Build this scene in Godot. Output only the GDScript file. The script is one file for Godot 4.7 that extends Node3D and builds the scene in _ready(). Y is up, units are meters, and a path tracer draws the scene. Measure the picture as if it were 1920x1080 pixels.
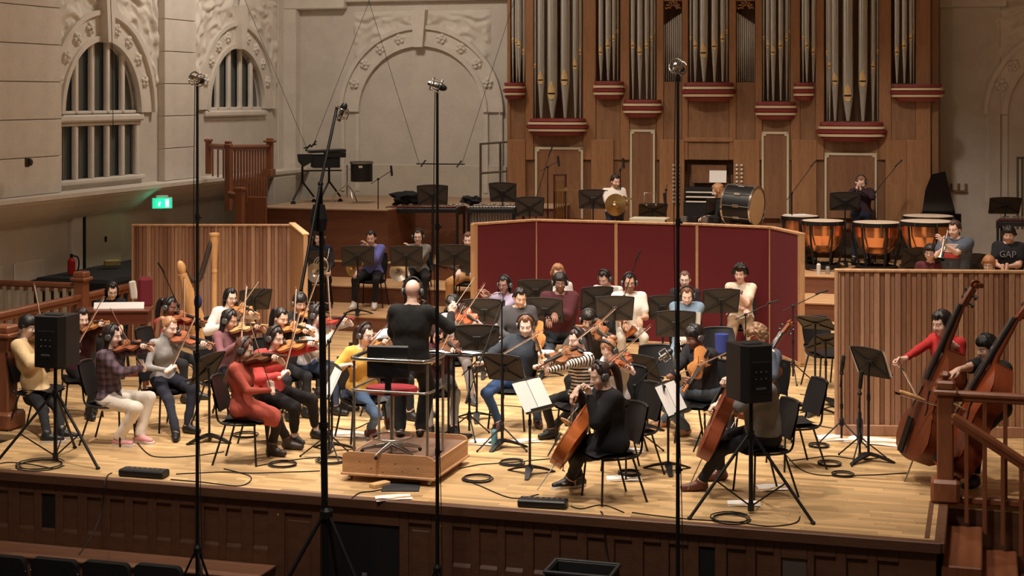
extends Node3D
# An orchestra rehearsing on the platform of a concert hall.
# Frame: the camera stands at x = z = 0, 3.75 m above the platform boards, and looks along -z. The hall is turned by 16.5 degrees:
# s runs along the platform front (to the right), t into the hall; S(s, t, y) gives the world point.
const FOC := 3000.0
const HZ := 180.0
const EYE := 3.75
const YAW := -0.28798
const CA := 0.95882
const SA := 0.28402
var rng := RandomNumberGenerator.new()
var M := {}
var taken := {}
var cache := {}
var noise := FastNoiseLite.new()

# ---------------------------------------------------------------- positions
func G(px: float, py: float, y := 0.0) -> Vector3:      # where the sight line of a pixel meets the level y
	var d := (EYE - y) * FOC / (py - HZ)
	return Vector3((px - 960.0) / FOC * d, y, -d)
func D(px: float, py: float, d: float) -> Vector3:       # a pixel at a depth
	return Vector3((px - 960.0) / FOC * d, EYE - (py - HZ) * d / FOC, -d)
func S(s: float, t: float, y := 0.0) -> Vector3:
	return Vector3(CA * s + SA * t, y, SA * s - CA * t)
func SF(s: float, t: float, y := 0.0, turn := 0.0) -> Transform3D:
	return Transform3D(Basis(Vector3.UP, YAW + turn), S(s, t, y))
func dep(px: float, t: float) -> float:                  # depth of a pixel column on the plane t
	return t / (CA + SA * (px - 960.0) / FOC)
func SP(px: float, t: float) -> float:                   # s of a pixel column on the plane t
	var d := dep(px, t)
	return CA * (px - 960.0) / FOC * d - SA * d
func YP(px: float, py: float, t: float) -> float:
	return EYE - (py - HZ) * dep(px, t) / FOC
func XF(at: Vector3, turn := 0.0) -> Transform3D:
	return Transform3D(Basis(Vector3.UP, turn), at)
func aim(at: Vector3, y_axis: Vector3, z_hint: Vector3) -> Transform3D:   # +Y along y_axis, +Z near z_hint
	var y := y_axis.normalized()
	var x := y.cross(z_hint)
	if x.length() < 1e-5:
		x = y.cross(Vector3(0.31, 0.2, 0.93))
	x = x.normalized()
	return Transform3D(Basis(x, y, x.cross(y)), at)

# ---------------------------------------------------------------- mesh builder
class MB:
	var v := PackedVector3Array()
	var n := PackedVector3Array()
	var u := PackedVector2Array()
	var c := PackedColorArray()
	var ix := PackedInt32Array()
	func quad(a: Vector3, b: Vector3, cc: Vector3, d: Vector3) -> MB:      # counter-clockwise from outside
		var nn := (b - a).cross(cc - a)
		if nn.length() < 1e-12:
			nn = (cc - a).cross(d - a)
		nn = nn.normalized()
		var k := v.size()
		v.append_array(PackedVector3Array([a, b, cc, d]))
		n.append_array(PackedVector3Array([nn, nn, nn, nn]))
		ix.append_array(PackedInt32Array([k, k + 2, k + 1, k, k + 3, k + 2]))
		return self
	func tri(a: Vector3, b: Vector3, cc: Vector3) -> MB:
		var nn := (b - a).cross(cc - a).normalized()
		var k := v.size()
		v.append_array(PackedVector3Array([a, b, cc]))
		n.append_array(PackedVector3Array([nn, nn, nn]))
		ix.append_array(PackedInt32Array([k, k + 2, k + 1]))
		return self
	func box(at: Vector3, size: Vector3, bev := 0.0, bas := Basis()) -> MB:
		var h := size / 2.0
		var b := minf(bev, minf(h.x, minf(h.y, h.z)) * 0.9)
		var f := func(x: float, y: float, z: float) -> Vector3: return at + bas * Vector3(x, y, z)
		var i := h - Vector3(b, b, b)
		for s in [-1.0, 1.0]:
			if s > 0:
				quad(f.call(h.x, -i.y, i.z), f.call(h.x, -i.y, -i.z), f.call(h.x, i.y, -i.z), f.call(h.x, i.y, i.z))
				quad(f.call(-i.x, h.y, i.z), f.call(i.x, h.y, i.z), f.call(i.x, h.y, -i.z), f.call(-i.x, h.y, -i.z))
				quad(f.call(-i.x, -i.y, h.z), f.call(i.x, -i.y, h.z), f.call(i.x, i.y, h.z), f.call(-i.x, i.y, h.z))
			else:
				quad(f.call(-h.x, -i.y, -i.z), f.call(-h.x, -i.y, i.z), f.call(-h.x, i.y, i.z), f.call(-h.x, i.y, -i.z))
				quad(f.call(-i.x, -h.y, -i.z), f.call(i.x, -h.y, -i.z), f.call(i.x, -h.y, i.z), f.call(-i.x, -h.y, i.z))
				quad(f.call(i.x, -i.y, -h.z), f.call(-i.x, -i.y, -h.z), f.call(-i.x, i.y, -h.z), f.call(i.x, i.y, -h.z))
		if b > 0.0:
			for p in [-1.0, 1.0]:
				for q in [-1.0, 1.0]:
					_e(f.call(-i.x, p * h.y, q * i.z), f.call(i.x, p * h.y, q * i.z), f.call(i.x, p * i.y, q * h.z), f.call(-i.x, p * i.y, q * h.z), p * q > 0)
					_e(f.call(p * h.x, -i.y, q * i.z), f.call(p * h.x, i.y, q * i.z), f.call(p * i.x, i.y, q * h.z), f.call(p * i.x, -i.y, q * h.z), p * q < 0 == false)
					_e(f.call(p * h.x, q * i.y, -i.z), f.call(p * h.x, q * i.y, i.z), f.call(p * i.x, q * h.y, i.z), f.call(p * i.x, q * h.y, -i.z), p * q < 0)
					for r in [-1.0, 1.0]:
						var A: Vector3 = f.call(p * h.x, q * i.y, r * i.z)
						var B: Vector3 = f.call(p * i.x, q * h.y, r * i.z)
						var C: Vector3 = f.call(p * i.x, q * i.y, r * h.z)
						if p * q * r > 0:
							tri(A, B, C)
						else:
							tri(A, C, B)
		return self
	func _e(a: Vector3, b: Vector3, cc: Vector3, d: Vector3, flip: bool) -> void:
		if flip:
			quad(a, d, cc, b)
		else:
			quad(a, b, cc, d)
	func tube(pts: Array, rad, sides := 8, caps := true, shut := false) -> MB:   # rad: one radius or one for each point
		var m := pts.size()
		var k0 := v.size()
		var up := Vector3.ZERO
		for i in m:
			var a: Vector3 = pts[(i - 1 + m) % m] if shut else pts[maxi(i - 1, 0)]
			var b: Vector3 = pts[(i + 1) % m] if shut else pts[mini(i + 1, m - 1)]
			var dir := (b - a).normalized()
			if up == Vector3.ZERO:
				up = dir.cross(Vector3.UP if absf(dir.y) < 0.9 else Vector3.RIGHT).normalized()
			up = (up - dir * up.dot(dir)).normalized()
			var w := dir.cross(up)
			var r: float = rad[i] if rad is Array else rad
			for j in sides:
				var g := TAU * j / sides
				var o := up * cos(g) + w * sin(g)
				v.append(pts[i] + o * r)
				n.append(o)
		for i in (m if shut else m - 1):
			for j in sides:
				var p := k0 + i * sides + j
				var q := k0 + i * sides + (j + 1) % sides
				var p2 := k0 + ((i + 1) % m) * sides + j
				var q2 := k0 + ((i + 1) % m) * sides + (j + 1) % sides
				ix.append_array(PackedInt32Array([p, p2, q, q, p2, q2]))
		if caps and not shut:
			for e in [0, m - 1]:
				var nn: Vector3 = (pts[0] - pts[1]).normalized() if e == 0 else (pts[m - 1] - pts[m - 2]).normalized()
				var k := v.size()
				v.append(pts[e]); n.append(nn)
				for j in sides:
					v.append(v[k0 + e * sides + j]); n.append(nn)
				for j in sides:
					if e == 0:
						ix.append_array(PackedInt32Array([k, k + 1 + j, k + 1 + (j + 1) % sides]))
					else:
						ix.append_array(PackedInt32Array([k, k + 1 + (j + 1) % sides, k + 1 + j]))
		return self
	func lathe(prof: Array, seg := 16, T := Transform3D(), from := 0.0, to := TAU) -> MB:   # profile of (radius, y) going up; flat rings between points
		var whole := absf(to - from - TAU) < 1e-4
		for i in prof.size() - 1:
			var p: Vector2 = prof[i]
			var q: Vector2 = prof[i + 1]
			var sl := Vector2(q.y - p.y, p.x - q.x).normalized()
			var k := v.size()
			for j in seg + 1:
				var g := from + (to - from) * j / seg
				var o := Vector3(sin(g), 0, cos(g))
				v.append(T * Vector3(o.x * p.x, p.y, o.z * p.x)); v.append(T * Vector3(o.x * q.x, q.y, o.z * q.x))
				var nn := (T.basis * Vector3(o.x * sl.x, sl.y, o.z * sl.x)).normalized()
				n.append(nn); n.append(nn)
			for j in seg:
				var a := k + j * 2
				ix.append_array(PackedInt32Array([a, a + 1, a + 2, a + 2, a + 1, a + 3]))
		return self
	func ball(at: Vector3, r: Vector3, seg := 10, bas := Basis()) -> MB:
		var k := v.size()
		var rows := maxi(seg / 2 + 1, 4)
		for i in rows + 1:
			var th := PI * i / rows
			for j in seg + 1:
				var ph := TAU * j / seg
				var o := Vector3(sin(th) * sin(ph), -cos(th), sin(th) * cos(ph))
				v.append(at + bas * (o * r)); n.append((bas * (o / r)).normalized())
		for i in rows:
			for j in seg:
				var a := k + i * (seg + 1) + j
				var b := a + seg + 1
				ix.append_array(PackedInt32Array([a, b, a + 1, a + 1, b, b + 1]))
		return self
	func prism(poly: PackedVector2Array, z0: float, z1: float, T := Transform3D()) -> MB:   # a counter-clockwise outline in xy, extruded along z
		if Geometry2D.is_polygon_clockwise(poly):
			poly = poly.duplicate(); poly.reverse()
		var t := Geometry2D.triangulate_polygon(poly)
		for i in range(0, t.size(), 3):
			var a := poly[t[i]]
			var b := poly[t[i + 1]]
			var cc := poly[t[i + 2]]
			if (b - a).cross(cc - a) < 0:
				var s := b
				b = cc; cc = s
			tri(T * Vector3(a.x, a.y, z1), T * Vector3(b.x, b.y, z1), T * Vector3(cc.x, cc.y, z1))
			tri(T * Vector3(a.x, a.y, z0), T * Vector3(cc.x, cc.y, z0), T * Vector3(b.x, b.y, z0))
		for i in poly.size():
			var a := poly[i]
			var b := poly[(i + 1) % poly.size()]
			quad(T * Vector3(a.x, a.y, z0), T * Vector3(b.x, b.y, z0), T * Vector3(b.x, b.y, z1), T * Vector3(a.x, a.y, z1))
		return self
	func grid(rows: int, cols: int, f: Callable, flip := false) -> MB:     # smooth sheet through f(i, j)
		var k := v.size()
		for i in rows + 1:
			for j in cols + 1:
				v.append(f.call(i, j))
		for i in rows + 1:
			for j in cols + 1:
				var a := v[k + mini(i + 1, rows) * (cols + 1) + j] - v[k + maxi(i - 1, 0) * (cols + 1) + j]
				var b := v[k + i * (cols + 1) + mini(j + 1, cols)] - v[k + i * (cols + 1) + maxi(j - 1, 0)]
				var nn := b.cross(a).normalized()
				n.append(-nn if flip else nn)
		for i in rows:
			for j in cols:
				var a := k + i * (cols + 1) + j
				var b := a + cols + 1
				if flip:
					ix.append_array(PackedInt32Array([a, a + 1, b, a + 1, b + 1, b]))
				else:
					ix.append_array(PackedInt32Array([a, b, a + 1, a + 1, b, b + 1]))
		return self
	func mesh() -> ArrayMesh:
		var a := []
		a.resize(Mesh.ARRAY_MAX)
		a[Mesh.ARRAY_VERTEX] = v
		a[Mesh.ARRAY_NORMAL] = n
		if u.size() == v.size():
			a[Mesh.ARRAY_TEX_UV] = u
		if c.size() == v.size():
			a[Mesh.ARRAY_COLOR] = c
		a[Mesh.ARRAY_INDEX] = ix
		var m := ArrayMesh.new()
		m.add_surface_from_arrays(Mesh.PRIMITIVE_TRIANGLES, a)
		return m

# ---------------------------------------------------------------- objects
func numbered(called: String) -> String:
	var k: int = taken.get(called, 0)
	taken[called] = k + 1
	return called if k == 0 else "%s_%03d" % [called, k]
func tag(o: Node3D, label: String, category: String, group := "") -> Node3D:
	o.set_meta("label", label)
	o.set_meta("category", category)
	if group:
		o.set_meta("group", group)
	return o
func thing(called: String, label: String, category: String, xf := Transform3D(), group := "") -> Node3D:
	var o := Node3D.new()
	o.name = numbered(called)
	add_child(o)
	o.transform = xf
	return tag(o, label, category, group)
func part(parent: Node3D, called: String, shape, mat: Material, xf := Transform3D()) -> MeshInstance3D:
	var o := MeshInstance3D.new()
	o.name = called
	o.mesh = shape.mesh() if shape is MB else shape
	o.material_override = mat
	parent.add_child(o, true)
	o.transform = xf
	return o
func solo(called: String, label: String, category: String, shape, mat: Material, xf := Transform3D(), group := "") -> MeshInstance3D:
	var o := MeshInstance3D.new()
	o.name = numbered(called)
	o.mesh = shape.mesh() if shape is MB else shape
	o.material_override = mat
	add_child(o)
	o.transform = xf
	tag(o, label, category, group)
	return o
func struct(called: String, shape, mat: Material, xf := Transform3D()) -> MeshInstance3D:
	var o := MeshInstance3D.new()
	o.name = numbered(called)
	o.mesh = shape.mesh() if shape is MB else shape
	o.material_override = mat
	add_child(o)
	o.transform = xf
	o.set_meta("kind", "structure")
	return o
func copy(o: Node3D, label: String, xf: Transform3D, group := "") -> Node3D:
	var r: Node3D = o.duplicate()
	var base := String(o.name)
	if base.length() > 4 and base[base.length() - 4] == "_" and base.right(3).is_valid_int():
		base = base.left(base.length() - 4)
	r.name = numbered(base)
	add_child(r)
	r.transform = xf
	r.set_meta("label", label)
	if group:
		r.set_meta("group", group)
	return r
func bx(size: Vector3, bev := 0.004) -> ArrayMesh:          # shared bevelled box about its middle
	var key := "b%.4v/%.4f" % [size, bev]
	if not cache.has(key):
		cache[key] = MB.new().box(Vector3.ZERO, size, bev).mesh()
	return cache[key]
func rod(a: Vector3, b: Vector3, r := 0.01, sides := 8) -> MB:
	return MB.new().tube([a, b], r, sides)
func rounded(w: float, h: float, r: float, seg := 3) -> PackedVector2Array:
	var p := PackedVector2Array()
	for k in 4:
		var cx := (w / 2 - r) * (1 if k == 0 or k == 3 else -1)
		var cy := (h / 2 - r) * (1 if k < 2 else -1)
		for i in seg + 1:
			var g := PI / 2 * (k + float(i) / seg)
			p.append(Vector2(cx + r * cos(g), cy + r * sin(g)))
	return p
func curve(pts: Array, steps := 6) -> Array:               # smooth line through the points
	var c := Curve3D.new()
	for i in pts.size():
		var a: Vector3 = pts[maxi(i - 1, 0)]
		var b: Vector3 = pts[mini(i + 1, pts.size() - 1)]
		var tn := (b - a) / 6.0
		c.add_point(pts[i], -tn, tn)
	var out := []
	for i in pts.size() - 1:
		for k in steps:
			out.append(c.sample(i, float(k) / steps))
	out.append(pts[-1])
	return out

# ---------------------------------------------------------------- materials
func mat(key: String, col: Color, rough := 0.6, metal := 0.0, tex := "", scale := Vector3.ONE) -> StandardMaterial3D:
	if M.has(key):
		return M[key]
	var m := StandardMaterial3D.new()
	m.albedo_color = col
	m.roughness = rough
	m.metallic = metal
	if tex:
		m.uv1_triplanar = true
		m.uv1_scale = scale
		if M.has("tex_" + tex):
			m.albedo_texture = M["tex_" + tex]
		if M.has("nrm_" + tex):
			m.normal_enabled = true
			m.normal_texture = M["nrm_" + tex]
			m.normal_scale = 0.3 if tex == "cloth" else 0.12
	M[key] = m
	return m
func rgb(r: int, g: int, b: int) -> Color:
	return Color(r / 255.0, g / 255.0, b / 255.0)
func make_textures() -> void:
	var f := FastNoiseLite.new()
	f.noise_type = FastNoiseLite.TYPE_SIMPLEX_SMOOTH
	f.seed = 5
	f.frequency = 0.012
	f.fractal_octaves = 4
	var g := f.get_seamless_image(256, 256)
	f.seed = 9
	f.frequency = 0.05
	var g2 := f.get_seamless_image(256, 256)
	# wood: grain runs along v (the second texture axis); stretched by the material's scale
	var w := Image.create_empty(512, 512, false, Image.FORMAT_RGB8)
	for y in 512:
		for x in 512:
			var a := g.get_pixel((x * 2) % 256, (y / 8) % 256).r
			var b := g2.get_pixel((x * 5) % 256, (y / 4) % 256).r
			var t := 0.80 + 0.20 * (0.55 * a + 0.45 * b) + (0.06 if fmod(a * 9.0, 1.0) > 0.5 else 0.0)
			t = clampf(t, 0, 1)
			w.set_pixel(x, y, Color(t, t * (0.955 + 0.04 * a), t * (0.92 + 0.06 * a)))
	M["tex_wood"] = ImageTexture.create_from_image(w)
	var wh := Image.create_empty(512, 512, false, Image.FORMAT_RGB8)      # the same with grain along u
	for y in 512:
		for x in 512:
			wh.set_pixel(x, y, w.get_pixel(y, x))
	M["tex_woodh"] = ImageTexture.create_from_image(wh)
	# plaster and cloth: soft mottling with fine relief
	var pl := Image.create_empty(256, 256, false, Image.FORMAT_RGB8)
	for y in 256:
		for x in 256:
			var t := 0.93 + 0.05 * g.get_pixel(x, y).r + 0.02 * g2.get_pixel(x, y).r
			pl.set_pixel(x, y, Color(t, t * 0.995, t * 0.985))
	M["tex_plaster"] = ImageTexture.create_from_image(pl)
	f.seed = 21
	f.frequency = 0.02
	f.fractal_octaves = 3
	var folds := f.get_seamless_image(256, 256)
	folds.bump_map_to_normal_map(6.0)
	M["nrm_cloth"] = ImageTexture.create_from_image(folds)
	f.frequency = 0.2
	var grit := f.get_seamless_image(128, 128)
	grit.bump_map_to_normal_map(2.0)
	M["nrm_plaster"] = ImageTexture.create_from_image(grit)
	# strip floor: 32 rows of narrow boards along u, each with its own tone and length
	var fl := Image.create_empty(1024, 1024, false, Image.FORMAT_RGB8)
	var r := RandomNumberGenerator.new()
	r.seed = 77
	for row in 48:
		var y0 := int(row * 1024.0 / 48)
		var y1 := int((row + 1) * 1024.0 / 48)
		var x := -r.randi_range(0, 200)
		while x < 1024:
			var len := r.randi_range(130, 330)
			var tone := r.randf_range(0.80, 1.0)
			if r.randf() < 0.10:
				tone *= 0.86
			var warm := r.randf_range(-0.03, 0.03)
			for yy in range(y0, y1):
				for xx in range(maxi(x, 0), mini(x + len, 1024)):
					var gr := g2.get_pixel((xx / 4 + row * 31) % 256, (yy * 3) % 256).r
					var t := tone * (0.95 + 0.07 * gr)
					if yy == y0 or xx == x:
						t *= 0.72
					fl.set_pixel(xx, yy, Color(clampf(t, 0, 1), clampf(t * (0.97 - warm * 0.5), 0, 1), clampf(t * (0.93 - warm), 0, 1)))
			x += len
	M["tex_floor"] = ImageTexture.create_from_image(fl)
# ---------------------------------------------------------------- camera and light
func make_view() -> void:
	var cam := Camera3D.new()
	cam.name = "camera"
	cam.projection = Camera3D.PROJECTION_FRUSTUM          # a level camera whose lens is shifted down, as the upright verticals show
	cam.near = 0.1
	cam.far = 120.0
	cam.size = 0.1 * 1080.0 / FOC
	cam.frustum_offset = Vector2(0, -0.1 * 360.0 / FOC)
	cam.position = Vector3(0, EYE, 0)
	add_child(cam)
	cam.current = true
	var e := Environment.new()
	e.background_mode = Environment.BG_COLOR
	e.background_color = rgb(12, 14, 20)
	e.tonemap_mode = Environment.TONE_MAPPER_LINEAR
	e.tonemap_exposure = 1.0
	e.sdfgi_enabled = true
	e.ssao_enabled = true
	e.ssil_enabled = true
	var w := WorldEnvironment.new()
	w.name = "environment"
	w.environment = e
	add_child(w)
	# the rig over the platform: flood panels hung below the ceiling, out of the picture; [s, t, height, tilt to the organ, energy, size]
	var lamps := [
		[-8.4, 13.5, 8.4, 0.42, 74.0, 0.5], [-4.8, 13.4, 8.4, 0.42, 80.0, 0.5], [-1.6, 13.8, 8.4, 0.42, 34.0, 0.5],
		[-8.4, 17.2, 8.2, 0.10, 66.0, 0.5], [-5.4, 17.2, 8.2, 0.10, 74.0, 0.5], [-2.2, 17.6, 8.2, 0.10, 44.0, 0.5],
		[-8.6, 20.8, 8.2, 0.15, 40.0, 0.5], [-4.6, 20.8, 8.2, 0.15, 56.0, 0.5], [-0.6, 20.8, 8.2, 0.15, 40.0, 0.5],
		[-6.0, 23.4, 8.2, 0.35, 52.0, 0.5], [-2.0, 23.4, 8.2, 0.35, 60.0, 0.5]]
	var over := ["the front violins", "the podium edge", "the front cellos", "the violin rows", "the conductor", "the loudspeaker by the cellos", "the harp", "the viola rows", "the double basses", "the marimba", "the organ console"]
	for i in lamps.size():
		var a: Array = lamps[i]
		var t := thing("stage_light", "flood light panel hung high above " + over[i], "stage light", SF(a[0], a[1], a[2]), "flood lights of the rig")
		t.rotate_object_local(Vector3.RIGHT, a[3])
		part(t, "housing", MB.new().box(Vector3(0, 0.06, 0), Vector3(a[5] + 0.1, 0.1, a[5] + 0.1), 0.01), mat("black_metal", rgb(24, 24, 26), 0.5, 0.3))
		part(t, "diffuser", MB.new().box(Vector3(0, 0, 0), Vector3(a[5], 0.02, a[5]), 0.004), glow("lamp_glow", rgb(255, 236, 208), 3.0))
		part(t, "hanger", rod(Vector3(0, 0.1, 0), Vector3(0, 9.0 - a[2], 0), 0.02), M.black_metal)
		var l := SpotLight3D.new()
		l.name = "flood"
		l.light_color = Color(1.0, 0.945, 0.88)
		l.light_energy = a[4]
		l.light_size = a[5] * 0.5
		l.spot_angle = 38.0
		l.spot_angle_attenuation = 0.9
		l.spot_range = 40.0
		l.shadow_enabled = true
		t.add_child(l)
		l.position = Vector3(0, -0.03, 0)
		l.rotation = Vector3(-PI / 2, 0, 0)
	# two added ceiling panels, unseen, as fill for the walls and apron
	for a in [[-10.4, 25.2, 8.6, 24.0], [-4.6, 8.6, 8.6, 36.0]]:
		var t := thing("added_fill_light", "unseen ceiling panel added as fill light near the side windows" if a[1] > 10 else "unseen ceiling panel added as fill light over the seats", "fill light", SF(a[0], a[1], a[2]))
		part(t, "housing", MB.new().box(Vector3(0, 0.2, 0), Vector3(1.3, 0.36, 1.3), 0.01), mat("black_metal", rgb(24, 24, 26), 0.5, 0.3))
		part(t, "diffuser", MB.new().box(Vector3.ZERO, Vector3(1.2, 0.02, 1.2), 0.004), glow("lamp_glow", rgb(255, 236, 208), 3.0))
		var l := AreaLight3D.new()
		l.name = "wash"
		l.light_color = Color(1.0, 0.945, 0.88)
		l.light_energy = a[3]
		l.area_size = Vector2(1.2, 1.2)
		l.area_range = 40.0
		l.shadow_enabled = true
		t.add_child(l)
		l.position = Vector3(0, -0.03, 0)
		l.rotation = Vector3(-PI / 2, 0, 0)
func glow(key: String, col: Color, energy: float) -> StandardMaterial3D:
	if not M.has(key):
		var m := StandardMaterial3D.new()
		m.albedo_color = col
		m.emission_enabled = true
		m.emission = col
		m.emission_energy_multiplier = energy
		M[key] = m
	return M[key]

func make_materials() -> void:
	make_textures()
	mat("plaster", rgb(212, 206, 198), 0.85, 0, "plaster", Vector3(0.6, 0.6, 0.6))
	mat("plaster_white", rgb(222, 216, 208), 0.8, 0, "plaster", Vector3(0.7, 0.7, 0.7))
	mat("plaster_low", rgb(206, 200, 188), 0.8, 0, "plaster", Vector3(0.6, 0.6, 0.6))
	mat("ceiling", rgb(200, 188, 170), 0.9)
	mat("carpet", rgb(58, 40, 36), 0.95)
	mat("stage_wood", rgb(108, 74, 54), 0.5, 0, "woodh", Vector3(0.5, 0.5, 0.5))
	mat("riser_wood", rgb(120, 76, 54), 0.55, 0, "woodh", Vector3(0.4, 0.4, 0.4))
	mat("block_top", rgb(176, 150, 124), 0.5, 0, "woodh", Vector3(0.4, 0.4, 0.4))
	mat("edge_wood", rgb(208, 168, 126), 0.5, 0, "woodh", Vector3(0.6, 0.6, 0.6))
	mat("organ_wood", rgb(156, 114, 78), 0.5, 0, "wood", Vector3(0.35, 0.35, 0.35))
	mat("organ_wood2", rgb(140, 104, 74), 0.5, 0, "wood", Vector3(0.4, 0.4, 0.4))
	mat("organ_panel", rgb(132, 94, 66), 0.5, 0, "wood", Vector3(0.5, 0.5, 0.5))
	mat("mouth_shade", rgb(16, 12, 10), 0.9)  # near-black that paints the shade inside the pipe mouths
	mat("organ_red", rgb(124, 44, 42), 0.45)
	mat("organ_gold", rgb(214, 192, 160), 0.4, 0.1)
	mat("organ_cream", rgb(192, 180, 154), 0.5)
	mat("pipe", rgb(206, 204, 198), 0.26, 0.72)
	mat("pipe_gold", rgb(230, 198, 140), 0.3, 0.35)
	mat("rail_wood", rgb(142, 88, 60), 0.4, 0, "wood", Vector3(0.8, 0.8, 0.8))
	mat("baluster_pale", rgb(176, 160, 136), 0.6)
	mat("glass_dark", rgb(84, 88, 82), 0.25, 0.0)
	mat("lead", rgb(36, 36, 36), 0.6)
	mat("red_felt", rgb(98, 22, 28), 0.95)
	M.red_felt.normal_enabled = true
	M.red_felt.normal_texture = M.nrm_plaster
	M.red_felt.normal_scale = 0.12
	M.red_felt.uv1_triplanar = true
	M.red_felt.uv1_scale = Vector3(4, 4, 4)
	mat("screen_wood", rgb(200, 158, 118), 0.5, 0, "wood", Vector3(0.7, 0.7, 0.7))
	var slats := [rgb(170, 128, 102), rgb(154, 112, 86), rgb(182, 142, 114), rgb(140, 100, 76), rgb(162, 122, 100), rgb(194, 154, 124)]
	for i in slats.size():
		mat("slat%d" % i, slats[i], 0.5, 0, "wood", Vector3(0.9, 0.9, 0.9))
	mat("black_metal", rgb(24, 24, 26), 0.5, 0.3)
	mat("black_plastic", rgb(22, 22, 24), 0.45)
	mat("black_rubber", rgb(16, 16, 17), 0.8)
	mat("black_cloth", rgb(20, 20, 22), 0.95, 0, "cloth", Vector3(3, 3, 3))
	mat("chrome", rgb(200, 198, 194), 0.18, 0.95)
	mat("steel", rgb(168, 164, 160), 0.32, 0.8)
	mat("paper", rgb(240, 236, 232), 0.8)
	mat("stand_desk", rgb(58, 52, 48), 0.7)
	mat("stand_brace", rgb(20, 19, 19), 0.6)
	var fm := mat("floor", rgb(228, 194, 146), 0.34)
	fm.albedo_texture = M.tex_floor

# ---------------------------------------------------------------- hall shell
const SL := -13.7        # left wall
const SR := 4.3          # right wall
const TB := 30.1         # wall behind the organ
const TOP := 9.0
const FLOOR_LOW := -1.15
func slab(called: String, m: Material, s0: float, s1: float, t0: float, t1: float, y0: float, y1: float, bev := 0.0) -> MeshInstance3D:
	return struct(called, MB.new().box(Vector3.ZERO, Vector3(s1 - s0, y1 - y0, t1 - t0), bev), m, SF((s0 + s1) / 2, (t0 + t1) / 2, (y0 + y1) / 2))
func make_shell() -> void:
	slab("floor_hall", M.carpet, SL - 0.6, SR, -4.0, TB, FLOOR_LOW - 0.2, FLOOR_LOW)
	slab("ceiling", M.ceiling, SL - 1.2, SR + 0.4, -4.2, TB + 0.4, TOP, TOP + 0.3)
	slab("wall_right", M.plaster_low, SR, SR + 0.3, -4.2, TB + 0.3, FLOOR_LOW - 0.2, TOP)
	slab("wall_rear", M.plaster_low, SL - 1.2, SR + 0.3, -4.3, -4.0, FLOOR_LOW - 0.2, TOP)
	slab("wall_left_lower", M.plaster_low, SL - 0.5, SL - 0.1, -4.2, TB + 0.3, FLOOR_LOW - 0.2, 2.0)
	slab("wall_organ", M.plaster, SL - 0.5, SR + 0.3, TB, TB + 0.3, -0.2, TOP)
	# platform boards: one sheet with texture coordinates along the strips
	var f := MB.new()
	var outline := [[-12.2, 15.4], [-10.2, 15.4], [-10.2, 13.94], [-0.4, 13.94], [-0.4, 15.33], [SR, 15.33], [SR, 24.0], [-12.2, 24.0]]
	var poly := PackedVector2Array()
	for p in outline:
		poly.append(Vector2(p[0], p[1]))
	var T := Transform3D(Basis(Vector3.RIGHT, -PI / 2), Vector3.ZERO)
	f.prism(poly, -0.06, 0.0, T)
	for p in f.v:
		f.u.append(Vector2(p.x, p.z) / 3.4)
	struct("floor", f, M.floor, Transform3D(Basis(Vector3.UP, YAW), Vector3.ZERO))
	slab("trim_apron_edge", M.stage_wood, -10.2, -0.36, 13.86, 13.96, -0.09, 0.004, 0.008)
	slab("trim_apron_side", M.stage_wood, -0.42, -0.33, 13.88, 15.33, -0.09, 0.004, 0.008)
	slab("trim_boards_end", M.stage_wood, -0.5, -0.46, 14.0, 15.3, 0.0, 0.006)
	make_apron()
	make_risers()
	make_left_wall()
	make_back_wall()
	make_rails()

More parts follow.
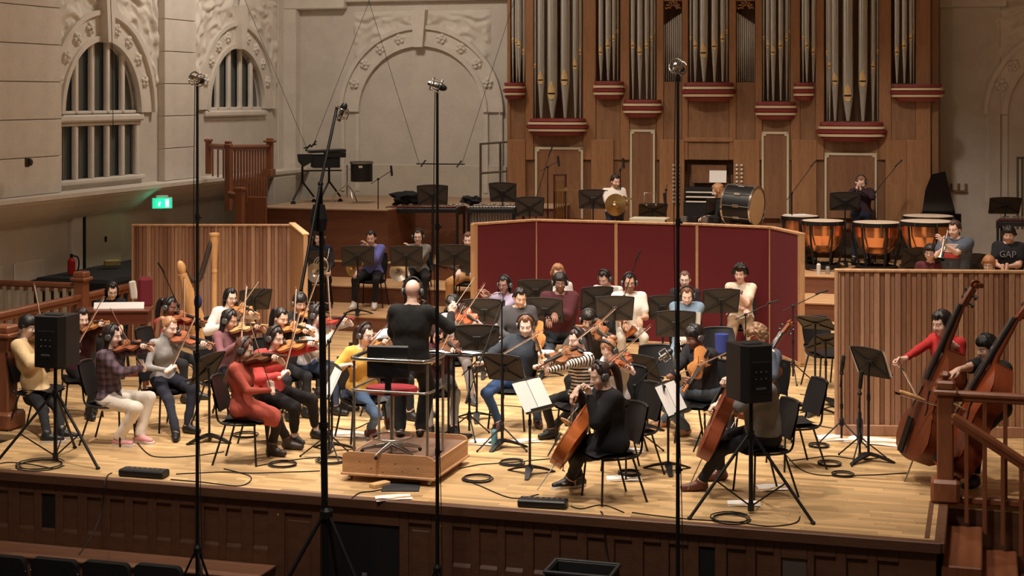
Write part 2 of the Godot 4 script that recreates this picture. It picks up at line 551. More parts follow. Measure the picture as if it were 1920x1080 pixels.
func make_apron() -> void:
	# the face under the platform edge: frame boards with sunken panels between them
	var t := 13.96
	var face := struct("wall_apron", MB.new().box(Vector3.ZERO, Vector3(9.8, 1.05, 0.04), 0.0), M.stage_wood, SF(-5.3, t - 0.005, -0.62))
	var put := func(called: String, s0: float, s1: float, y0: float, y1: float, out: float, m: Material, bev: float) -> void:
		var c := SF((s0 + s1) / 2, t - out / 2, (y0 + y1) / 2)
		part(face, called, bx(Vector3(absf(s1 - s0), absf(y1 - y0), out + 0.06), bev), m, face.transform.affine_inverse() * c)
	var ops := []      # openings in pixels on the face: left, right, kind (0 sunken panel, 1 black grille, 2 tall panel, 3 black panel painted for the shade in an opening, 4 socket box)
	for x in [-8, 40, 82, 122, 167, 210, 253, 297, 341, 386, 428, 478]:
		ops.append([x, x + (28 if x != 82 else 26), 1 if x == 82 else 0])
	ops.append([537, 588, 2]); ops.append([604, 752, 3]); ops.append([769, 812, 2])
	for x in [852, 902, 950, 1003, 1052, 1103, 1154, 1208]:
		ops.append([x, x + 33, 0])
	ops.append([1256, 1292, 0]); ops.append([1312, 1342, 1]); ops.append([1364, 1400, 0]); ops.append([1418, 1452, 0]); ops.append([1466, 1515, 4])
	for x in [1528, 1588, 1646]:
		ops.append([x, x + 40, 0])
	var at := -10.2
	var yt := -0.20
	var yb := -0.56
	for o in ops:
		var s0: float = SP(o[0], t)
		var s1: float = SP(o[1], t)
		if s0 < -10.2:
			continue
		put.call("stile", at, s0, -1.12, -0.09, 0.02, M.stage_wood, 0.006)
		var low: float = yb
		if o[2] >= 2:
			low = -1.12
		put.call("rail_board", s0, s1, (-0.2 if o[2] < 3 else -0.24), -0.09, 0.02, M.stage_wood, 0.006)
		if o[2] < 2:
			put.call("rail_board", s0, s1, -1.12, low, 0.02, M.stage_wood, 0.006)
			# sloping sill at the foot of the panel
			var w := s1 - s0
			var sill := MB.new()
			sill.quad(Vector3(-w / 2, 0, 0.048), Vector3(w / 2, 0, 0.048), Vector3(w / 2 - 0.006, 0.03, 0.022), Vector3(-w / 2 + 0.006, 0.03, 0.022))
			part(face, "sill", sill, M.stage_wood, face.transform.affine_inverse() * SF((s0 + s1) / 2, t, low))
		if o[2] == 1:
			put.call("grille", s0 + 0.004, s1 - 0.004, low + 0.01, yt, 0.0, M.black_rubber, 0.0)
		if o[2] == 2:
			put.call("tall_panel", s0 + 0.02, s1 - 0.02, -1.05, -0.26, 0.003, M.stage_wood, 0.012)
		if o[2] == 3:
			put.call("void_shade_panel", s0, s1, -1.12, -0.24, 0.0, M.black_rubber, 0.0)  # flat black sheet, painted shade of a deep opening
			put.call("socket_plate", (s0 + s1) / 2 + 0.02, (s0 + s1) / 2 + 0.07, -0.78, -0.70, 0.01, mat("grey_plate", rgb(120, 120, 122), 0.5), 0.004)
		if o[2] == 4:
			put.call("socket_back", s0 + 0.01, s1 - 0.01, -1.05, -0.24, 0.0, mat("socket_grey", rgb(96, 84, 76), 0.6), 0.0)
			put.call("connector_box", s0 + 0.03, s1 - 0.02, -0.85, -0.53, 0.03, M.black_plastic, 0.01)
		at = s1
	put.call("stile", at, -0.4, -1.12, -0.09, 0.02, M.stage_wood, 0.006)
	for x in [525, 830]:
		part(face, "door_knob", MB.new().ball(Vector3.ZERO, Vector3(0.016, 0.016, 0.016), 8), mat("brass", rgb(190, 150, 90), 0.3, 0.8), face.transform.affine_inverse() * SF(SP(x, t), t - 0.04, YP(x, 963 if x < 600 else 985, t)))
	# plinth step along the foot of the face
	slab("trim_plinth", M.stage_wood, -10.2, SP(518, t), 13.5, 13.97, FLOOR_LOW, -0.72, 0.015)
	slab("trim_plinth_cap", M.stage_wood, -10.2, SP(522, t), 13.47, 13.97, -0.72, -0.695, 0.006)
	slab("trim_plinth", M.stage_wood, SP(835, t), -0.42, 13.84, 13.97, FLOOR_LOW, -0.78, 0.012)

func make_risers() -> void:
	var lv := [[23.73, 0.25], [25.2, 0.54], [26.36, 0.83]]
	for i in 3:
		var t0: float = lv[i][0]
		var y: float = lv[i][1]
		var y0 := 0.0 if i == 0 else 0.0
		var r := slab("riser", M.riser_wood, -12.2, SR, t0, TB, y0, y - 0.02)
		r.name = ["floor_riser_low", "floor_riser_middle", "floor_riser_high"][i]
		slab("trim_riser_tread", M.edge_wood, -12.2, SR, t0 - 0.02, (lv[i + 1][0] if i < 2 else TB), y - 0.03, y, 0.006)
	for a in [[-12.6, -10.1, 26.36], [-10.1, -7.4, 27.75]]:
		slab("floor_percussion_block", M.riser_wood, a[0], a[1], a[2] + 0.04, TB, 0.0, 1.72)
		slab("trim_block_top", M.block_top, a[0], a[1], a[2], TB, 1.72, 1.75, 0.006)

func arch_bay(called: String, xf: Transform3D, R: float, ring: float, window: bool, lower: float, half: float, top: float) -> void:
	# origin: middle of the springing line on the wall plane, x along the wall, z out of it
	var seg := 40
	var band := func(r0: float, r1: float, z0: float, z1: float) -> MB:
		var m := MB.new()
		for i in seg:
			var a := PI * i / seg
			var b := PI * (i + 1) / seg
			var p := func(g: float, r: float, z: float) -> Vector3: return Vector3(cos(g) * r, sin(g) * r, z)
			m.quad(p.call(a, r0, z1), p.call(a, r1, z1), p.call(b, r1, z1), p.call(b, r0, z1))
			m.quad(p.call(a, r1, z1), p.call(a, r1, z0), p.call(b, r1, z0), p.call(b, r1, z1))
			m.quad(p.call(a, r0, z0), p.call(a, r0, z1), p.call(b, r0, z1), p.call(b, r0, z0))
		return m
	var root := Node3D.new()
	root.name = called
	add_child(root)
	root.transform = xf
	root.set_meta("kind", "structure")
	part(root, "arch_ring", band.call(R + 0.06, R + ring, -0.02, 0.05), M.plaster_white)
	part(root, "arch_moulding", band.call(R + ring - 0.02, R + ring + 0.06, -0.02, 0.11), M.plaster_white)
	part(root, "arch_moulding", band.call(R - 0.02, R + 0.07, -0.06, 0.09), M.plaster_white)
	# rosettes on the ring
	var ro := MB.new()
	for k in 5:
		var g := TAU * k / 5
		ro.ball(Vector3(cos(g), sin(g), 0) * 0.065, Vector3(0.05, 0.05, 0.04), 6)
	ro.ball(Vector3.ZERO, Vector3(0.045, 0.045, 0.07), 6)
	ro.box(Vector3(0, 0, -0.01), Vector3(0.2, 0.2, 0.03), 0.01, Basis(Vector3.BACK, PI / 4))
	var rm := ro.mesh()
	for g in [22, 39, 56, 73, 107, 124, 141, 158]:
		var a := deg_to_rad(g)
		part(root, "rosette", rm, M.plaster_white, Transform3D(Basis(Vector3.BACK, a), Vector3(cos(a), sin(a), 0) * (R + ring / 2 + 0.02) + Vector3(0, 0, 0.06)))
	# keystone
	var ks := MB.new()
	ks.prism(PackedVector2Array([Vector2(-0.09, R - 0.04), Vector2(0.09, R - 0.04), Vector2(0.15, R + ring + 0.36), Vector2(-0.15, R + ring + 0.36)]), 0.0, 0.2)
	part(root, "keystone", ks, M.plaster_white)
	# carved spandrels: foliage relief filling the corners above the ring
	for side in [-1.0, 1.0]:
		var sp := MB.new()
		var cols := 46
		var rows := 46
		var W := half
		var H := top
		var f := func(i: int, j: int) -> Vector3:
			var x: float = side * (0.13 + (W - 0.13) * j / cols)
			var y := (R + ring) * 0.28 + (H - (R + ring) * 0.28) * i / rows
			var inside := Vector2(x, y).length() < R + ring + 0.02
			var q := Vector2(absf(x) * 2.6, y * 2.6)
			var nz := noise.get_noise_2d(q.x * 60 + 13, q.y * 60) * 0.9 + noise.get_noise_2d(q.x * 150, q.y * 150) * 0.5
			var edge := minf(1.0, minf((W - absf(x)) * 14, (H - y) * 14))
			var swirl := sin(q.length() * 9.0 + noise.get_noise_2d(q.x * 40, q.y * 40) * 9.0)
			var z := (0.02 + 0.07 * maxf(0.0, nz * 0.9 + swirl * 0.35 + 0.25)) * edge
			if inside:
				var w := Vector2(x, y).normalized() * (R + ring + 0.02)
				return Vector3(w.x, w.y, 0.0)
			return Vector3(x, y, z)
		sp.grid(rows, cols, f, side < 0)
		part(root, "carved_spandrel", sp, M.plaster_white)
	if not window:
		for side in [-1, 1]:
			part(root, "jamb", MB.new().box(Vector3(side * (R + 0.03), -0.8, 0.02), Vector3(0.1, 1.6, 0.06), 0.01), M.plaster_white)
			part(root, "jamb", MB.new().box(Vector3(side * (R + ring), -0.8, 0.02), Vector3(0.08, 1.6, 0.08), 0.01), M.plaster_white)
		return
	# jambs, mullions, panes
	var xs := [-R * 0.6, -R * 0.2, R * 0.2, R * 0.6]
	var edges := [-R, -R * 0.6, -R * 0.2, R * 0.2, R * 0.6, R]
	for x in xs:
		var h: float = sqrt(R * R - x * x) + 0.03
		part(root, "mullion", bx(Vector3(0.11, h, 0.08), 0.02), M.plaster_white, XF(Vector3(x, h / 2, -0.03)))
	for i in 5:
		var x0: float = edges[i] + 0.03
		var x1: float = edges[i + 1] - 0.03
		var pl := PackedVector2Array([Vector2(x0, 0.0), Vector2(x1, 0.0)])
		for k in 7:
			var x := lerpf(x1, x0, k / 6.0)
			pl.append(Vector2(x, maxf(sqrt(maxf(R * R - x * x, 0.0)), 0.02)))
		var pane := part(root, "window_pane", MB.new().prism(pl, -0.11, -0.1), M.glass_dark)
		var mid := (x0 + x1) / 2
		var ht := sqrt(R * R - mid * mid)
		part(pane, "glazing_bar", MB.new().box(Vector3(x0 + 0.17, ht / 2, -0.095), Vector3(0.025, ht, 0.02)), mat("sash_grey", rgb(104, 100, 92), 0.6))
		for y in range(1, int(ht / 0.15)):
			part(pane, "lead_bar", MB.new().box(Vector3(x0 + 0.085, y * 0.15, -0.098), Vector3(0.17, 0.012, 0.01)), M.lead)
		part(root, "window_sill", MB.new().box(Vector3(mid, 0.015, -0.1), Vector3(x1 - x0, 0.05, 0.2), 0.01), M.plaster_white)
	part(root, "window_reveal", band.call(R - 0.02, R + 0.03, -0.22, 0.0), M.plaster_white)
	part(root, "transom", MB.new().box(Vector3(0, -0.08, -0.02), Vector3(2 * R + 0.22, 0.12, 0.2), 0.03), M.plaster_white)
	part(root, "transom", MB.new().box(Vector3(0, -0.17, -0.04), Vector3(2 * R + 0.12, 0.06, 0.12), 0.02), M.plaster_white)
	if lower > 0:
		var hh := lower - 0.2
		for x in [-R] + xs + [R]:
			part(root, "mullion", bx(Vector3(0.11, hh, 0.08), 0.02), M.plaster_white, XF(Vector3(x, -0.2 - hh / 2, -0.03)))
		for i in 5:
			var x0: float = edges[i] + 0.03
			var x1: float = edges[i + 1] - 0.03
			var pane := part(root, "window_pane", MB.new().box(Vector3((x0 + x1) / 2, -0.2 - hh / 2, -0.105), Vector3(x1 - x0, hh, 0.01)), M.glass_dark)
			part(pane, "glazing_bar", MB.new().box(Vector3(x0 + 0.2, -0.2 - hh / 2, -0.095), Vector3(0.03, hh, 0.02)), M.sash_grey)
			part(pane, "glazing_bar", MB.new().box(Vector3(x0 + 0.1, -0.2 - hh * 0.55, -0.098), Vector3(0.2, 0.02, 0.02)), M.sash_grey)
		part(root, "window_sill", MB.new().box(Vector3(0, -lower - 0.03, -0.04), Vector3(2 * R + 0.3, 0.08, 0.22), 0.02), M.plaster_white)

func make_left_wall() -> void:
	# left wall frame: x along t, z into the hall
	var WF := func(t: float, y: float, out := 0.0) -> Transform3D:
		return Transform3D(Basis(Vector3(SA, 0, -CA), Vector3.UP, Vector3(CA, 0, SA)), S(SL + out, t, y))
	var R := 1.18
	var w1 := 22.87
	var w2 := 27.7
	arch_bay("window_1", WF.call(w1, 3.475), R, 0.42, true, 1.05, 1.86, 2.15)
	arch_bay("window_2", WF.call(w2, 3.5), R, 0.42, true, 0.0, 1.86, 2.15)
	# wall behind the openings and around them: outline of each bay with the opening left free
	for b in [[w1, 3.475, 1.05], [w2, 3.5, 0.0]]:
		var root := Node3D.new()
		root.name = numbered("wall_left_bay")
		add_child(root)
		root.transform = WF.call(b[0], b[1])
		root.set_meta("kind", "structure")
		for side in [-1.0, 1.0]:
			var pl := PackedVector2Array([Vector2(2.41 * side, -1.5), Vector2(2.41 * side, 5.5), Vector2(0, 5.5)])
			for k in 13:
				var g := PI / 2 * (1.0 - k / 12.0)
				pl.append(Vector2(cos(g) * R * side, sin(g) * R))
			if b[2] > 0:
				pl.append(Vector2(R * side, -b[2])); pl.append(Vector2(0, -b[2]))
			else:
				pl.append(Vector2(0, 0))
			pl.append(Vector2(0, -1.5))
			part(root, "wall_face", MB.new().prism(pl, -0.3, 0.0), M.plaster)
	# piers between the bays: courses of blocks with open joints
	for p in [[17.0, w1 - 2.0 + 0.52, 0.22], [w1 + 1.86, w2 - 1.86 + 0.02, 0.14]]:
		var t0: float = p[0]
		var t1: float = p[1]
		var root := struct("wall_left_pier", MB.new().box(Vector3(0, 0, -0.03), Vector3(t1 - t0 - 0.02, 6.6, p[2] - 0.02), 0.0), M.plaster_low, WF.call((t0 + t1) / 2, 5.4, p[2] / 2))
		var y := 2.28
		var k := 0
		while y < 8.2:
			var h := 0.56
			part(root, "wall_block", bx(Vector3(t1 - t0, h - 0.012, p[2]), 0.008), M.plaster_white, XF(Vector3(0, y + h / 2 - 5.4, 0)))
			y += h
			k += 1
	slab("wall_left_front", M.plaster, SL - 0.3, SL, -4.2, 17.0, 1.9, TOP)
	slab("wall_left_end", M.plaster_white, SL - 0.3, SL + 0.02, w2 + 1.9, TB, 1.9, TOP)
	# ledge under the windows with its cove
	var prof := [Vector2(-0.5, 1.72), Vector2(-0.1, 1.80), Vector2(0.12, 1.92), Vector2(0.30, 2.06), Vector2(0.40, 2.16), Vector2(0.44, 2.17), Vector2(0.44, 2.20), Vector2(0.50, 2.22), Vector2(0.50, 2.28), Vector2(-0.5, 2.28)]
	var pp := PackedVector2Array()
	for q in prof:
		pp.append(q)
	# profile plane: x out of the wall, y up; extruded along t
	struct("trim_ledge", MB.new().prism(pp, -18.0, 15.0, Transform3D(Basis(Vector3(1, 0, 0), Vector3.UP, Vector3(0, 0, 1)), Vector3.ZERO)), M.plaster_white, SF(SL, 15.0 - 0.5 + 0.3, 0.0))
	# doors under the ledge
	var door := struct("door_1", MB.new().box(Vector3.ZERO, Vector3(1.1, 1.9, 0.06), 0.01), mat("door_paint", rgb(190, 184, 164), 0.6), WF.call(23.05, 0.92, -0.08))
	part(door, "door_edge", MB.new().box(Vector3(-0.57, 0, 0.02), Vector3(0.03, 1.9, 0.05)), M.lead)
	part(door, "door_handle", MB.new().box(Vector3(-0.62, 0.13, 0.05), Vector3(0.04, 0.16, 0.04), 0.008), M.black_metal)
	part(door, "keyhole_plate", MB.new().box(Vector3(0.05, 0.5, 0.04), Vector3(0.05, 0.09, 0.02), 0.005), M.black_metal)
	for k in 5:
		var t := 16.6 + k * 1.1
		var panel := struct("trim_wall_panel", MB.new().box(Vector3.ZERO, Vector3(0.8, 0.3, 0.03), 0.012), M.plaster_white, WF.call(t, 1.12, -0.085))
		panel.rotate_y(0)
	slab("trim_door_frame", M.plaster_white, SL - 0.1, SL - 0.03, 22.1, 22.4, 0.0, 1.9, 0.01)
	# lit sign above the door
	var ex := thing("exit_sign", "lit green emergency exit sign under the ledge above the door", "exit sign", XF(D(304, 381, 26.7), 0.3))
	part(ex, "case", MB.new().box(Vector3(0, 0, -0.02), Vector3(0.34, 0.19, 0.05), 0.008), M.plaster_white)
	var gl := part(ex, "lit_face", MB.new().box(Vector3(0, 0, 0.01), Vector3(0.32, 0.17, 0.012), 0.002), glow("sign_green", rgb(52, 205, 165), 0.9))
	part(gl, "running_figure", MB.new().ball(Vector3(-0.04, 0.01, 0.018), Vector3(0.018, 0.02, 0.004), 8).box(Vector3(-0.05, -0.025, 0.018), Vector3(0.03, 0.04, 0.004), 0.0, Basis(Vector3.BACK, 0.4)), glow("sign_white", rgb(225, 255, 245), 1.2))
	part(gl, "door_symbol", MB.new().box(Vector3(0.08, 0, 0.018), Vector3(0.06, 0.13, 0.004)), M.sign_white)
	part(ex, "bracket", MB.new().box(Vector3(0, 0.11, -0.02), Vector3(0.2, 0.04, 0.08), 0.008), M.plaster_white)
	var sl := OmniLight3D.new()
	sl.name = "sign_light"
	sl.light_color = Color(0.25, 1.0, 0.75)
	sl.light_energy = 0.02
	sl.light_size = 0.08
	sl.omni_range = 30.0
	sl.shadow_enabled = true
	ex.add_child(sl)
	sl.position = Vector3(0, 0, 0.1)

func make_back_wall() -> void:
	var px := 790.0
	arch_bay("wall_organ_arch", Transform3D(Basis(Vector3.UP, YAW), S(SP(px, TB), TB, YP(px, 210, TB))), 1.33, 0.34, false, 0.0, 1.46, 2.02)
	# cornice, corner pilaster, dado line
	slab("trim_cornice", M.plaster_white, SL, SP(652, TB), TB - 0.22, TB, YP(600, 18, TB), YP(600, -8, TB), 0.02)
	slab("trim_cornice", M.plaster_white, SL, SR, TB - 0.14, TB, YP(700, 4, TB), YP(700, -30, TB), 0.02)
	slab("trim_pilaster", M.plaster_white, SL + 0.0, SL + 0.28, TB - 0.25, TB, 0.8, YP(600, 18, TB), 0.01)
	slab("trim_pilaster", M.plaster_white, SP(562, TB), SP(568, TB), TB - 0.03, TB, YP(565, 300, TB), YP(565, 190, TB))
	slab("trim_dado", M.plaster_low, SL, SP(950, TB), TB - 0.035, TB, 0.8, YP(700, 308, TB), 0.008)
	slab("trim_dado", M.plaster_low, SP(1755, TB), SR, TB - 0.035, TB, 0.8, YP(1850, 372, TB), 0.008)
	slab("trim_cornice", M.plaster_white, SP(1760, TB), SP(1888, TB), TB - 0.1, TB, YP(1800, 14, TB), YP(1800, -20, TB), 0.02)
	slab("trim_pilaster", M.plaster, SP(1762, TB), SP(1876, TB), TB - 0.06, TB, 0.8, YP(1800, 14, TB), 0.01)
	arch_bay("wall_organ_arch_far", Transform3D(Basis(Vector3.UP, YAW), S(SP(2020, TB), TB, YP(2020, 215, TB))), 1.2, 0.34, false, 0.0, 1.46, 2.02)
	slab("trim_conduit", M.plaster_low, SP(553, TB) , SP(556, TB), TB - 0.04, TB, YP(560, 300, TB), YP(560, 185, TB))

func post(root: Node3D, at: Vector3, w: float, h: float, turn: float, cap := true) -> void:
	part(root, "newel_post", bx(Vector3(w, h, w), 0.012), M.rail_wood, XF(at + Vector3(0, h / 2, 0), turn))
	if cap:
		part(root, "newel_cap", bx(Vector3(w * 1.5, 0.05, w * 1.5), 0.015), M.rail_wood, XF(at + Vector3(0, h, 0), turn))
		part(root, "newel_cap", bx(Vector3(w * 1.15, 0.09, w * 1.15), 0.02), M.rail_wood, XF(at + Vector3(0, h + 0.06, 0), turn))
func handrail(root: Node3D, a: Vector3, b: Vector3, w := 0.09, h := 0.07) -> void:
	var d := b - a
	var mid := (a + b) / 2
	var x := d.normalized()
	var z := x.cross(Vector3.UP).normalized()
	var bas := Basis(x, z.cross(x), z)
	part(root, "handrail", MB.new().box(mid, Vector3(d.length(), h, w), 0.02, bas).box(mid - Vector3(0, h * 0.8, 0), Vector3(d.length(), h * 0.7, w * 0.5), 0.01, bas), M.rail_wood)
func balusters(root: Node3D, a: Vector3, b: Vector3, foot_a: float, foot_b: float, n: int, m: Material, w := 0.035) -> void:
	for i in n:
		var k := (i + 0.5) / n
		var p := a.lerp(b, k)
		var y0 := lerpf(foot_a, foot_b, k)
		part(root, "baluster", bx(Vector3(w, 1.0, w), 0.004), m, Transform3D(Basis(Vector3.UP, YAW).scaled_local(Vector3(1, p.y - 0.04 - y0, 1)), Vector3(p.x, (p.y - 0.04 + y0) / 2, p.z)))

func make_rails() -> void:
	# right: newel at the head of the steps, level rail beyond the steps, sloping rail down them
	var b := thing("stair_balustrade", "brown wooden balustrade with square newel post beside the steps near the double basses", "balustrade")
	var nw := S(-0.36, 15.33)
	post(b, nw, 0.15, 1.02, YAW)
	part(b, "newel_foot", bx(Vector3(0.26, 0.22, 0.26), 0.03), M.rail_wood, XF(nw + Vector3(0, 0.11, 0), YAW))
	part(b, "newel_finial", bx(Vector3(0.1, 0.07, 0.1), 0.03), M.rail_wood, XF(nw + Vector3(0, 1.17, 0), YAW))
	handrail(b, S(-0.3, 15.33, 1.0), S(3.0, 15.33, 1.0), 0.09, 0.06)
	balusters(b, S(-0.1, 15.33, 1.0), S(2.6, 15.33, 1.0), 0.02, 0.02, 15, M.rail_wood, 0.038)
	handrail(b, S(-0.3, 15.25, 0.82), S(1.7, 15.25, -0.42), 0.08, 0.07)
	balusters(b, S(-0.25, 15.25, 0.79), S(1.5, 15.25, -0.3), -0.12, -1.1, 11, M.rail_wood, 0.038)
	part(b, "base_rail", MB.new().box(S(1.2, 15.33, 0.03), Vector3(3.2, 0.06, 0.09), 0.01, Basis(Vector3.UP, YAW)), M.rail_wood)
	for k in 5:
		var y := -0.2 * (k + 1)
		slab("floor_step", M.rail_wood, -0.36 + 0.3 * k, -0.36 + 0.3 * (k + 1) + 0.03, 13.94, 15.3, FLOOR_LOW, y, 0.012)
	slab("wall_step_side", M.stage_wood, -0.34, SR, 15.33, 15.42, FLOOR_LOW, -0.06)
	slab("floor_wing_right", M.stage_wood, -0.34, SR, 15.42, 15.6, FLOOR_LOW, -0.06)
	# left: newel near the front, level rails round the platform side
	var l := thing("side_balustrade", "brown wooden balustrade with pale balusters along the platform side by the keyboard player", "balustrade")
	post(l, S(-10.62, 15.7), 0.2, 1.06, YAW)
	part(l, "newel_foot", bx(Vector3(0.34, 0.2, 0.34), 0.03), M.rail_wood, XF(S(-10.62, 15.7, 0.1), YAW))
	var A := G(153, 2.0 * 0 + 680, 0.0)
	var pa := D(153, 560, 22.5)
	A = Vector3(pa.x, 0, pa.z)
	post(l, A, 0.16, 1.18, YAW)
	var dirv := Vector3(SA, 0, -CA)
	var diru := Vector3(CA, 0, SA)
	post(l, A + dirv * 2.6, 0.16, 1.18, YAW)
	var up := Vector3(0, 0.93, 0)
	handrail(l, A - dirv * 3.2 + up, A + up, 0.1, 0.08)
	balusters(l, A - dirv * 3.0 + up, A + up, 0, 0, 14, M.rail_wood, 0.04)
	handrail(l, A + up, A + dirv * 2.6 + up, 0.1, 0.08)
	balusters(l, A + dirv * 0.1 + up, A + dirv * 2.5 + up, 0, 0, 11, M.rail_wood, 0.04)
	var up2 := Vector3(0, 1.08, 0)
	handrail(l, A - diru * 2.2 + up2, A + up2, 0.09, 0.08)
	balusters(l, A - diru * 2.0 + up2, A - diru * 0.05 + up2, 0, 0, 14, M.baluster_pale, 0.06)
	# upper balustrade by the block, where stairs climb to the ledge
	var q := thing("gallery_stair_rail", "brown wooden stair rail with tall balusters beside the tall percussion block", "balustrade")
	var p1 := D(391, 326, 28.6)
	var p2 := D(428, 395, 27.6)
	var p3 := D(506, 331, 30.0)
	part(q, "newel_post", bx(Vector3(0.09, 0.62, 0.09), 0.01), M.rail_wood, XF(p1 + Vector3(0, 0.31, 0), YAW))
	part(q, "newel_cap", bx(Vector3(0.13, 0.05, 0.13), 0.015), M.rail_wood, XF(p1 + Vector3(0, 0.6, 0), YAW))
	part(q, "newel_post", bx(Vector3(0.1, 1.2, 0.1), 0.01), M.rail_wood, XF(p2 + Vector3(0, 0.6, 0), YAW))
	part(q, "newel_cap", bx(Vector3(0.13, 0.07, 0.13), 0.015), M.rail_wood, XF(p2 + Vector3(0, 1.12, 0), YAW))
	part(q, "newel_post", bx(Vector3(0.11, 0.72, 0.11), 0.01), M.rail_wood, XF(p3 + Vector3(0, 0.36, 0), YAW))
	part(q, "newel_cap", bx(Vector3(0.2, 0.04, 0.2), 0.015), M.rail_wood, XF(p3 + Vector3(0, 0.66, 0), YAW))
	part(q, "newel_foot", bx(Vector3(0.24, 0.14, 0.2), 0.01), M.rail_wood, XF(p3 + Vector3(-0.04, 0.07, 0), YAW))
	handrail(q, D(393, 272, 28.6), D(426, 274, 27.6), 0.07, 0.06)
	handrail(q, D(430, 275, 27.6), D(503, 274, 30.0), 0.09, 0.07)
	balusters(q, D(394, 274, 28.6), D(424, 276, 27.7), 2.32, 2.32, 3, M.rail_wood, 0.025)
	balusters(q, D(432, 277, 27.6), D(502, 276, 30.0), D(432, 384, 27.6).y, D(502, 374, 30.0).y, 13, M.rail_wood, 0.035)
	part(q, "string_board", MB.new().box(D(480, 395, 28.6), Vector3(0.42, 0.5, 0.06), 0.01, Basis(Vector3.UP, YAW)), M.rail_wood)
	part(q, "newel_post", bx(Vector3(0.13, 1.4, 0.13), 0.01), M.rail_wood, XF(D(450, 430, 26.8), YAW))
	part(q, "newel_cap", bx(Vector3(0.17, 0.05, 0.17), 0.01), M.rail_wood, XF(D(450, 354, 26.8), YAW))
	handrail(q, D(428, 362, 27.0), D(446, 366, 26.8), 0.06, 0.07)
	slab("wall_plinth_corner", M.plaster_low, SP(500, 28.6), SP(523, 28.6), 28.4, 29.4, 0.0, YP(510, 333, 28.4), 0.01)

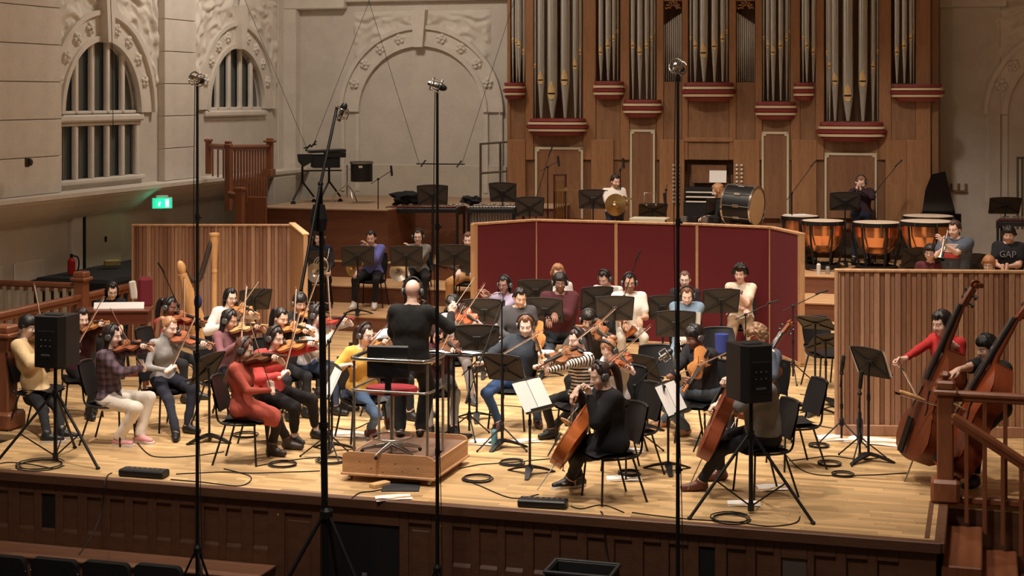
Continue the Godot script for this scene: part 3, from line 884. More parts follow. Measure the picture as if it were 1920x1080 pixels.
# ---------------------------------------------------------------- organ
func make_organ() -> void:
	var T := 28.8
	var o := thing("pipe_organ", "large pipe organ in brown wood with silver pipes, red corbels and gilded mouths", "pipe organ")
	var top := 6.6
	var board := func(called: String, x0: float, x1: float, y0: float, y1: float, t: float, thick: float, m: Material, bev := 0.008) -> MeshInstance3D:
		var s0 := SP(x0, t)
		var s1 := SP(x1, t)
		var mid := (x0 + x1) / 2
		var b := YP(mid, y1, t)
		var a := YP(mid, y0, t) if y0 > -90 else top
		return part(o, called, bx(Vector3(s1 - s0, a - b, thick), bev), m, SF((s0 + s1) / 2, t + thick / 2, (a + b) / 2))
	# bays: left, right, bottom, corbel left, corbel right, corbel top, corbel foot, pipes [centre, width, mouth]
	var bays := [
		[957, 985, 155, 945, 986, 155, 186, [[962, 6, 76], [969, 7, 80], [974, 9, 85], [982, 8, 98]]],
		[1000, 1093, 222, 988, 1105, 222, 254, [[1003.5, 6, 124], [1015, 15, 150], [1036, 20, 175], [1060, 18, 150], [1079, 12, 124], [1088, 8, 98]]],
		[1117, 1163, 152, 1112, 1173, 153, 186, [[1127, 10, 98], [1140.5, 11, 86], [1151, 8, 73], [1158, 5, 60]]],
		[1180, 1231, 187, 1167, 1244, 187, 220, [[1187, 9, 86], [1200, 11, 98], [1213, 9, 86], [1222, 7, 73], [1227.5, 5, 60]]],
		[1244, 1279, 153, 0, 0, 0, 0, []],
		[1290, 1367, 154, 1278, 1381, 155, 190, [[1295, 5, 72], [1304, 10, 86], [1320, 16, 99], [1340, 13, 87], [1355, 11, 73], [1363, 6, 60]]],
		[1380, 1416, 154, 0, 0, 0, 0, []],
		[1429, 1482, 190, 1414, 1496, 191, 224, [[1432, 5, 72], [1440, 8, 86], [1450, 11, 98], [1464, 10, 86], [1475, 8, 72], [1480, 5, 60]]],
		[1500, 1529, 155, 1487, 1528, 155, 188, [[1506, 6, 72], [1513, 9, 86], [1525, 9, 98]]],
		[1545, 1648, 228, 1530, 1664, 229, 265, [[1551, 6, 100], [1555.5, 8, 124], [1566, 14, 152], [1590, 20, 179], [1618, 18, 152], [1637, 10, 125], [1645.5, 6, 98]]],
		[1671, 1717, 157, 1668, 1772, 158, 190, [[1682, 10, 98], [1696, 10, 86], [1707.5, 8, 72], [1713, 5, 60]]]]
	board.call("case_back", 951, 1762, -100, 430, T + 0.75, 0.05, M.organ_wood2, 0.0)
	part(o, "added_case_roof", bx(Vector3(SP(1760, T) - SP(951, T), 0.05, 0.9), 0.0), M.organ_wood2, SF((SP(951, T) + SP(1760, T)) / 2, T + 0.45, top))  # unseen roof added to keep the case interior in shade
	# posts between the bays and boards below them
	var at := 951.0
	for b in bays:
		board.call("case_post", at, b[0], -100, 300, T, 0.12, M.organ_wood)
		board.call("case_board", b[0], b[1], b[2], 300, T + 0.02, 0.1, M.organ_wood2)
		at = b[1]
	board.call("case_post", at, 1745, -100, 300, T, 0.12, M.organ_wood)
	board.call("case_side", 1745, 1760, -100, 430, T + 0.1, 0.5, M.organ_wood2)
	board.call("case_side", 951, 957, -100, 430, T + 0.02, 0.7, M.organ_wood2)
	# lower case: uprights and inlaid panels
	for p in [[951, 985], [1108, 1150], [1236, 1283], [1375, 1424], [1484, 1531], [1660, 1700], [1700, 1745]]:
		board.call("case_upright", p[0], p[1], 262, 430, T - 0.02, 0.1, M.organ_wood)
	for p in [[985, 1108], [1150, 1236], [1424, 1484], [1531, 1660]]:
		board.call("lower_board", p[0], p[1], 280, 430, T + 0.05, 0.08, M.organ_panel)
	board.call("lower_board", 951, 1745, 258, 290, T + 0.03, 0.08, M.organ_wood2)
	for p in [[1003, 1093, 276], [1181, 1228, 243], [1428, 1479, 247], [1546, 1644, 287]]:
		var f: Array = [[p[0], p[0] + 4, p[2], 410], [p[1] - 4, p[1], p[2], 410], [p[0], p[1], p[2], p[2] + 4.5], [p[0] + 3, p[0] + 8, p[2] + 3, p[2] + 8], [p[1] - 8, p[1] - 3, p[2] + 3, p[2] + 8]]
		board.call("inlay_panel", p[0] + 4, p[1] - 4, p[2] + 4, 410, T - 0.03, 0.03, M.organ_panel)
		for r in f:
			board.call("inlay_strip", r[0], r[1], r[2], r[3], T - 0.045, 0.03, M.organ_cream, 0.002)
	# console recess with music desk, drawstops and keys
	board.call("console_back", 1283, 1375, 258, 420, T + 0.3, 0.05, M.organ_wood2)
	board.call("console_head", 1283, 1375, 258, 266, T - 0.02, 0.3, M.organ_wood)
	board.call("console_shelf_light", 1290, 1358, 279, 282, T + 0.15, 0.03, M.organ_cream)
	board.call("console_desk", 1296, 1362, 309, 344, T + 0.12, 0.03, M.organ_panel)
	board.call("console_keys", 1283, 1375, 352, 374, T - 0.1, 0.35, M.black_plastic)
	for k in 3:
		board.call("manual", 1286, 1372, 360 + k * 9, 362 + k * 9, T - 0.16 - k * 0.08, 0.1, mat("ivory", rgb(222, 212, 196), 0.5), 0.002)
	board.call("console_desk", 1281, 1377, 378, 420, T - 0.3, 0.3, M.black_plastic)
	for x in [1261, 1270, 1379, 1388]:
		for k in 10:
			board.call("drawstop", x, x + 4.5, 308 + k * 7.6, 312.5 + k * 7.6, T - 0.07, 0.05, mat("knob_cream", rgb(214, 204, 190), 0.4), 0.012)
	# corbels: half-round mouldings, red with two gold rings
	for b in bays:
		if b[4] == 0:
			continue
		var s0 := SP(b[3], T)
		var s1 := SP(b[4], T)
		var mid: float = (b[3] + b[4]) / 2.0
		var hw := (s1 - s0) / 2
		var y0 := YP(mid, b[6], T)
		var y1 := YP(mid, b[5], T)
		var deep := 0.30 if hw > 0.5 else 0.22
		var layers := [[0.0, 0.2, 0.72, 0.88, "organ_red"], [0.2, 0.25, 0.82, 0.82, "organ_red"], [0.25, 0.38, 0.92, 0.95, "organ_gold"], [0.38, 0.43, 0.86, 0.86, "organ_red"], [0.43, 0.6, 0.98, 1.0, "organ_red"], [0.6, 0.65, 0.86, 0.86, "organ_red"], [0.65, 0.78, 0.94, 0.94, "organ_gold"], [0.78, 0.83, 0.83, 0.83, "organ_red"], [0.83, 1.0, 0.9, 0.88, "organ_red"]]
		for L in layers:
			var m := MB.new()
			var e := func(k: float, g: float, y: float) -> Vector3:
				return Vector3(-cos(g) * hw * k, y, pow(maxf(sin(g), 0.0), 0.6) * deep * k)
			var h0 := lerpf(y0, y1, L[0])
			var h1 := lerpf(y0, y1, L[1])
			for i in 20:
				var g0 := PI * i / 20
				var g1 := PI * (i + 1) / 20
				m.quad(e.call(L[2], g0, h0), e.call(L[2], g1, h0), e.call(L[3], g1, h1), e.call(L[3], g0, h1))
				m.tri(Vector3(0, h1, 0), e.call(L[3], g0, h1), e.call(L[3], g1, h1))
				m.tri(Vector3(0, h0, 0), e.call(L[2], g1, h0), e.call(L[2], g0, h0))
			part(o, "corbel_band", m, M[L[4]], SF((s0 + s1) / 2, T, 0))
	# pipes
	for b in bays:
		var mid: float = (b[0] + b[1]) / 2.0
		var half: float = (b[1] - b[0]) / 2.0
		for p in b[7]:
			var k: float = (p[0] - mid) / half
			var big: bool = b[4] != 0
			var bulge := 0.16 * sqrt(maxf(0.0, 1.0 - k * k)) if big else 0.0
			pipe(o, p[0], p[1], p[2], b[2] - 1.0, T + 0.12 - bulge, top)
	for k in 9:
		pipe(o, 1246 + k * 3.9, 3.4, 71 + k * 3.7, 152, T + 0.06, YP(1260, 46.0 - 2.6 * k, T))
		pipe(o, 1383 + k * 3.9, 3.4, 102 - k * 3.7, 153, T + 0.06, YP(1400, 24.0 + 2.6 * k, T))
	# carved heads over the small pipes
	for x in [1262, 1398]:
		board.call("carved_head_board", x - 18, x + 18, -100, 2, T + 0.02, 0.05, M.organ_wood)
		var s := SP(x, T)
		for k in 7:
			var g := PI * k / 6
			var c := Vector3(cos(g) * 0.13, sin(g) * 0.12, 0)
			part(o, "carved_scroll", MB.new().tube(curve([c * 0.4, c * 0.8 + Vector3(0.02, 0.02, 0.02), c, c * 0.9 + Vector3(-0.03, 0.03, 0)], 4), 0.014, 6), M.organ_wood, SF(s, T + 0.03, YP(x, 16, T)))
func pipe(o: Node3D, px: float, w: float, mouth: float, foot: float, t: float, top: float) -> void:
	var d := dep(px, t)
	var r := w / 2.0 * d / FOC
	var ym := YP(px, mouth, t)
	var yf := YP(px, foot, t)
	var m := MB.new()
	var pts := [Vector3(0, yf, 0), Vector3(0, ym - r * 0.8, 0), Vector3(0, ym - r * 0.4, 0), Vector3(0, top, 0)]
	m.tube(pts, [r * 0.32, r * 0.94, r, r], 14 if w > 6 else 8)
	var p := part(o, "organ_pipe", m, M.pipe, SF(SP(px, t), t, 0))
	if w >= 4.5:
		# gilded mouth: lower lip, dark strip painted as the shade of the open gap, pointed upper lip, laid on the front of the pipe
		var k := r * 0.66
		var lip := MB.new()
		var arc := func(x: float, y: float) -> Vector3:
			return Vector3(x, y, sqrt(maxf(r * r - x * x, 0.0)) + 0.004)
		var strip := func(mm: MB, y0: float, y1: float, w0: float, w1: float) -> void:
			for i in 6:
				var a := -1.0 + i / 3.0
				var b := -1.0 + (i + 1) / 3.0
				mm.quad(arc.call(a * w0, y0), arc.call(b * w0, y0), arc.call(b * w1, y1), arc.call(a * w1, y1))
		strip.call(lip, ym - r * 1.1, ym - r * 0.75, k * 0.35, k * 0.85)
		strip.call(lip, ym - r * 0.75, ym - r * 0.2, k * 0.85, k)
		strip.call(lip, ym + r * 0.12, ym + r * 1.0, k, k * 0.9)
		strip.call(lip, ym + r * 1.0, ym + r * 1.8, k * 0.9, k * 0.45)
		strip.call(lip, ym + r * 1.8, ym + r * 2.3, k * 0.45, k * 0.05)
		part(p, "pipe_mouth", lip, M.pipe_gold)
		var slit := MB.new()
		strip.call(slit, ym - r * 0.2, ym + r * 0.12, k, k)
		part(p, "mouth_shade_strip", slit, M.mouth_shade)  # no real gap: its shade is this dark strip

# ---------------------------------------------------------------- acoustic screens
func slat_screen(label: String, a: Vector3, b: Vector3, h: float, n: int, foot: bool, rs: int) -> Node3D:
	var r := RandomNumberGenerator.new()
	r.seed = rs
	var d := b - a
	var len := d.length()
	var bas := Basis(d.normalized(), Vector3.UP, d.normalized().cross(Vector3.UP))
	var o := thing("slat_screen", label, "screen", Transform3D(bas, a))
	part(o, "backing", MB.new().box(Vector3(len / 2, h / 2, -0.035), Vector3(len, h - 0.02, 0.03)), M.slat3)
	var x := 0.0
	for i in n:
		var w := len / n * r.randf_range(0.82, 1.18)
		if i == n - 1 or x + w > len:
			w = len - x
		if w < 0.01:
			break
		var out := 0.05 if i % 2 == 0 else 0.03
		part(o, "slat", MB.new().box(Vector3(x + w / 2, h / 2, out / 2 - 0.02), Vector3(w - 0.003, h - 0.04, out), 0.004), M["slat%d" % r.randi_range(0, 5)])
		x += w
	part(o, "top_rail", MB.new().box(Vector3(len / 2, h - 0.01, -0.005), Vector3(len + 0.01, 0.03, 0.1), 0.006), M.screen_wood)
	part(o, "side_rail", MB.new().box(Vector3(0.012, h / 2, -0.005), Vector3(0.03, h - 0.02, 0.1), 0.006), M.slat5)
	if foot:
		part(o, "bottom_rail", MB.new().box(Vector3(len / 2, 0.06, 0.0), Vector3(len, 0.12, 0.11), 0.008), M.slat0)
	return o
func make_screens() -> void:
	var h := 1.83
	var top := func(px: float, py: float) -> Vector3:
		var p := G(px, py, h)
		p.y = 0
		return p
	slat_screen("vertical slatted wooden acoustic screen standing behind the harp", top.call(248, 421), top.call(556, 421), h, 44, true, 3)
	var w := thing("screen_wing", "plain pale wooden end wing of the screen beside the seated horn player", "screen")
	var p0: Vector3 = top.call(548, 422)
	var p1: Vector3 = top.call(573, 438)
	var q := Basis((p1 - p0).normalized(), Vector3.UP, (p1 - p0).normalized().cross(Vector3.UP))
	var L := (p1 - p0).length()
	part(w, "wing_board", MB.new().prism(PackedVector2Array([Vector2(0, 0), Vector2(L, 0), Vector2(L, h - 0.02), Vector2(L * 0.5, h), Vector2(0, h + 0.02)]), -0.03, 0.03), M.screen_wood, Transform3D(q, p0))
	part(w, "wing_cap", MB.new().box(Vector3(L / 2, h + 0.01, 0), Vector3(L + 0.02, 0.03, 0.1), 0.008, Basis(Vector3.BACK, -0.02)), mat("cap_pale", rgb(232, 190, 140), 0.5), Transform3D(q, p0))
	# right slatted screen behind the basses, kept in front of the low steps
	slat_screen("tall slatted wooden acoustic screen standing behind the double bass players", top.call(1566, 505), top.call(2080, 509), h, 52, true, 8)
	# red felt screens round the wind players: panels with pale edging
	h = 1.85
	var corners: Array = [top.call(886, 421), top.call(1005, 413), top.call(1156, 417), top.call(1308, 421), top.call(1446, 427), top.call(1505, 440)]
	var names := ["narrow dark red felt screen panel beside the khaki-trousered player", "dark red felt screen panel behind the flute and clarinet players", "dark red felt screen panel behind the two seated men in white tops", "dark red felt screen panel behind the woman in the denim jacket and bassoonist", "narrow angled dark red felt screen panel ending in a pale post"]
	for i in 5:
		var a: Vector3 = corners[i]
		var b: Vector3 = corners[i + 1]
		var d := (b - a)
		var len := d.length()
		var o := thing("felt_screen", names[i], "screen", Transform3D(Basis(d.normalized(), Vector3.UP, d.normalized().cross(Vector3.UP)), a), "red felt screens")
		part(o, "felt_panel", MB.new().box(Vector3(len / 2, h / 2, 0), Vector3(len - 0.03, h - 0.05, 0.05), 0.004), M.red_felt)
		part(o, "top_rail", MB.new().box(Vector3(len / 2, h - 0.015, 0), Vector3(len, 0.035, 0.08), 0.006), M.screen_wood)
		part(o, "side_post", MB.new().box(Vector3(0.012 if i > 0 else 0.03, h / 2, 0), Vector3(0.025 if i > 0 else 0.09, h - 0.03, 0.07), 0.005), M.screen_wood)
		part(o, "side_post", MB.new().box(Vector3(len - (0.012 if i < 4 else 0.05), h / 2, 0), Vector3(0.025 if i < 4 else 0.1, h - 0.03, 0.07), 0.005), M.screen_wood)
		part(o, "bottom_rail", MB.new().box(Vector3(len / 2, 0.03, 0), Vector3(len, 0.05, 0.08), 0.006), M.screen_wood)
# ---------------------------------------------------------------- chairs, stands, microphones
func chair_proto() -> Array:              # the shared meshes of the stacking chair; front is +z, foot at the origin
	if cache.has("chair"):
		return cache["chair"]
	var seat := MB.new().grid(8, 8, func(i, j):
		var x: float = -0.21 + 0.42 * j / 8.0
		var z: float = -0.20 + 0.42 * i / 8.0
		return Vector3(x * (1.0 - 0.12 * (1.0 - i / 8.0)), 0.45 + 0.9 * x * x * 0.5 + (0.0 if z < 0.1 else -1.6 * (z - 0.1) * (z - 0.1)), z))
	seat.grid(8, 8, func(i, j):
		var x: float = -0.21 + 0.42 * j / 8.0
		var z: float = -0.20 + 0.42 * i / 8.0
		return Vector3(x * (1.0 - 0.12 * (1.0 - i / 8.0)), 0.425 + 0.9 * x * x * 0.5 + (0.0 if z < 0.1 else -1.6 * (z - 0.1) * (z - 0.1)), z), true)
	seat.box(Vector3(0, 0.43, 0.0), Vector3(0.38, 0.02, 0.38), 0.008)
	var back := MB.new()
	for side in 2:
		back.grid(8, 8, func(i, j):
			var x: float = -0.205 + 0.41 * j / 8.0
			var k: float = i / 8.0
			var cut: float = 1.0 - 0.10 * pow(absf(k - 0.45) * 2.0, 3.0)
			return Vector3(x * cut, 0.52 + 0.34 * k, -0.23 - 0.10 * k + 1.0 * x * x - side * 0.018), side == 1)
	back.tube([Vector3(-0.18, 0.86, -0.30), Vector3(-0.1, 0.87, -0.325), Vector3(0, 0.87, -0.335), Vector3(0.1, 0.87, -0.325), Vector3(0.18, 0.86, -0.30)], 0.014, 6)
	var leg := MB.new().tube([Vector3.ZERO, Vector3(0, 1, 0)], 0.011, 6)
	var frame := MB.new()
	for s in [-1, 1]:
		frame.tube(curve([Vector3(s * 0.17, 0.41, 0.17), Vector3(s * 0.19, 0.41, -0.1), Vector3(s * 0.18, 0.45, -0.22), Vector3(s * 0.17, 0.6, -0.25), Vector3(s * 0.16, 0.72, -0.28)], 4), 0.011, 6)
	frame.tube([Vector3(-0.18, 0.41, 0.14), Vector3(0.18, 0.41, 0.14)], 0.01, 6)
	frame.tube([Vector3(-0.18, 0.41, -0.14), Vector3(0.18, 0.41, -0.14)], 0.01, 6)
	cache["chair"] = [seat.mesh(), back.mesh(), leg.mesh(), frame.mesh()]
	return cache["chair"]
func chair(label: String, at: Vector3, yaw: float, empty := false) -> Node3D:
	var m := chair_proto()
	var t := thing("stacking_chair", label, "chair", XF(at, yaw), "chairs of the players")
	part(t, "seat", m[0], M.black_plastic)
	part(t, "backrest", m[1], M.black_plastic)
	for p in [[-1, 1], [1, 1], [-1, -1], [1, -1]]:
		var a := Vector3(p[0] * 0.22, 0, 0.19 if p[1] > 0 else -0.27)
		var b := Vector3(p[0] * 0.18, 0.42, 0.16 if p[1] > 0 else -0.14)
		var T := aim(a, b - a, Vector3.BACK)
		T.basis = T.basis.scaled_local(Vector3(1, (b - a).length(), 1))
		part(t, "leg", m[2], M.black_metal, T)
	part(t, "seat_frame", m[3], M.black_metal)
	return t

# a music stand: y_desk is the height of the middle of the desk, yaw the way its reader looks from (the front of the desk faces +z)
func music_stand(label: String, at: Vector3, yaw: float, hdesk: float, tilt := 0.35, wide := 0.52) -> Node3D:
	var t := thing("music_stand", label, "music stand", XF(at, yaw), "black music stands")
	var desk := desk_meshes(wide)
	var T := Transform3D(Basis(Vector3.RIGHT, -tilt), Vector3(0, hdesk, 0))
	part(t, "desk", desk[0], M.stand_desk, T)
	part(t, "desk_braces", desk[1], M.stand_brace, T)
	part(t, "desk_lip", desk[2], M.stand_brace, T)
	part(t, "shaft", MB.new().tube([Vector3(0, 0.06, -0.03), Vector3(0, hdesk - 0.1, -0.03), Vector3(0, hdesk, -0.025)], 0.013, 8), M.black_metal)
	part(t, "collar", MB.new().tube([Vector3(0, hdesk * 0.62, -0.03), Vector3(0, hdesk * 0.62 + 0.06, -0.03)], 0.019, 8), M.black_metal)
	for k in 3:
		part(t, "base_foot", foot_mesh(), M.black_metal, Transform3D(Basis(Vector3.UP, TAU * k / 3.0 + PI), Vector3(0, 0, -0.03)))
	return t
func foot_mesh() -> Mesh:
	if not cache.has("foot"):
		var m := MB.new()
		var pts := curve([Vector3(0, 0.09, 0.0), Vector3(0, 0.075, 0.08), Vector3(0, 0.05, 0.17), Vector3(0, 0.012, 0.27)], 3)
		for i in pts.size() - 1:
			var a: Vector3 = pts[i]
			var b: Vector3 = pts[i + 1]
			var w0 := 0.045 - 0.03 * i / pts.size()
			var w1 := 0.045 - 0.03 * (i + 1) / pts.size()
			var dn := Vector3(0, -0.022, 0)
			m.quad(a + Vector3(-w0, 0, 0), b + Vector3(-w1, 0, 0), b + Vector3(w1, 0, 0), a + Vector3(w0, 0, 0))
			m.quad(a + Vector3(w0, 0, 0), b + Vector3(w1, 0, 0), b + Vector3(w1, 0, 0) + dn, a + Vector3(w0, 0, 0) + dn)
			m.quad(a + Vector3(-w0, 0, 0) + dn, b + Vector3(-w1, 0, 0) + dn, b + Vector3(-w1, 0, 0), a + Vector3(-w0, 0, 0))
		cache["foot"] = m.mesh()
	return cache["foot"]
func desk_meshes(wide: float) -> Array:
	var key := "desk%.2f" % wide
	if cache.has(key):
		return cache[key]
	var h := 0.33
	var w := wide / 2
	var pl := PackedVector2Array()
	for k in 9:
		var x := lerpf(-w, w, k / 8.0)
		pl.append(Vector2(x, h / 2 + 0.02 * (1 - pow(x / w, 2))))
	pl.append(Vector2(w * 0.94, -h / 2))
	pl.append(Vector2(-w * 0.94, -h / 2))
	var plate := MB.new().prism(pl, -0.003, 0.003)
	var br := MB.new()
	for s in [-1, 1]:
		for r in [-1, 1]:
			var a := Vector3(s * w * 0.86, r * h * 0.40, -0.009)
			var dir := Vector3(0, 0, -0.012) - a
			br.box(a / 2 + Vector3(0, 0, -0.006), Vector3(dir.length(), 0.022, 0.012), 0.003, Basis(dir.normalized(), Vector3.BACK.cross(dir.normalized()), Vector3.BACK))
	br.box(Vector3(0, 0, -0.014), Vector3(0.1, 0.09, 0.02), 0.008)
	for s in [-1, 1]:
		br.box(Vector3(s * w * 0.965, 0, -0.004), Vector3(0.014, h, 0.012), 0.003, Basis(Vector3.BACK, -s * 0.045))
	br.tube([Vector3(-w, h / 2, -0.002), Vector3(-w * 0.5, h / 2 + 0.015, -0.002), Vector3(0, h / 2 + 0.02, -0.002), Vector3(w * 0.5, h / 2 + 0.015, -0.002), Vector3(w, h / 2, -0.002)], 0.007, 6)
	var lip := MB.new().box(Vector3(0, -h / 2, 0.03), Vector3(wide * 0.94, 0.01, 0.07), 0.003).box(Vector3(0, -h / 2 + 0.012, 0.063), Vector3(wide * 0.94, 0.025, 0.006), 0.002)
	cache[key] = [plate.mesh(), br.mesh(), lip.mesh()]
	return cache[key]
# stand seen at pixel (x, y) for the middle of its desk, its foot on the level lv at pixel row fy
func stand_px(label: String, x: float, y: float, fy: float, yaw: float, lv := 0.0, tilt := 0.35, wide := 0.52, sheet := 0) -> Node3D:
	var at := G(x, fy, lv)
	var h := D(x, y, -at.z).y - lv
	var t := music_stand(label, at, deg_to_rad(yaw), h, tilt, wide)
	if sheet:
		var sm := MB.new()
		var pw := 0.225 if sheet == 1 else 0.31
		for s in [-1, 1]:
			if sheet == 1 or (sheet == 2 and s > 0) or (sheet == 3 and s < 0):
				sm.grid(4, 4, func(i, j): return Vector3(s * 0.004 + s * pw * j / 4.0, -0.15 + 0.31 * i / 4.0, 0.008 + 0.012 * sin(j / 4.0 * PI)), s < 0)
		solo("sheet_music", "white sheet music on the stand" + label.substr(label.find("stand") + 5), "sheet music", sm, M.paper, t.transform * Transform3D(Basis(Vector3.RIGHT, -tilt), Vector3(0, h, 0.0)), "sheet music on the stands")
	return t

func mic(label: String, at: Vector3, dir: Vector3, kind := 0) -> Node3D:     # 0 pencil, 1 large round body, 2 side-address in a shock mount
	var t := thing("microphone", label, "microphone", aim(at, dir, Vector3(0.3, 0.1, 0.9)), "microphones")
	if kind == 0:
		part(t, "body", MB.new().lathe([Vector2(0, -0.09), Vector2(0.011, -0.088), Vector2(0.012, 0.05), Vector2(0.0, 0.05)], 10), M.black_metal)
		part(t, "capsule", MB.new().lathe([Vector2(0.013, 0.05), Vector2(0.013, 0.085), Vector2(0.0, 0.088)], 10), M.black_rubber)
	elif kind == 1:
		part(t, "body", MB.new().lathe([Vector2(0, -0.1), Vector2(0.022, -0.095), Vector2(0.026, -0.02), Vector2(0.026, 0.0), Vector2(0, 0.0)], 12), M.chrome)
		part(t, "grille", MB.new().ball(Vector3(0, 0.035, 0), Vector3(0.032, 0.045, 0.032), 10), mat("mesh_grey", rgb(60, 60, 62), 0.4, 0.6))
		var hoop := MB.new()
		for y in [-0.06, 0.02]:
			var ring := []
			for k in 14:
				ring.append(Vector3(cos(TAU * k / 14) * 0.062, y, sin(TAU * k / 14) * 0.062))
			hoop.tube(ring, 0.006, 6, false, true)
		for k in 4:
			var g := TAU * k / 4 + 0.4
			hoop.tube([Vector3(cos(g) * 0.062, -0.06, sin(g) * 0.062), Vector3(cos(g) * 0.062, 0.02, sin(g) * 0.062)], 0.005, 6)
		part(t, "shock_mount", hoop, M.chrome)
	else:
		part(t, "body", MB.new().lathe([Vector2(0, -0.09), Vector2(0.02, -0.09), Vector2(0.022, 0.03), Vector2(0.0, 0.035)], 12), M.black_metal)
		part(t, "grille", MB.new().lathe([Vector2(0.021, 0.03), Vector2(0.022, 0.085), Vector2(0.0, 0.10)], 12), M.black_rubber)
	return t
# tripod stand: foot on the ground, pole to the top, optional boom from the pole top to a tip where the microphone sits
func mic_stand(label: String, foot: Vector3, top: Vector3, boom = null, leg := 0.32, legy := 0.28, r := 0.012, turn := 0.3, back := 0.15) -> Node3D:
	var t := thing("microphone_stand", label, "microphone stand", Transform3D(Basis(), foot), "microphone stands")
	var up := top - foot
	part(t, "pole", MB.new().tube([Vector3(0, legy * 0.3, 0), up * 0.5, up], [r * 1.25, r * 1.15, r * 0.8], 8), M.black_metal)
	part(t, "clutch", MB.new().tube([up * 0.5, up * 0.5 + Vector3(0, 0.05, 0)], r * 1.9, 8), M.black_metal)
	part(t, "hub", MB.new().lathe([Vector2(r * 1.3, legy - 0.06), Vector2(r * 2.6, legy - 0.04), Vector2(r * 2.6, legy + 0.02), Vector2(r * 1.4, legy + 0.05)], 10), M.black_metal)
	for k in 3:
		var g := turn + TAU * k / 3.0
		var e := Vector3(sin(g) * leg, 0.012, cos(g) * leg)
		part(t, "tripod_leg", MB.new().tube([Vector3(sin(g) * r, legy, cos(g) * r), e], r * 0.8, 6), M.black_metal)
		part(t, "rubber_foot", MB.new().ball(e, Vector3(r, r, r) * 1.4, 6), M.black_rubber)
	if boom != null:
		var b: Vector3 = boom - foot
		var dir := (b - up).normalized()
		part(t, "boom", MB.new().tube([up - dir * back, b], r * 0.65, 6), M.black_metal)
		part(t, "boom_joint", MB.new().ball(up, Vector3(0.025, 0.025, 0.025), 8), M.black_metal)
	return t
func cable(label: String, pts: Array, r := 0.005, m: Material = null) -> void:
	solo("cable", label, "cable", MB.new().tube(curve(pts, 6), r, 5), m if m else M.black_rubber, Transform3D(), "cables on the platform")
func coil(label: String, at: Vector3, rad: float, turns := 3, r := 0.006) -> void:
	var pts := []
	var q := RandomNumberGenerator.new()
	q.seed = int(absf(at.x) * 1000)
	for k in turns * 14:
		var g := TAU * k / 14.0
		var rr := rad * (1.0 + 0.09 * sin(g * 0.37 + at.x) + 0.04 * q.randf())
		pts.append(at + Vector3(cos(g) * rr, r + 0.008 * k / 14.0, sin(g) * rr))
	solo("cable_coil", label, "cable", MB.new().tube(pts, r, 5), M.black_rubber, Transform3D(), "coiled cables")

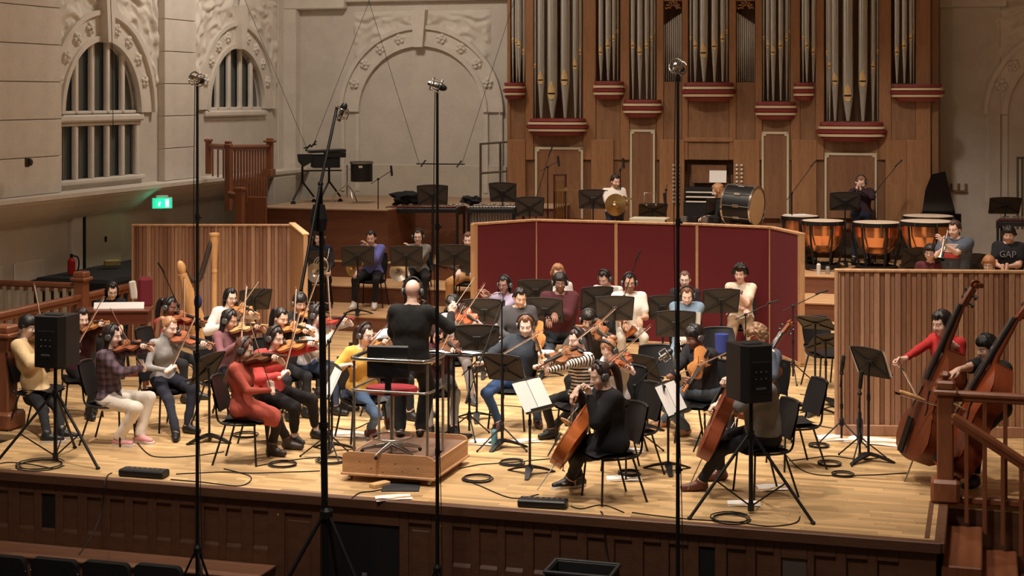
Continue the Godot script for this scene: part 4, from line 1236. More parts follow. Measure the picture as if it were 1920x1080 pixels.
# ---------------------------------------------------------------- string instruments
# one builder for the whole family: origin at the end button, +Y along the strings to the scroll, +Z out of the belly
func strings_meshes(kind: String) -> Dictionary:
	if cache.has(kind):
		return cache[kind]
	var L: float = {"violin": 0.356, "viola": 0.41, "cello": 0.755, "bass": 1.12}[kind]
	var rib: float = {"violin": 0.03, "viola": 0.036, "cello": 0.115, "bass": 0.2}[kind]
	var neck: float = {"violin": 0.13, "viola": 0.15, "cello": 0.30, "bass": 0.46}[kind]
	var wk := 1.0
	var ys := [0.0, 0.012, 0.05, 0.12, 0.22, 0.32, 0.40, 0.425, 0.47, 0.55, 0.63, 0.675, 0.70, 0.77, 0.84, 0.91, 0.96, 0.99, 1.0]
	var ws := [0.05, 0.13, 0.215, 0.27, 0.29, 0.265, 0.215, 0.222, 0.175, 0.155, 0.168, 0.205, 0.198, 0.222, 0.235, 0.205, 0.14, 0.07, 0.04]
	if kind == "bass":
		ws = [0.05, 0.13, 0.215, 0.275, 0.30, 0.27, 0.22, 0.225, 0.18, 0.165, 0.175, 0.205, 0.198, 0.215, 0.20, 0.14, 0.085, 0.05, 0.035]
	var arch := 0.016 * L / 0.356 if kind in ["violin", "viola"] else 0.03 * L / 0.755
	var body := MB.new()
	var n := ys.size() - 1
	for face in [1.0, -1.0]:
		body.grid(n, 10, func(i, j):
			var k: float = j / 5.0 - 1.0
			var e := 1.0 - k * k
			var lo: float = sin(clampf(ys[i], 0.0, 1.0) * PI)
			var over := 1.02
			return Vector3(k * ws[i] * L * over, ys[i] * L, face * (rib / 2 + arch * e * pow(lo, 0.6))), face < 0)
	var ribs := MB.new()
	for s in [-1.0, 1.0]:
		ribs.grid(n, 1, func(i, j): return Vector3(s * ws[i] * L * 0.985, ys[i] * L, rib / 2 * (1.0 - 2.0 * j)), s < 0)
	ribs.box(Vector3(0, 0.002, 0), Vector3(0.1 * L, 0.004, rib))
	var u := L / 0.356
	var zt := rib / 2 + arch
	var fb := MB.new()      # fingerboard
	var n0 := L + neck
	var bridge_y := L * 0.53
	var bh := 0.028 * u * (0.85 if kind in ["cello", "bass"] else 1.0)
	var f0 := Vector3(0, L * 0.70, zt + bh * 0.55)
	var f1 := Vector3(0, n0, rib / 2 + 0.010 * u)
	fb.grid(1, 4, func(i, j):
		var c: Vector3 = f0 if i == 0 else f1
		var w := (0.020 if i == 0 else 0.012) * u * (0.72 if kind in ["cello", "bass"] else 1.0)
		var k: float = j / 2.0 - 1.0
		return c + Vector3(k * w, 0, 0.004 * u * (1 - k * k)))
	fb.box((f0 + f1) / 2 - Vector3(0, 0, 0.004 * u), Vector3(0.026 * u * (0.72 if kind in ["cello", "bass"] else 1.0), (f1 - f0).length(), 0.008 * u), 0.001, aim(Vector3.ZERO, f1 - f0, Vector3.BACK).basis)
	var nk := MB.new().tube([Vector3(0, L * 0.97, rib / 2 - 0.006 * u), Vector3(0, L + 0.02 * u, rib / 2 + 0.0 * u), Vector3(0, n0, rib / 2 + 0.0 * u)], [0.014 * u, 0.012 * u, 0.010 * u], 8)
	nk.box(Vector3(0, L * 0.985, 0), Vector3(0.03 * u * 0.8, 0.02 * u, rib * 0.9), 0.003)
	# peg box and scroll
	var sc := MB.new()
	var pb: float = {"violin": 0.075, "viola": 0.085, "cello": 0.14, "bass": 0.19}[kind]
	sc.box(Vector3(0, n0 + pb / 2, rib / 2 - 0.008 * u), Vector3(0.022 * u * 0.8, pb, 0.024 * u * 0.8), 0.002, Basis(Vector3.RIGHT, -0.18))
	var spiral := []
	var rr := []
	for k in 16:
		var g := 0.4 + k * 0.55
		var r := 0.0185 * u * 0.85 * (1.0 - k / 18.0)
		spiral.append(Vector3(0, n0 + pb + 0.010 * u + sin(g) * r, rib / 2 - 0.026 * u - cos(g) * r + 0.012 * u))
		rr.append(0.0065 * u * 0.85 * (1.0 - k / 34.0))
	sc.tube(spiral, rr, 6)
	sc.tube([spiral[0] + Vector3(-0.016 * u, -0.002, 0.0), spiral[0] + Vector3(0.016 * u, -0.002, 0.0)], 0.008 * u, 8)
	sc.tube([Vector3(-0.017 * u, n0 + pb + 0.01 * u, rib / 2 - 0.015 * u), Vector3(0.017 * u, n0 + pb + 0.01 * u, rib / 2 - 0.015 * u)], 0.009 * u, 8)
	var peg := MB.new().tube([Vector3(0, 0, 0), Vector3(0.028 * u, 0, 0)], 0.003 * u, 6)
	peg.ball(Vector3(0.038 * u, 0, 0), Vector3(0.010, 0.009, 0.004) * u, 6)
	var pegs := []
	for k in 4:
		pegs.append(Transform3D(Basis(Vector3.UP, 0.0 if k % 2 == 0 else PI), Vector3(0, n0 + pb * (0.18 + 0.21 * k), rib / 2 - 0.012 * u)))
	var br := MB.new().prism(PackedVector2Array([Vector2(-0.021, 0), Vector2(-0.012, 0), Vector2(0, 0.006), Vector2(0.012, 0), Vector2(0.021, 0), Vector2(0.019, 0.02), Vector2(0.009, 0.031), Vector2(0, 0.033), Vector2(-0.009, 0.031), Vector2(-0.019, 0.02)]), -0.002, 0.002, Transform3D(Basis(Vector3(u, 0, 0), Vector3(0, 0, u * bh / 0.03), Vector3(0, -u, 0)), Vector3(0, bridge_y, zt - 0.003 * u)))
	var tp := MB.new().box(Vector3(0, L * 0.19, zt + bh * 0.35), Vector3(0.032 * u, L * 0.32, 0.006 * u), 0.002, Basis(Vector3.RIGHT, 0.06))
	var st := MB.new()
	for k in 4:
		var x := (k - 1.5)
		st.tube([Vector3(x * 0.006 * u, L * 0.34, zt + bh * 0.5), Vector3(x * 0.010 * u, bridge_y, zt + bh + 0.001 * u), Vector3(x * 0.005 * u, n0, rib / 2 + 0.016 * u)], 0.0006 * u, 4, false)
	var holes := []
	for s in [-1.0, 1.0]:
		var fh := MB.new()
		var pts := []
		for k in 9:
			var q: float = k / 8.0 * 2 - 1
			var x: float = s * (0.105 * L + 0.022 * L * q * -1.0 + 0.014 * L * sin(q * 2.6) * -1.0)
			var y := L * (0.52 + 0.105 * q)
			var wl := lerpf(0.19, 0.2, 0.5) * L
			pts.append(Vector3(x, y, rib / 2 + arch * (1.0 - pow(x / wl, 2)) * 0.98 + 0.001 * u))
		fh.tube(pts, [0.0035 * u, 0.003 * u, 0.0022 * u, 0.0025 * u, 0.003 * u, 0.0025 * u, 0.0022 * u, 0.003 * u, 0.0035 * u], 5)
		holes.append(fh.mesh())
	var out := {"body": body.mesh(), "ribs": ribs.mesh(), "fingerboard": fb.mesh(), "neck": nk.mesh(), "scroll": sc.mesh(), "peg": peg.mesh(), "pegs": pegs, "bridge": br.mesh(), "tailpiece": tp.mesh(), "strings": st.mesh(), "f_holes": holes, "L": L, "total": n0 + pb + 0.03 * u, "zt": zt + bh, "bridge_y": bridge_y, "neck_y": L + neck * 0.85}
	if kind in ["violin", "viola"]:
		out["chin_rest"] = MB.new().ball(Vector3(-0.055 * u, 0.035 * u, zt + 0.008), Vector3(0.04, 0.03, 0.01) * u, 10).mesh()
	else:
		out["endpin"] = MB.new().tube([Vector3(0, 0.01, 0), Vector3(0, -0.32 if kind == "cello" else -0.24, 0)], 0.005 if kind == "cello" else 0.008, 6).mesh()
	cache[kind] = out
	return out
func string_instrument(kind: String, label: String, xf: Transform3D, varnish: Color) -> Node3D:
	var m := strings_meshes(kind)
	var t := thing({"bass": "double_bass"}.get(kind, kind), label, {"bass": "double bass"}.get(kind, kind), xf, {"violin": "violins", "viola": "violas", "cello": "cellos", "bass": "double basses"}[kind])
	var vm := mat("varnish_" + varnish.to_html(), varnish, 0.28, 0, "wood", Vector3(2, 2, 2) if kind in ["violin", "viola"] else Vector3(0.9, 0.9, 0.9))
	part(t, "body", m.body, vm)
	part(t, "ribs", m.ribs, vm)
	part(t, "neck", m.neck, vm)
	part(t, "fingerboard", m.fingerboard, mat("ebony", rgb(22, 18, 17), 0.35))
	var s := part(t, "scroll", m.scroll, vm)
	for p in m.pegs:
		part(s, "peg", m.peg, M.ebony, p)
	part(t, "bridge", m.bridge, mat("maple_bridge", rgb(214, 170, 112), 0.6))
	part(t, "tailpiece", m.tailpiece, M.ebony)
	part(t, "strings", m.strings, M.steel)
	for h in m.f_holes:
		part(t, "f_hole", h, mat("hole_black", rgb(14, 9, 7), 0.9))
	if m.has("chin_rest"):
		part(t, "chin_rest", m.chin_rest, M.ebony)
	else:
		part(t, "endpin", m.endpin, M.steel)
	return t
func bow(label: String, frog: Vector3, toward: Vector3, hint: Vector3, kind := "violin") -> Node3D:   # from the frog towards the tip; hair side towards -hint
	var len: float = {"violin": 0.74, "viola": 0.74, "cello": 0.71, "bass": 0.70}[kind]
	var t := thing("bow", label, "bow", aim(frog, toward - frog, hint), "bows")
	var key := "bow" + kind
	if not cache.has(key):
		var st := MB.new().tube(curve([Vector3(0, -0.02, 0.018), Vector3(0, 0.2, 0.012), Vector3(0, len * 0.6, 0.010), Vector3(0, len, 0.018)], 4), 0.0048, 6)
		st.tube([Vector3(0, len - 0.012, 0.018), Vector3(0, len, -0.004)], 0.005, 6)
		var hair := MB.new().box(Vector3(0, len / 2, -0.001), Vector3(0.010, len - 0.04, 0.0022))
		var frogm := MB.new().box(Vector3(0, 0.025, 0.007), Vector3(0.011, 0.05, 0.02), 0.002)
		cache[key] = [st.mesh(), hair.mesh(), frogm.mesh()]
	part(t, "stick", cache[key][0], mat("bow_stick", rgb(120, 70, 44), 0.4))
	part(t, "bow_hair", cache[key][1], mat("bow_hair_white", rgb(226, 214, 196), 0.7))
	part(t, "frog", cache[key][2], mat("ebony", rgb(22, 18, 17), 0.35))
	return t
# ---------------------------------------------------------------- people
# bodies: tapered bones joined by a smooth minimum and meshed as surface nets; heads and hands are appended to the same mesh
class Net:
	var bones := []          # [a, b, ra, rb, cloth, k]
	var h := 0.018
	var v := PackedVector3Array()
	var n := PackedVector3Array()
	var id := PackedByteArray()
	var q := PackedInt32Array()
	func run() -> void:
		var lo := Vector3(1e9, 1e9, 1e9)
		var hi := -lo
		for b in bones:
			var r: float = maxf(b[2], b[3]) + 0.03
			lo = lo.min(b[0] - Vector3(r, r, r)).min(b[1] - Vector3(r, r, r))
			hi = hi.max(b[0] + Vector3(r, r, r)).max(b[1] + Vector3(r, r, r))
		var nx := int((hi.x - lo.x) / h) + 2
		var ny := int((hi.y - lo.y) / h) + 2
		var nz := int((hi.z - lo.z) / h) + 2
		var f := PackedFloat32Array()
		f.resize(nx * ny * nz)
		f.fill(1.0)
		var best := PackedFloat32Array()
		best.resize(nx * ny * nz)
		best.fill(1.0)
		var who := PackedByteArray()
		who.resize(nx * ny * nz)
		for bi in bones.size():
			var b: Array = bones[bi]
			var a: Vector3 = b[0]
			var ba: Vector3 = b[1] - b[0]
			var inv := 1.0 / maxf(ba.length_squared(), 1e-9)
			var ra: float = b[2]
			var dr: float = b[3] - b[2]
			var k: float = b[5]
			var m: float = maxf(b[2], b[3]) + 0.045
			var l0 := a.min(b[1]) - Vector3(m, m, m) - lo
			var l1 := a.max(b[1]) + Vector3(m, m, m) - lo
			var x0 := maxi(int(l0.x / h), 0)
			var x1 := mini(int(l1.x / h) + 1, nx - 1)
			var y0 := maxi(int(l0.y / h), 0)
			var y1 := mini(int(l1.y / h) + 1, ny - 1)
			var z0 := maxi(int(l0.z / h), 0)
			var z1 := mini(int(l1.z / h) + 1, nz - 1)
			for z in range(z0, z1 + 1):
				for y in range(y0, y1 + 1):
					var i := (z * ny + y) * nx + x0
					var pa := lo + Vector3(x0 * h, y * h, z * h) - a
					for x in range(x0, x1 + 1):
						var t := clampf(pa.dot(ba) * inv, 0.0, 1.0)
						var d := (pa - ba * t).length() - ra - dr * t
						if d < 0.05:
							var g := f[i]
							var e := k - absf(g - d)
							f[i] = minf(g, d) - (e * e / k * 0.25 if e > 0.0 else 0.0)
							if d < best[i]:
								best[i] = d
								who[i] = bi
						i += 1
						pa.x += h
		var cell := PackedInt32Array()
		cell.resize(nx * ny * nz)
		cell.fill(-1)
		var off := PackedInt32Array([0, 1, nx, nx + 1, nx * ny, nx * ny + 1, nx * ny + nx, nx * ny + nx + 1])
		var ea := PackedInt32Array([0, 2, 4, 6, 0, 1, 4, 5, 0, 1, 2, 3])
		var eb := PackedInt32Array([1, 3, 5, 7, 2, 3, 6, 7, 4, 5, 6, 7])
		var w := PackedFloat32Array()
		w.resize(8)
		for z in nz - 1:
			for y in ny - 1:
				var i := (z * ny + y) * nx
				for x in nx - 1:
					var c0 := f[i]
					if absf(c0) < h * 1.9:
						var neg := 0
						for k in 8:
							w[k] = f[i + off[k]]
							if w[k] < 0.0:
								neg += 1
						if neg > 0 and neg < 8:
							var s := Vector3.ZERO
							var cnt := 0
							for k in 12:
								var p := w[ea[k]]
								var r := w[eb[k]]
								if (p < 0.0) != (r < 0.0):
									var t := p / (p - r)
									var A := ea[k]
									var at := Vector3(A & 1, (A >> 1) & 1, A >> 2)
									if k < 4:
										at.x += t
									elif k < 8:
										at.y += t
									else:
										at.z += t
									s += at
									cnt += 1
							s /= cnt
							cell[i] = v.size()
							v.append(lo + (Vector3(x, y, z) + s) * h)
							n.append(Vector3(w[1] + w[3] + w[5] + w[7] - w[0] - w[2] - w[4] - w[6], w[2] + w[3] + w[6] + w[7] - w[0] - w[1] - w[4] - w[5], w[4] + w[5] + w[6] + w[7] - w[0] - w[1] - w[2] - w[3]).normalized())
							var bk := 0
							for k in 8:
								if absf(w[k]) < absf(w[bk]):
									bk = k
							id.append(who[i + off[bk]])
					i += 1
		var sx := 1
		var sy := nx
		var sz := nx * ny
		for z in range(1, nz - 1):
			for y in range(1, ny - 1):
				var i := (z * ny + y) * nx + 1
				for x in range(1, nx - 1):
					var a := f[i]
					if absf(a) < h * 1.9:
						var neg := a < 0.0
						if (f[i + sx] < 0.0) != neg:
							_q(cell[i - sy - sz], cell[i - sz], cell[i], cell[i - sy], neg)
						if (f[i + sy] < 0.0) != neg:
							_q(cell[i - sx - sz], cell[i - sx], cell[i], cell[i - sz], neg)
						if (f[i + sz] < 0.0) != neg:
							_q(cell[i - sx - sy], cell[i - sy], cell[i], cell[i - sx], neg)
					i += 1
	func _q(a: int, b: int, c: int, d: int, neg: bool) -> void:
		if a < 0 or b < 0 or c < 0 or d < 0:
			return
		if neg:
			q.append_array(PackedInt32Array([a, b, c, d]))
		else:
			q.append_array(PackedInt32Array([a, d, c, b]))

func el(p: Vector3, c: Vector3, r: Vector3) -> float:
	var q := p - c
	var k0 := (q / r).length()
	var k1 := (q / (r * r)).length()
	return k0 * (k0 - 1.0) / maxf(k1, 1e-6)
func cap(p: Vector3, a: Vector3, b: Vector3, ra: float, rb: float) -> float:
	var ba := b - a
	var t := clampf((p - a).dot(ba) / ba.length_squared(), 0.0, 1.0)
	return (p - a - ba * t).length() - lerpf(ra, rb, t)
func sm(a: float, b: float, k: float) -> float:
	var e := maxf(k - absf(a - b), 0.0) / k
	return minf(a, b) - e * e * k * 0.25
func head_d(p0: Vector3) -> float:
	var p := Vector3(absf(p0.x), p0.y, p0.z)
	var d := sm(el(p, Vector3(0, 0.028, -0.012), Vector3(0.074, 0.088, 0.095)), el(p, Vector3(0, -0.048, 0.02), Vector3(0.056, 0.068, 0.066)), 0.04)
	d = sm(d, (p - Vector3(0.034, -0.034, 0.056)).length() - 0.028, 0.03)
	d = sm(d, cap(p, Vector3(0, 0.024, 0.078), Vector3(0.036, 0.024, 0.068), 0.012, 0.011), 0.02)
	d = sm(d, (p - Vector3(0, -0.1, 0.06)).length() - 0.02, 0.03)
	d = -sm(-d, (p - Vector3(0.031, 0.0, 0.102)).length() - 0.017, 0.012)
	d = sm(d, (p - Vector3(0.031, 0.0, 0.072)).length() - 0.0135, 0.004)
	d = sm(d, cap(p, Vector3(0, 0.014, 0.086), Vector3(0, -0.028, 0.106), 0.008, 0.013), 0.012)
	d = sm(d, (p - Vector3(0.011, -0.031, 0.094)).length() - 0.008, 0.008)
	d = sm(d, cap(p, Vector3(0, -0.058, 0.083), Vector3(0.018, -0.060, 0.074), 0.009, 0.006), 0.006)
	d = sm(d, el(p, Vector3(0.078, -0.008, -0.01), Vector3(0.012, 0.032, 0.019)), 0.008)
	return d
const HR := 46
const HC := 60
var head_v := PackedVector3Array()
var head_n := PackedVector3Array()
var head_i := PackedInt32Array()
var head_dir := PackedVector3Array()
var hands := {}
func make_head() -> void:
	var o := Vector3(0, -0.01, 0)
	for i in HR + 1:
		var th := PI * i / HR
		for j in HC + 1:
			var u := 2.0 * j / HC - 1.0
			var az := PI * u * (0.5 + 0.5 * u * u)
			var dir := Vector3(sin(th) * sin(az), -cos(th), sin(th) * cos(az))
			var r := 0.16
			for k in 12:
				var d := head_d(o + dir * r)
				r -= d * 0.85
				if absf(d) < 0.0004:
					break
			head_v.append(o + dir * r)
			head_dir.append(dir)
	for p in head_v:
		var e := 0.0012
		head_n.append(Vector3(head_d(p + Vector3(e, 0, 0)) - head_d(p - Vector3(e, 0, 0)), head_d(p + Vector3(0, e, 0)) - head_d(p - Vector3(0, e, 0)), head_d(p + Vector3(0, 0, e)) - head_d(p - Vector3(0, 0, e))).normalized())
	for i in HR:
		for j in HC:
			var a := i * (HC + 1) + j
			var b := a + HC + 1
			head_i.append_array(PackedInt32Array([a, b, a + 1, a + 1, b, b + 1]))
func make_hand(curl: float, spread := 0.0) -> Array:
	var net := Net.new()
	net.h = 0.0045
	var B := net.bones
	var kn := [Vector3(0.029, 0.002, 0.086), Vector3(0.009, 0.004, 0.090), Vector3(-0.011, 0.003, 0.086), Vector3(-0.029, 0.0, 0.078)]
	var ln := [[0.042, 0.026, 0.022], [0.046, 0.03, 0.023], [0.043, 0.028, 0.022], [0.033, 0.021, 0.019]]
	for k in 4:
		B.append([Vector3(kn[k].x * 0.55, 0, 0.005), kn[k], 0.016, 0.0118 - 0.001 * (k / 3), 0, 0.014])
		var p: Vector3 = kn[k]
		var g := curl * (0.75 + 0.1 * k)
		var side := (1.5 - k) * spread
		for s in 3:
			var dir := Vector3(sin(side), -sin(g), cos(g)).normalized()
			var q: Vector3 = p + dir * ln[k][s]
			B.append([p, q, 0.0098 - 0.0012 * s - 0.0008 * (k / 3), 0.0088 - 0.0012 * s - 0.0008 * (k / 3), 0, 0.004])
			p = q
			g += curl * (1.1 - 0.2 * s) + 0.12
	B.append([Vector3(0, 0, -0.03), Vector3(0, 0, 0.02), 0.026, 0.023, 0, 0.02])
	B.append([Vector3(0.014, -0.006, 0.012), Vector3(0.042, -0.014, 0.046), 0.015, 0.012, 0, 0.012])
	B.append([Vector3(0.042, -0.014, 0.046), Vector3(0.050 - 0.02 * curl, -0.022 - 0.012 * curl, 0.075), 0.011, 0.0095, 0, 0.005])
	B.append([Vector3(0.050 - 0.02 * curl, -0.022 - 0.012 * curl, 0.075), Vector3(0.050 - 0.036 * curl, -0.028 - 0.02 * curl, 0.097), 0.0095, 0.008, 0, 0.004])
	net.run()
	return [net.v, net.n, net.q]

# hair: a shell over the head where the style has hair, plus falling locks
func hair_mesh(style: String) -> Mesh:
	var key := "hair_" + style
	if cache.has(key):
		return cache[key]
	var thick := 0.016
	var front := 0.70
	var side := 0.20
	var nape := -0.42
	var rough := 0.0045
	match style:
		"long": thick = 0.015; side = -0.35; front = 0.70; nape = -0.7
		"bob": thick = 0.022; side = -0.55; front = 0.60; nape = -0.75
		"tied": thick = 0.010; side = 0.22; front = 0.72
		"bun": thick = 0.010; side = 0.22; front = 0.72
		"curly": thick = 0.038; rough = 0.02; side = 0.05; front = 0.58; nape = -0.45
		"fringe": thick = 0.022; front = 0.46; side = 0.0; nape = -0.5
		"crop": thick = 0.008; front = 0.72
		"wavy": thick = 0.026; rough = 0.008; side = -0.4; front = 0.62; nape = -0.8
	var m := MB.new()
	var vv := PackedVector3Array()
	for k in head_v.size():
		var d := head_dir[k]
		var az := absf(atan2(d.x, d.z))
		var b := front
		if az > 0.8:
			b = lerpf(front, side, clampf((az - 0.8) / 0.5, 0, 1))
		if az > 1.6:
			b = lerpf(side, nape, clampf((az - 1.6) / 0.5, 0, 1))
		b += 0.05 * noise.get_noise_2d(az * 300, 9.0)
		if az > 0.35 and az < 0.95 and style != "fringe":
			b += 0.10 * sin((az - 0.35) / 0.6 * PI)
		var t := clampf((d.y - b) / 0.24, 0, 1)
		t = t * t * (3 - 2 * t)
		var nz := noise.get_noise_3d(d.x * 190, d.y * 60, d.z * 190)
		var lump := noise.get_noise_3d(d.x * 420 + 50, d.y * 420, d.z * 420)
		var p := head_v[k]
		var base := p.length()
		if az > 1.2 and d.y > -0.35 and d.y < 0.4:       # keep the shell smooth over the ears
			base = minf(base, 0.093)
		var top := thick * (1.0 + 0.25 * d.y) + rough * (nz + lump * (1.3 if style == "curly" else 0.8)) + 0.0012 * sin(atan2(d.x, d.z) * 26.0 + 5.0 * nz + d.y * 3.0)
		vv.append(p.normalized() * (maxf(base, 0.0) + (top if t > 0 else 0.0) * t) if t > 0.02 else p * 0.95)
	m.v = vv
	m.ix = head_i.duplicate()
	var nn := PackedVector3Array()
	nn.resize(vv.size())
	for k in range(0, head_i.size(), 3):
		var fn := (vv[head_i[k + 2]] - vv[head_i[k]]).cross(vv[head_i[k + 1]] - vv[head_i[k]])
		for e in 3:
			nn[head_i[k + e]] += fn
	for k in nn.size():
		nn[k] = nn[k].normalized() if nn[k].length() > 1e-12 else head_dir[k]
	m.n = nn
	if style in ["long", "wavy", "bob"]:
		var len: float = {"long": 0.40, "wavy": 0.20, "bob": 0.15}[style]
		var A: float = {"long": 1.78, "wavy": 1.9, "bob": 1.85}[style]
		for sheet in 2:
			m.grid(14, 26, func(i, j):
				var k: float = i / 14.0
				var a: float = A * (j / 13.0 - 1.0)
				var y := 0.03 - (len + 0.03) * k
				var taper := 1.0 if y > -0.12 else 1.0 + 0.9 * (-0.12 - y)
				var wob := 0.006 * sin(a * 9.0 + y * 14.0) + 0.008 * noise.get_noise_2d(a * 160, y * 160)
				var rx := 0.094 * taper + wob - sheet * 0.012
				var rz := 0.108 * (1.0 - 0.25 * clampf(-y / 0.14, 0, 1)) * taper + wob - sheet * 0.012
				var endy := 0.02 * noise.get_noise_2d(a * 300, 5.0) * k
				return Vector3(sin(a) * rx, y + endy, -cos(a) * rz - 0.006), sheet == 1)
	if style == "tied":
		m.tube(curve([Vector3(0, 0.035, -0.10), Vector3(0, 0.045, -0.14), Vector3(0, -0.03, -0.16), Vector3(0, -0.16, -0.15), Vector3(0.01, -0.28, -0.13)], 5), [0.02, 0.024, 0.028, 0.032, 0.034, 0.036, 0.038, 0.04, 0.04, 0.04, 0.04, 0.04, 0.038, 0.037, 0.036, 0.034, 0.03, 0.026, 0.02, 0.014, 0.008], 10)
	if style == "bun":
		m.ball(Vector3(0, 0.06, -0.125), Vector3(0.045, 0.042, 0.04), 12)
		m.ball(Vector3(0.015, 0.05, -0.14), Vector3(0.03, 0.035, 0.03), 10)
	cache[key] = m.mesh()
	return cache[key]
func headphone_parts() -> Array:
	if not cache.has("phones"):
		var pts := []
		for k in 17:
			var g := PI * k / 16.0
			pts.append(Vector3(cos(g) * 0.106, -0.005 + sin(g) * 0.150, -0.012))
		var band := MB.new().tube(pts, 0.008, 6)
		for k in range(5, 12):
			band.box(pts[k], Vector3(0.028, 0.012, 0.032), 0.004, Basis(Vector3.BACK, PI * k / 16.0 - PI / 2))
		var cup := MB.new().lathe([Vector2(0.0, 0.0), Vector2(0.03, 0.0), Vector2(0.038, 0.006), Vector2(0.038, 0.014), Vector2(0.032, 0.024), Vector2(0.0, 0.027)], 14)
		var pad := MB.new().lathe([Vector2(0.02, -0.016), Vector2(0.04, -0.014), Vector2(0.044, -0.006), Vector2(0.04, 0.004), Vector2(0.02, 0.004)], 14)
		cache["phones"] = [band.mesh(), cup.mesh(), pad.mesh()]
	return cache["phones"]
func glasses_mesh() -> Mesh:
	if not cache.has("glasses"):
		var m := MB.new()
		for s in [-1, 1]:
			var ring := []
			for k in 14:
				var g := TAU * k / 14
				ring.append(Vector3(s * 0.032 + cos(g) * 0.024, -0.004 + sin(g) * 0.019, 0.101 - 0.008 * absf(s * 0.032 + cos(g) * 0.024) / 0.05))
			m.tube(ring, 0.0022, 5, false, true)
			m.tube([Vector3(s * 0.056, 0.002, 0.092), Vector3(s * 0.079, 0.004, 0.04), Vector3(s * 0.082, 0.0, -0.01)], 0.002, 5)
		m.tube([Vector3(-0.009, 0.002, 0.1), Vector3(0, 0.005, 0.104), Vector3(0.009, 0.002, 0.1)], 0.0022, 5)
		cache["glasses"] = m.mesh()
	return cache["glasses"]

func ik(a: Vector3, b: Vector3, l1: float, l2: float, hint: Vector3) -> Vector3:
	var d := b - a
	var len := d.length()
	var k := (l1 + l2) / maxf(len, 1e-4)
	if k < 1.002:
		return a + d * (l1 / (l1 + l2))
	var x := clampf((l1 * l1 - l2 * l2 + len * len) / (2 * len), -l1, l1)
	var y := sqrt(maxf(l1 * l1 - x * x, 0.0))
	var dn := d / len
	var h := hint - dn * hint.dot(dn)
	h = h.normalized() if h.length() > 1e-4 else dn.cross(Vector3.RIGHT).normalized()
	return a + dn * x + h * y
func reach(px: float, py: float, c: Vector3, len: float, near: bool) -> Vector3:   # point on a pixel's sight line at a given distance from c
	var o := Vector3(0, EYE, 0)
	var r := Vector3((px - 960.0) / FOC, -(py - HZ) / FOC, -1.0).normalized()
	var m := r.dot(c - o)
	var foot := o + r * m
	var gap := len * len - (foot - c).length_squared()
	if gap <= 0.0:
		return c + (foot - c).normalized() * len
	return foot + r * (-sqrt(gap) if near else sqrt(gap))

var crowd := []
func yawv(deg: float) -> Vector3:
	return Vector3(sin(deg_to_rad(deg)), 0, cos(deg_to_rad(deg)))
func person(p: Dictionary) -> void:
	crowd.append(p)
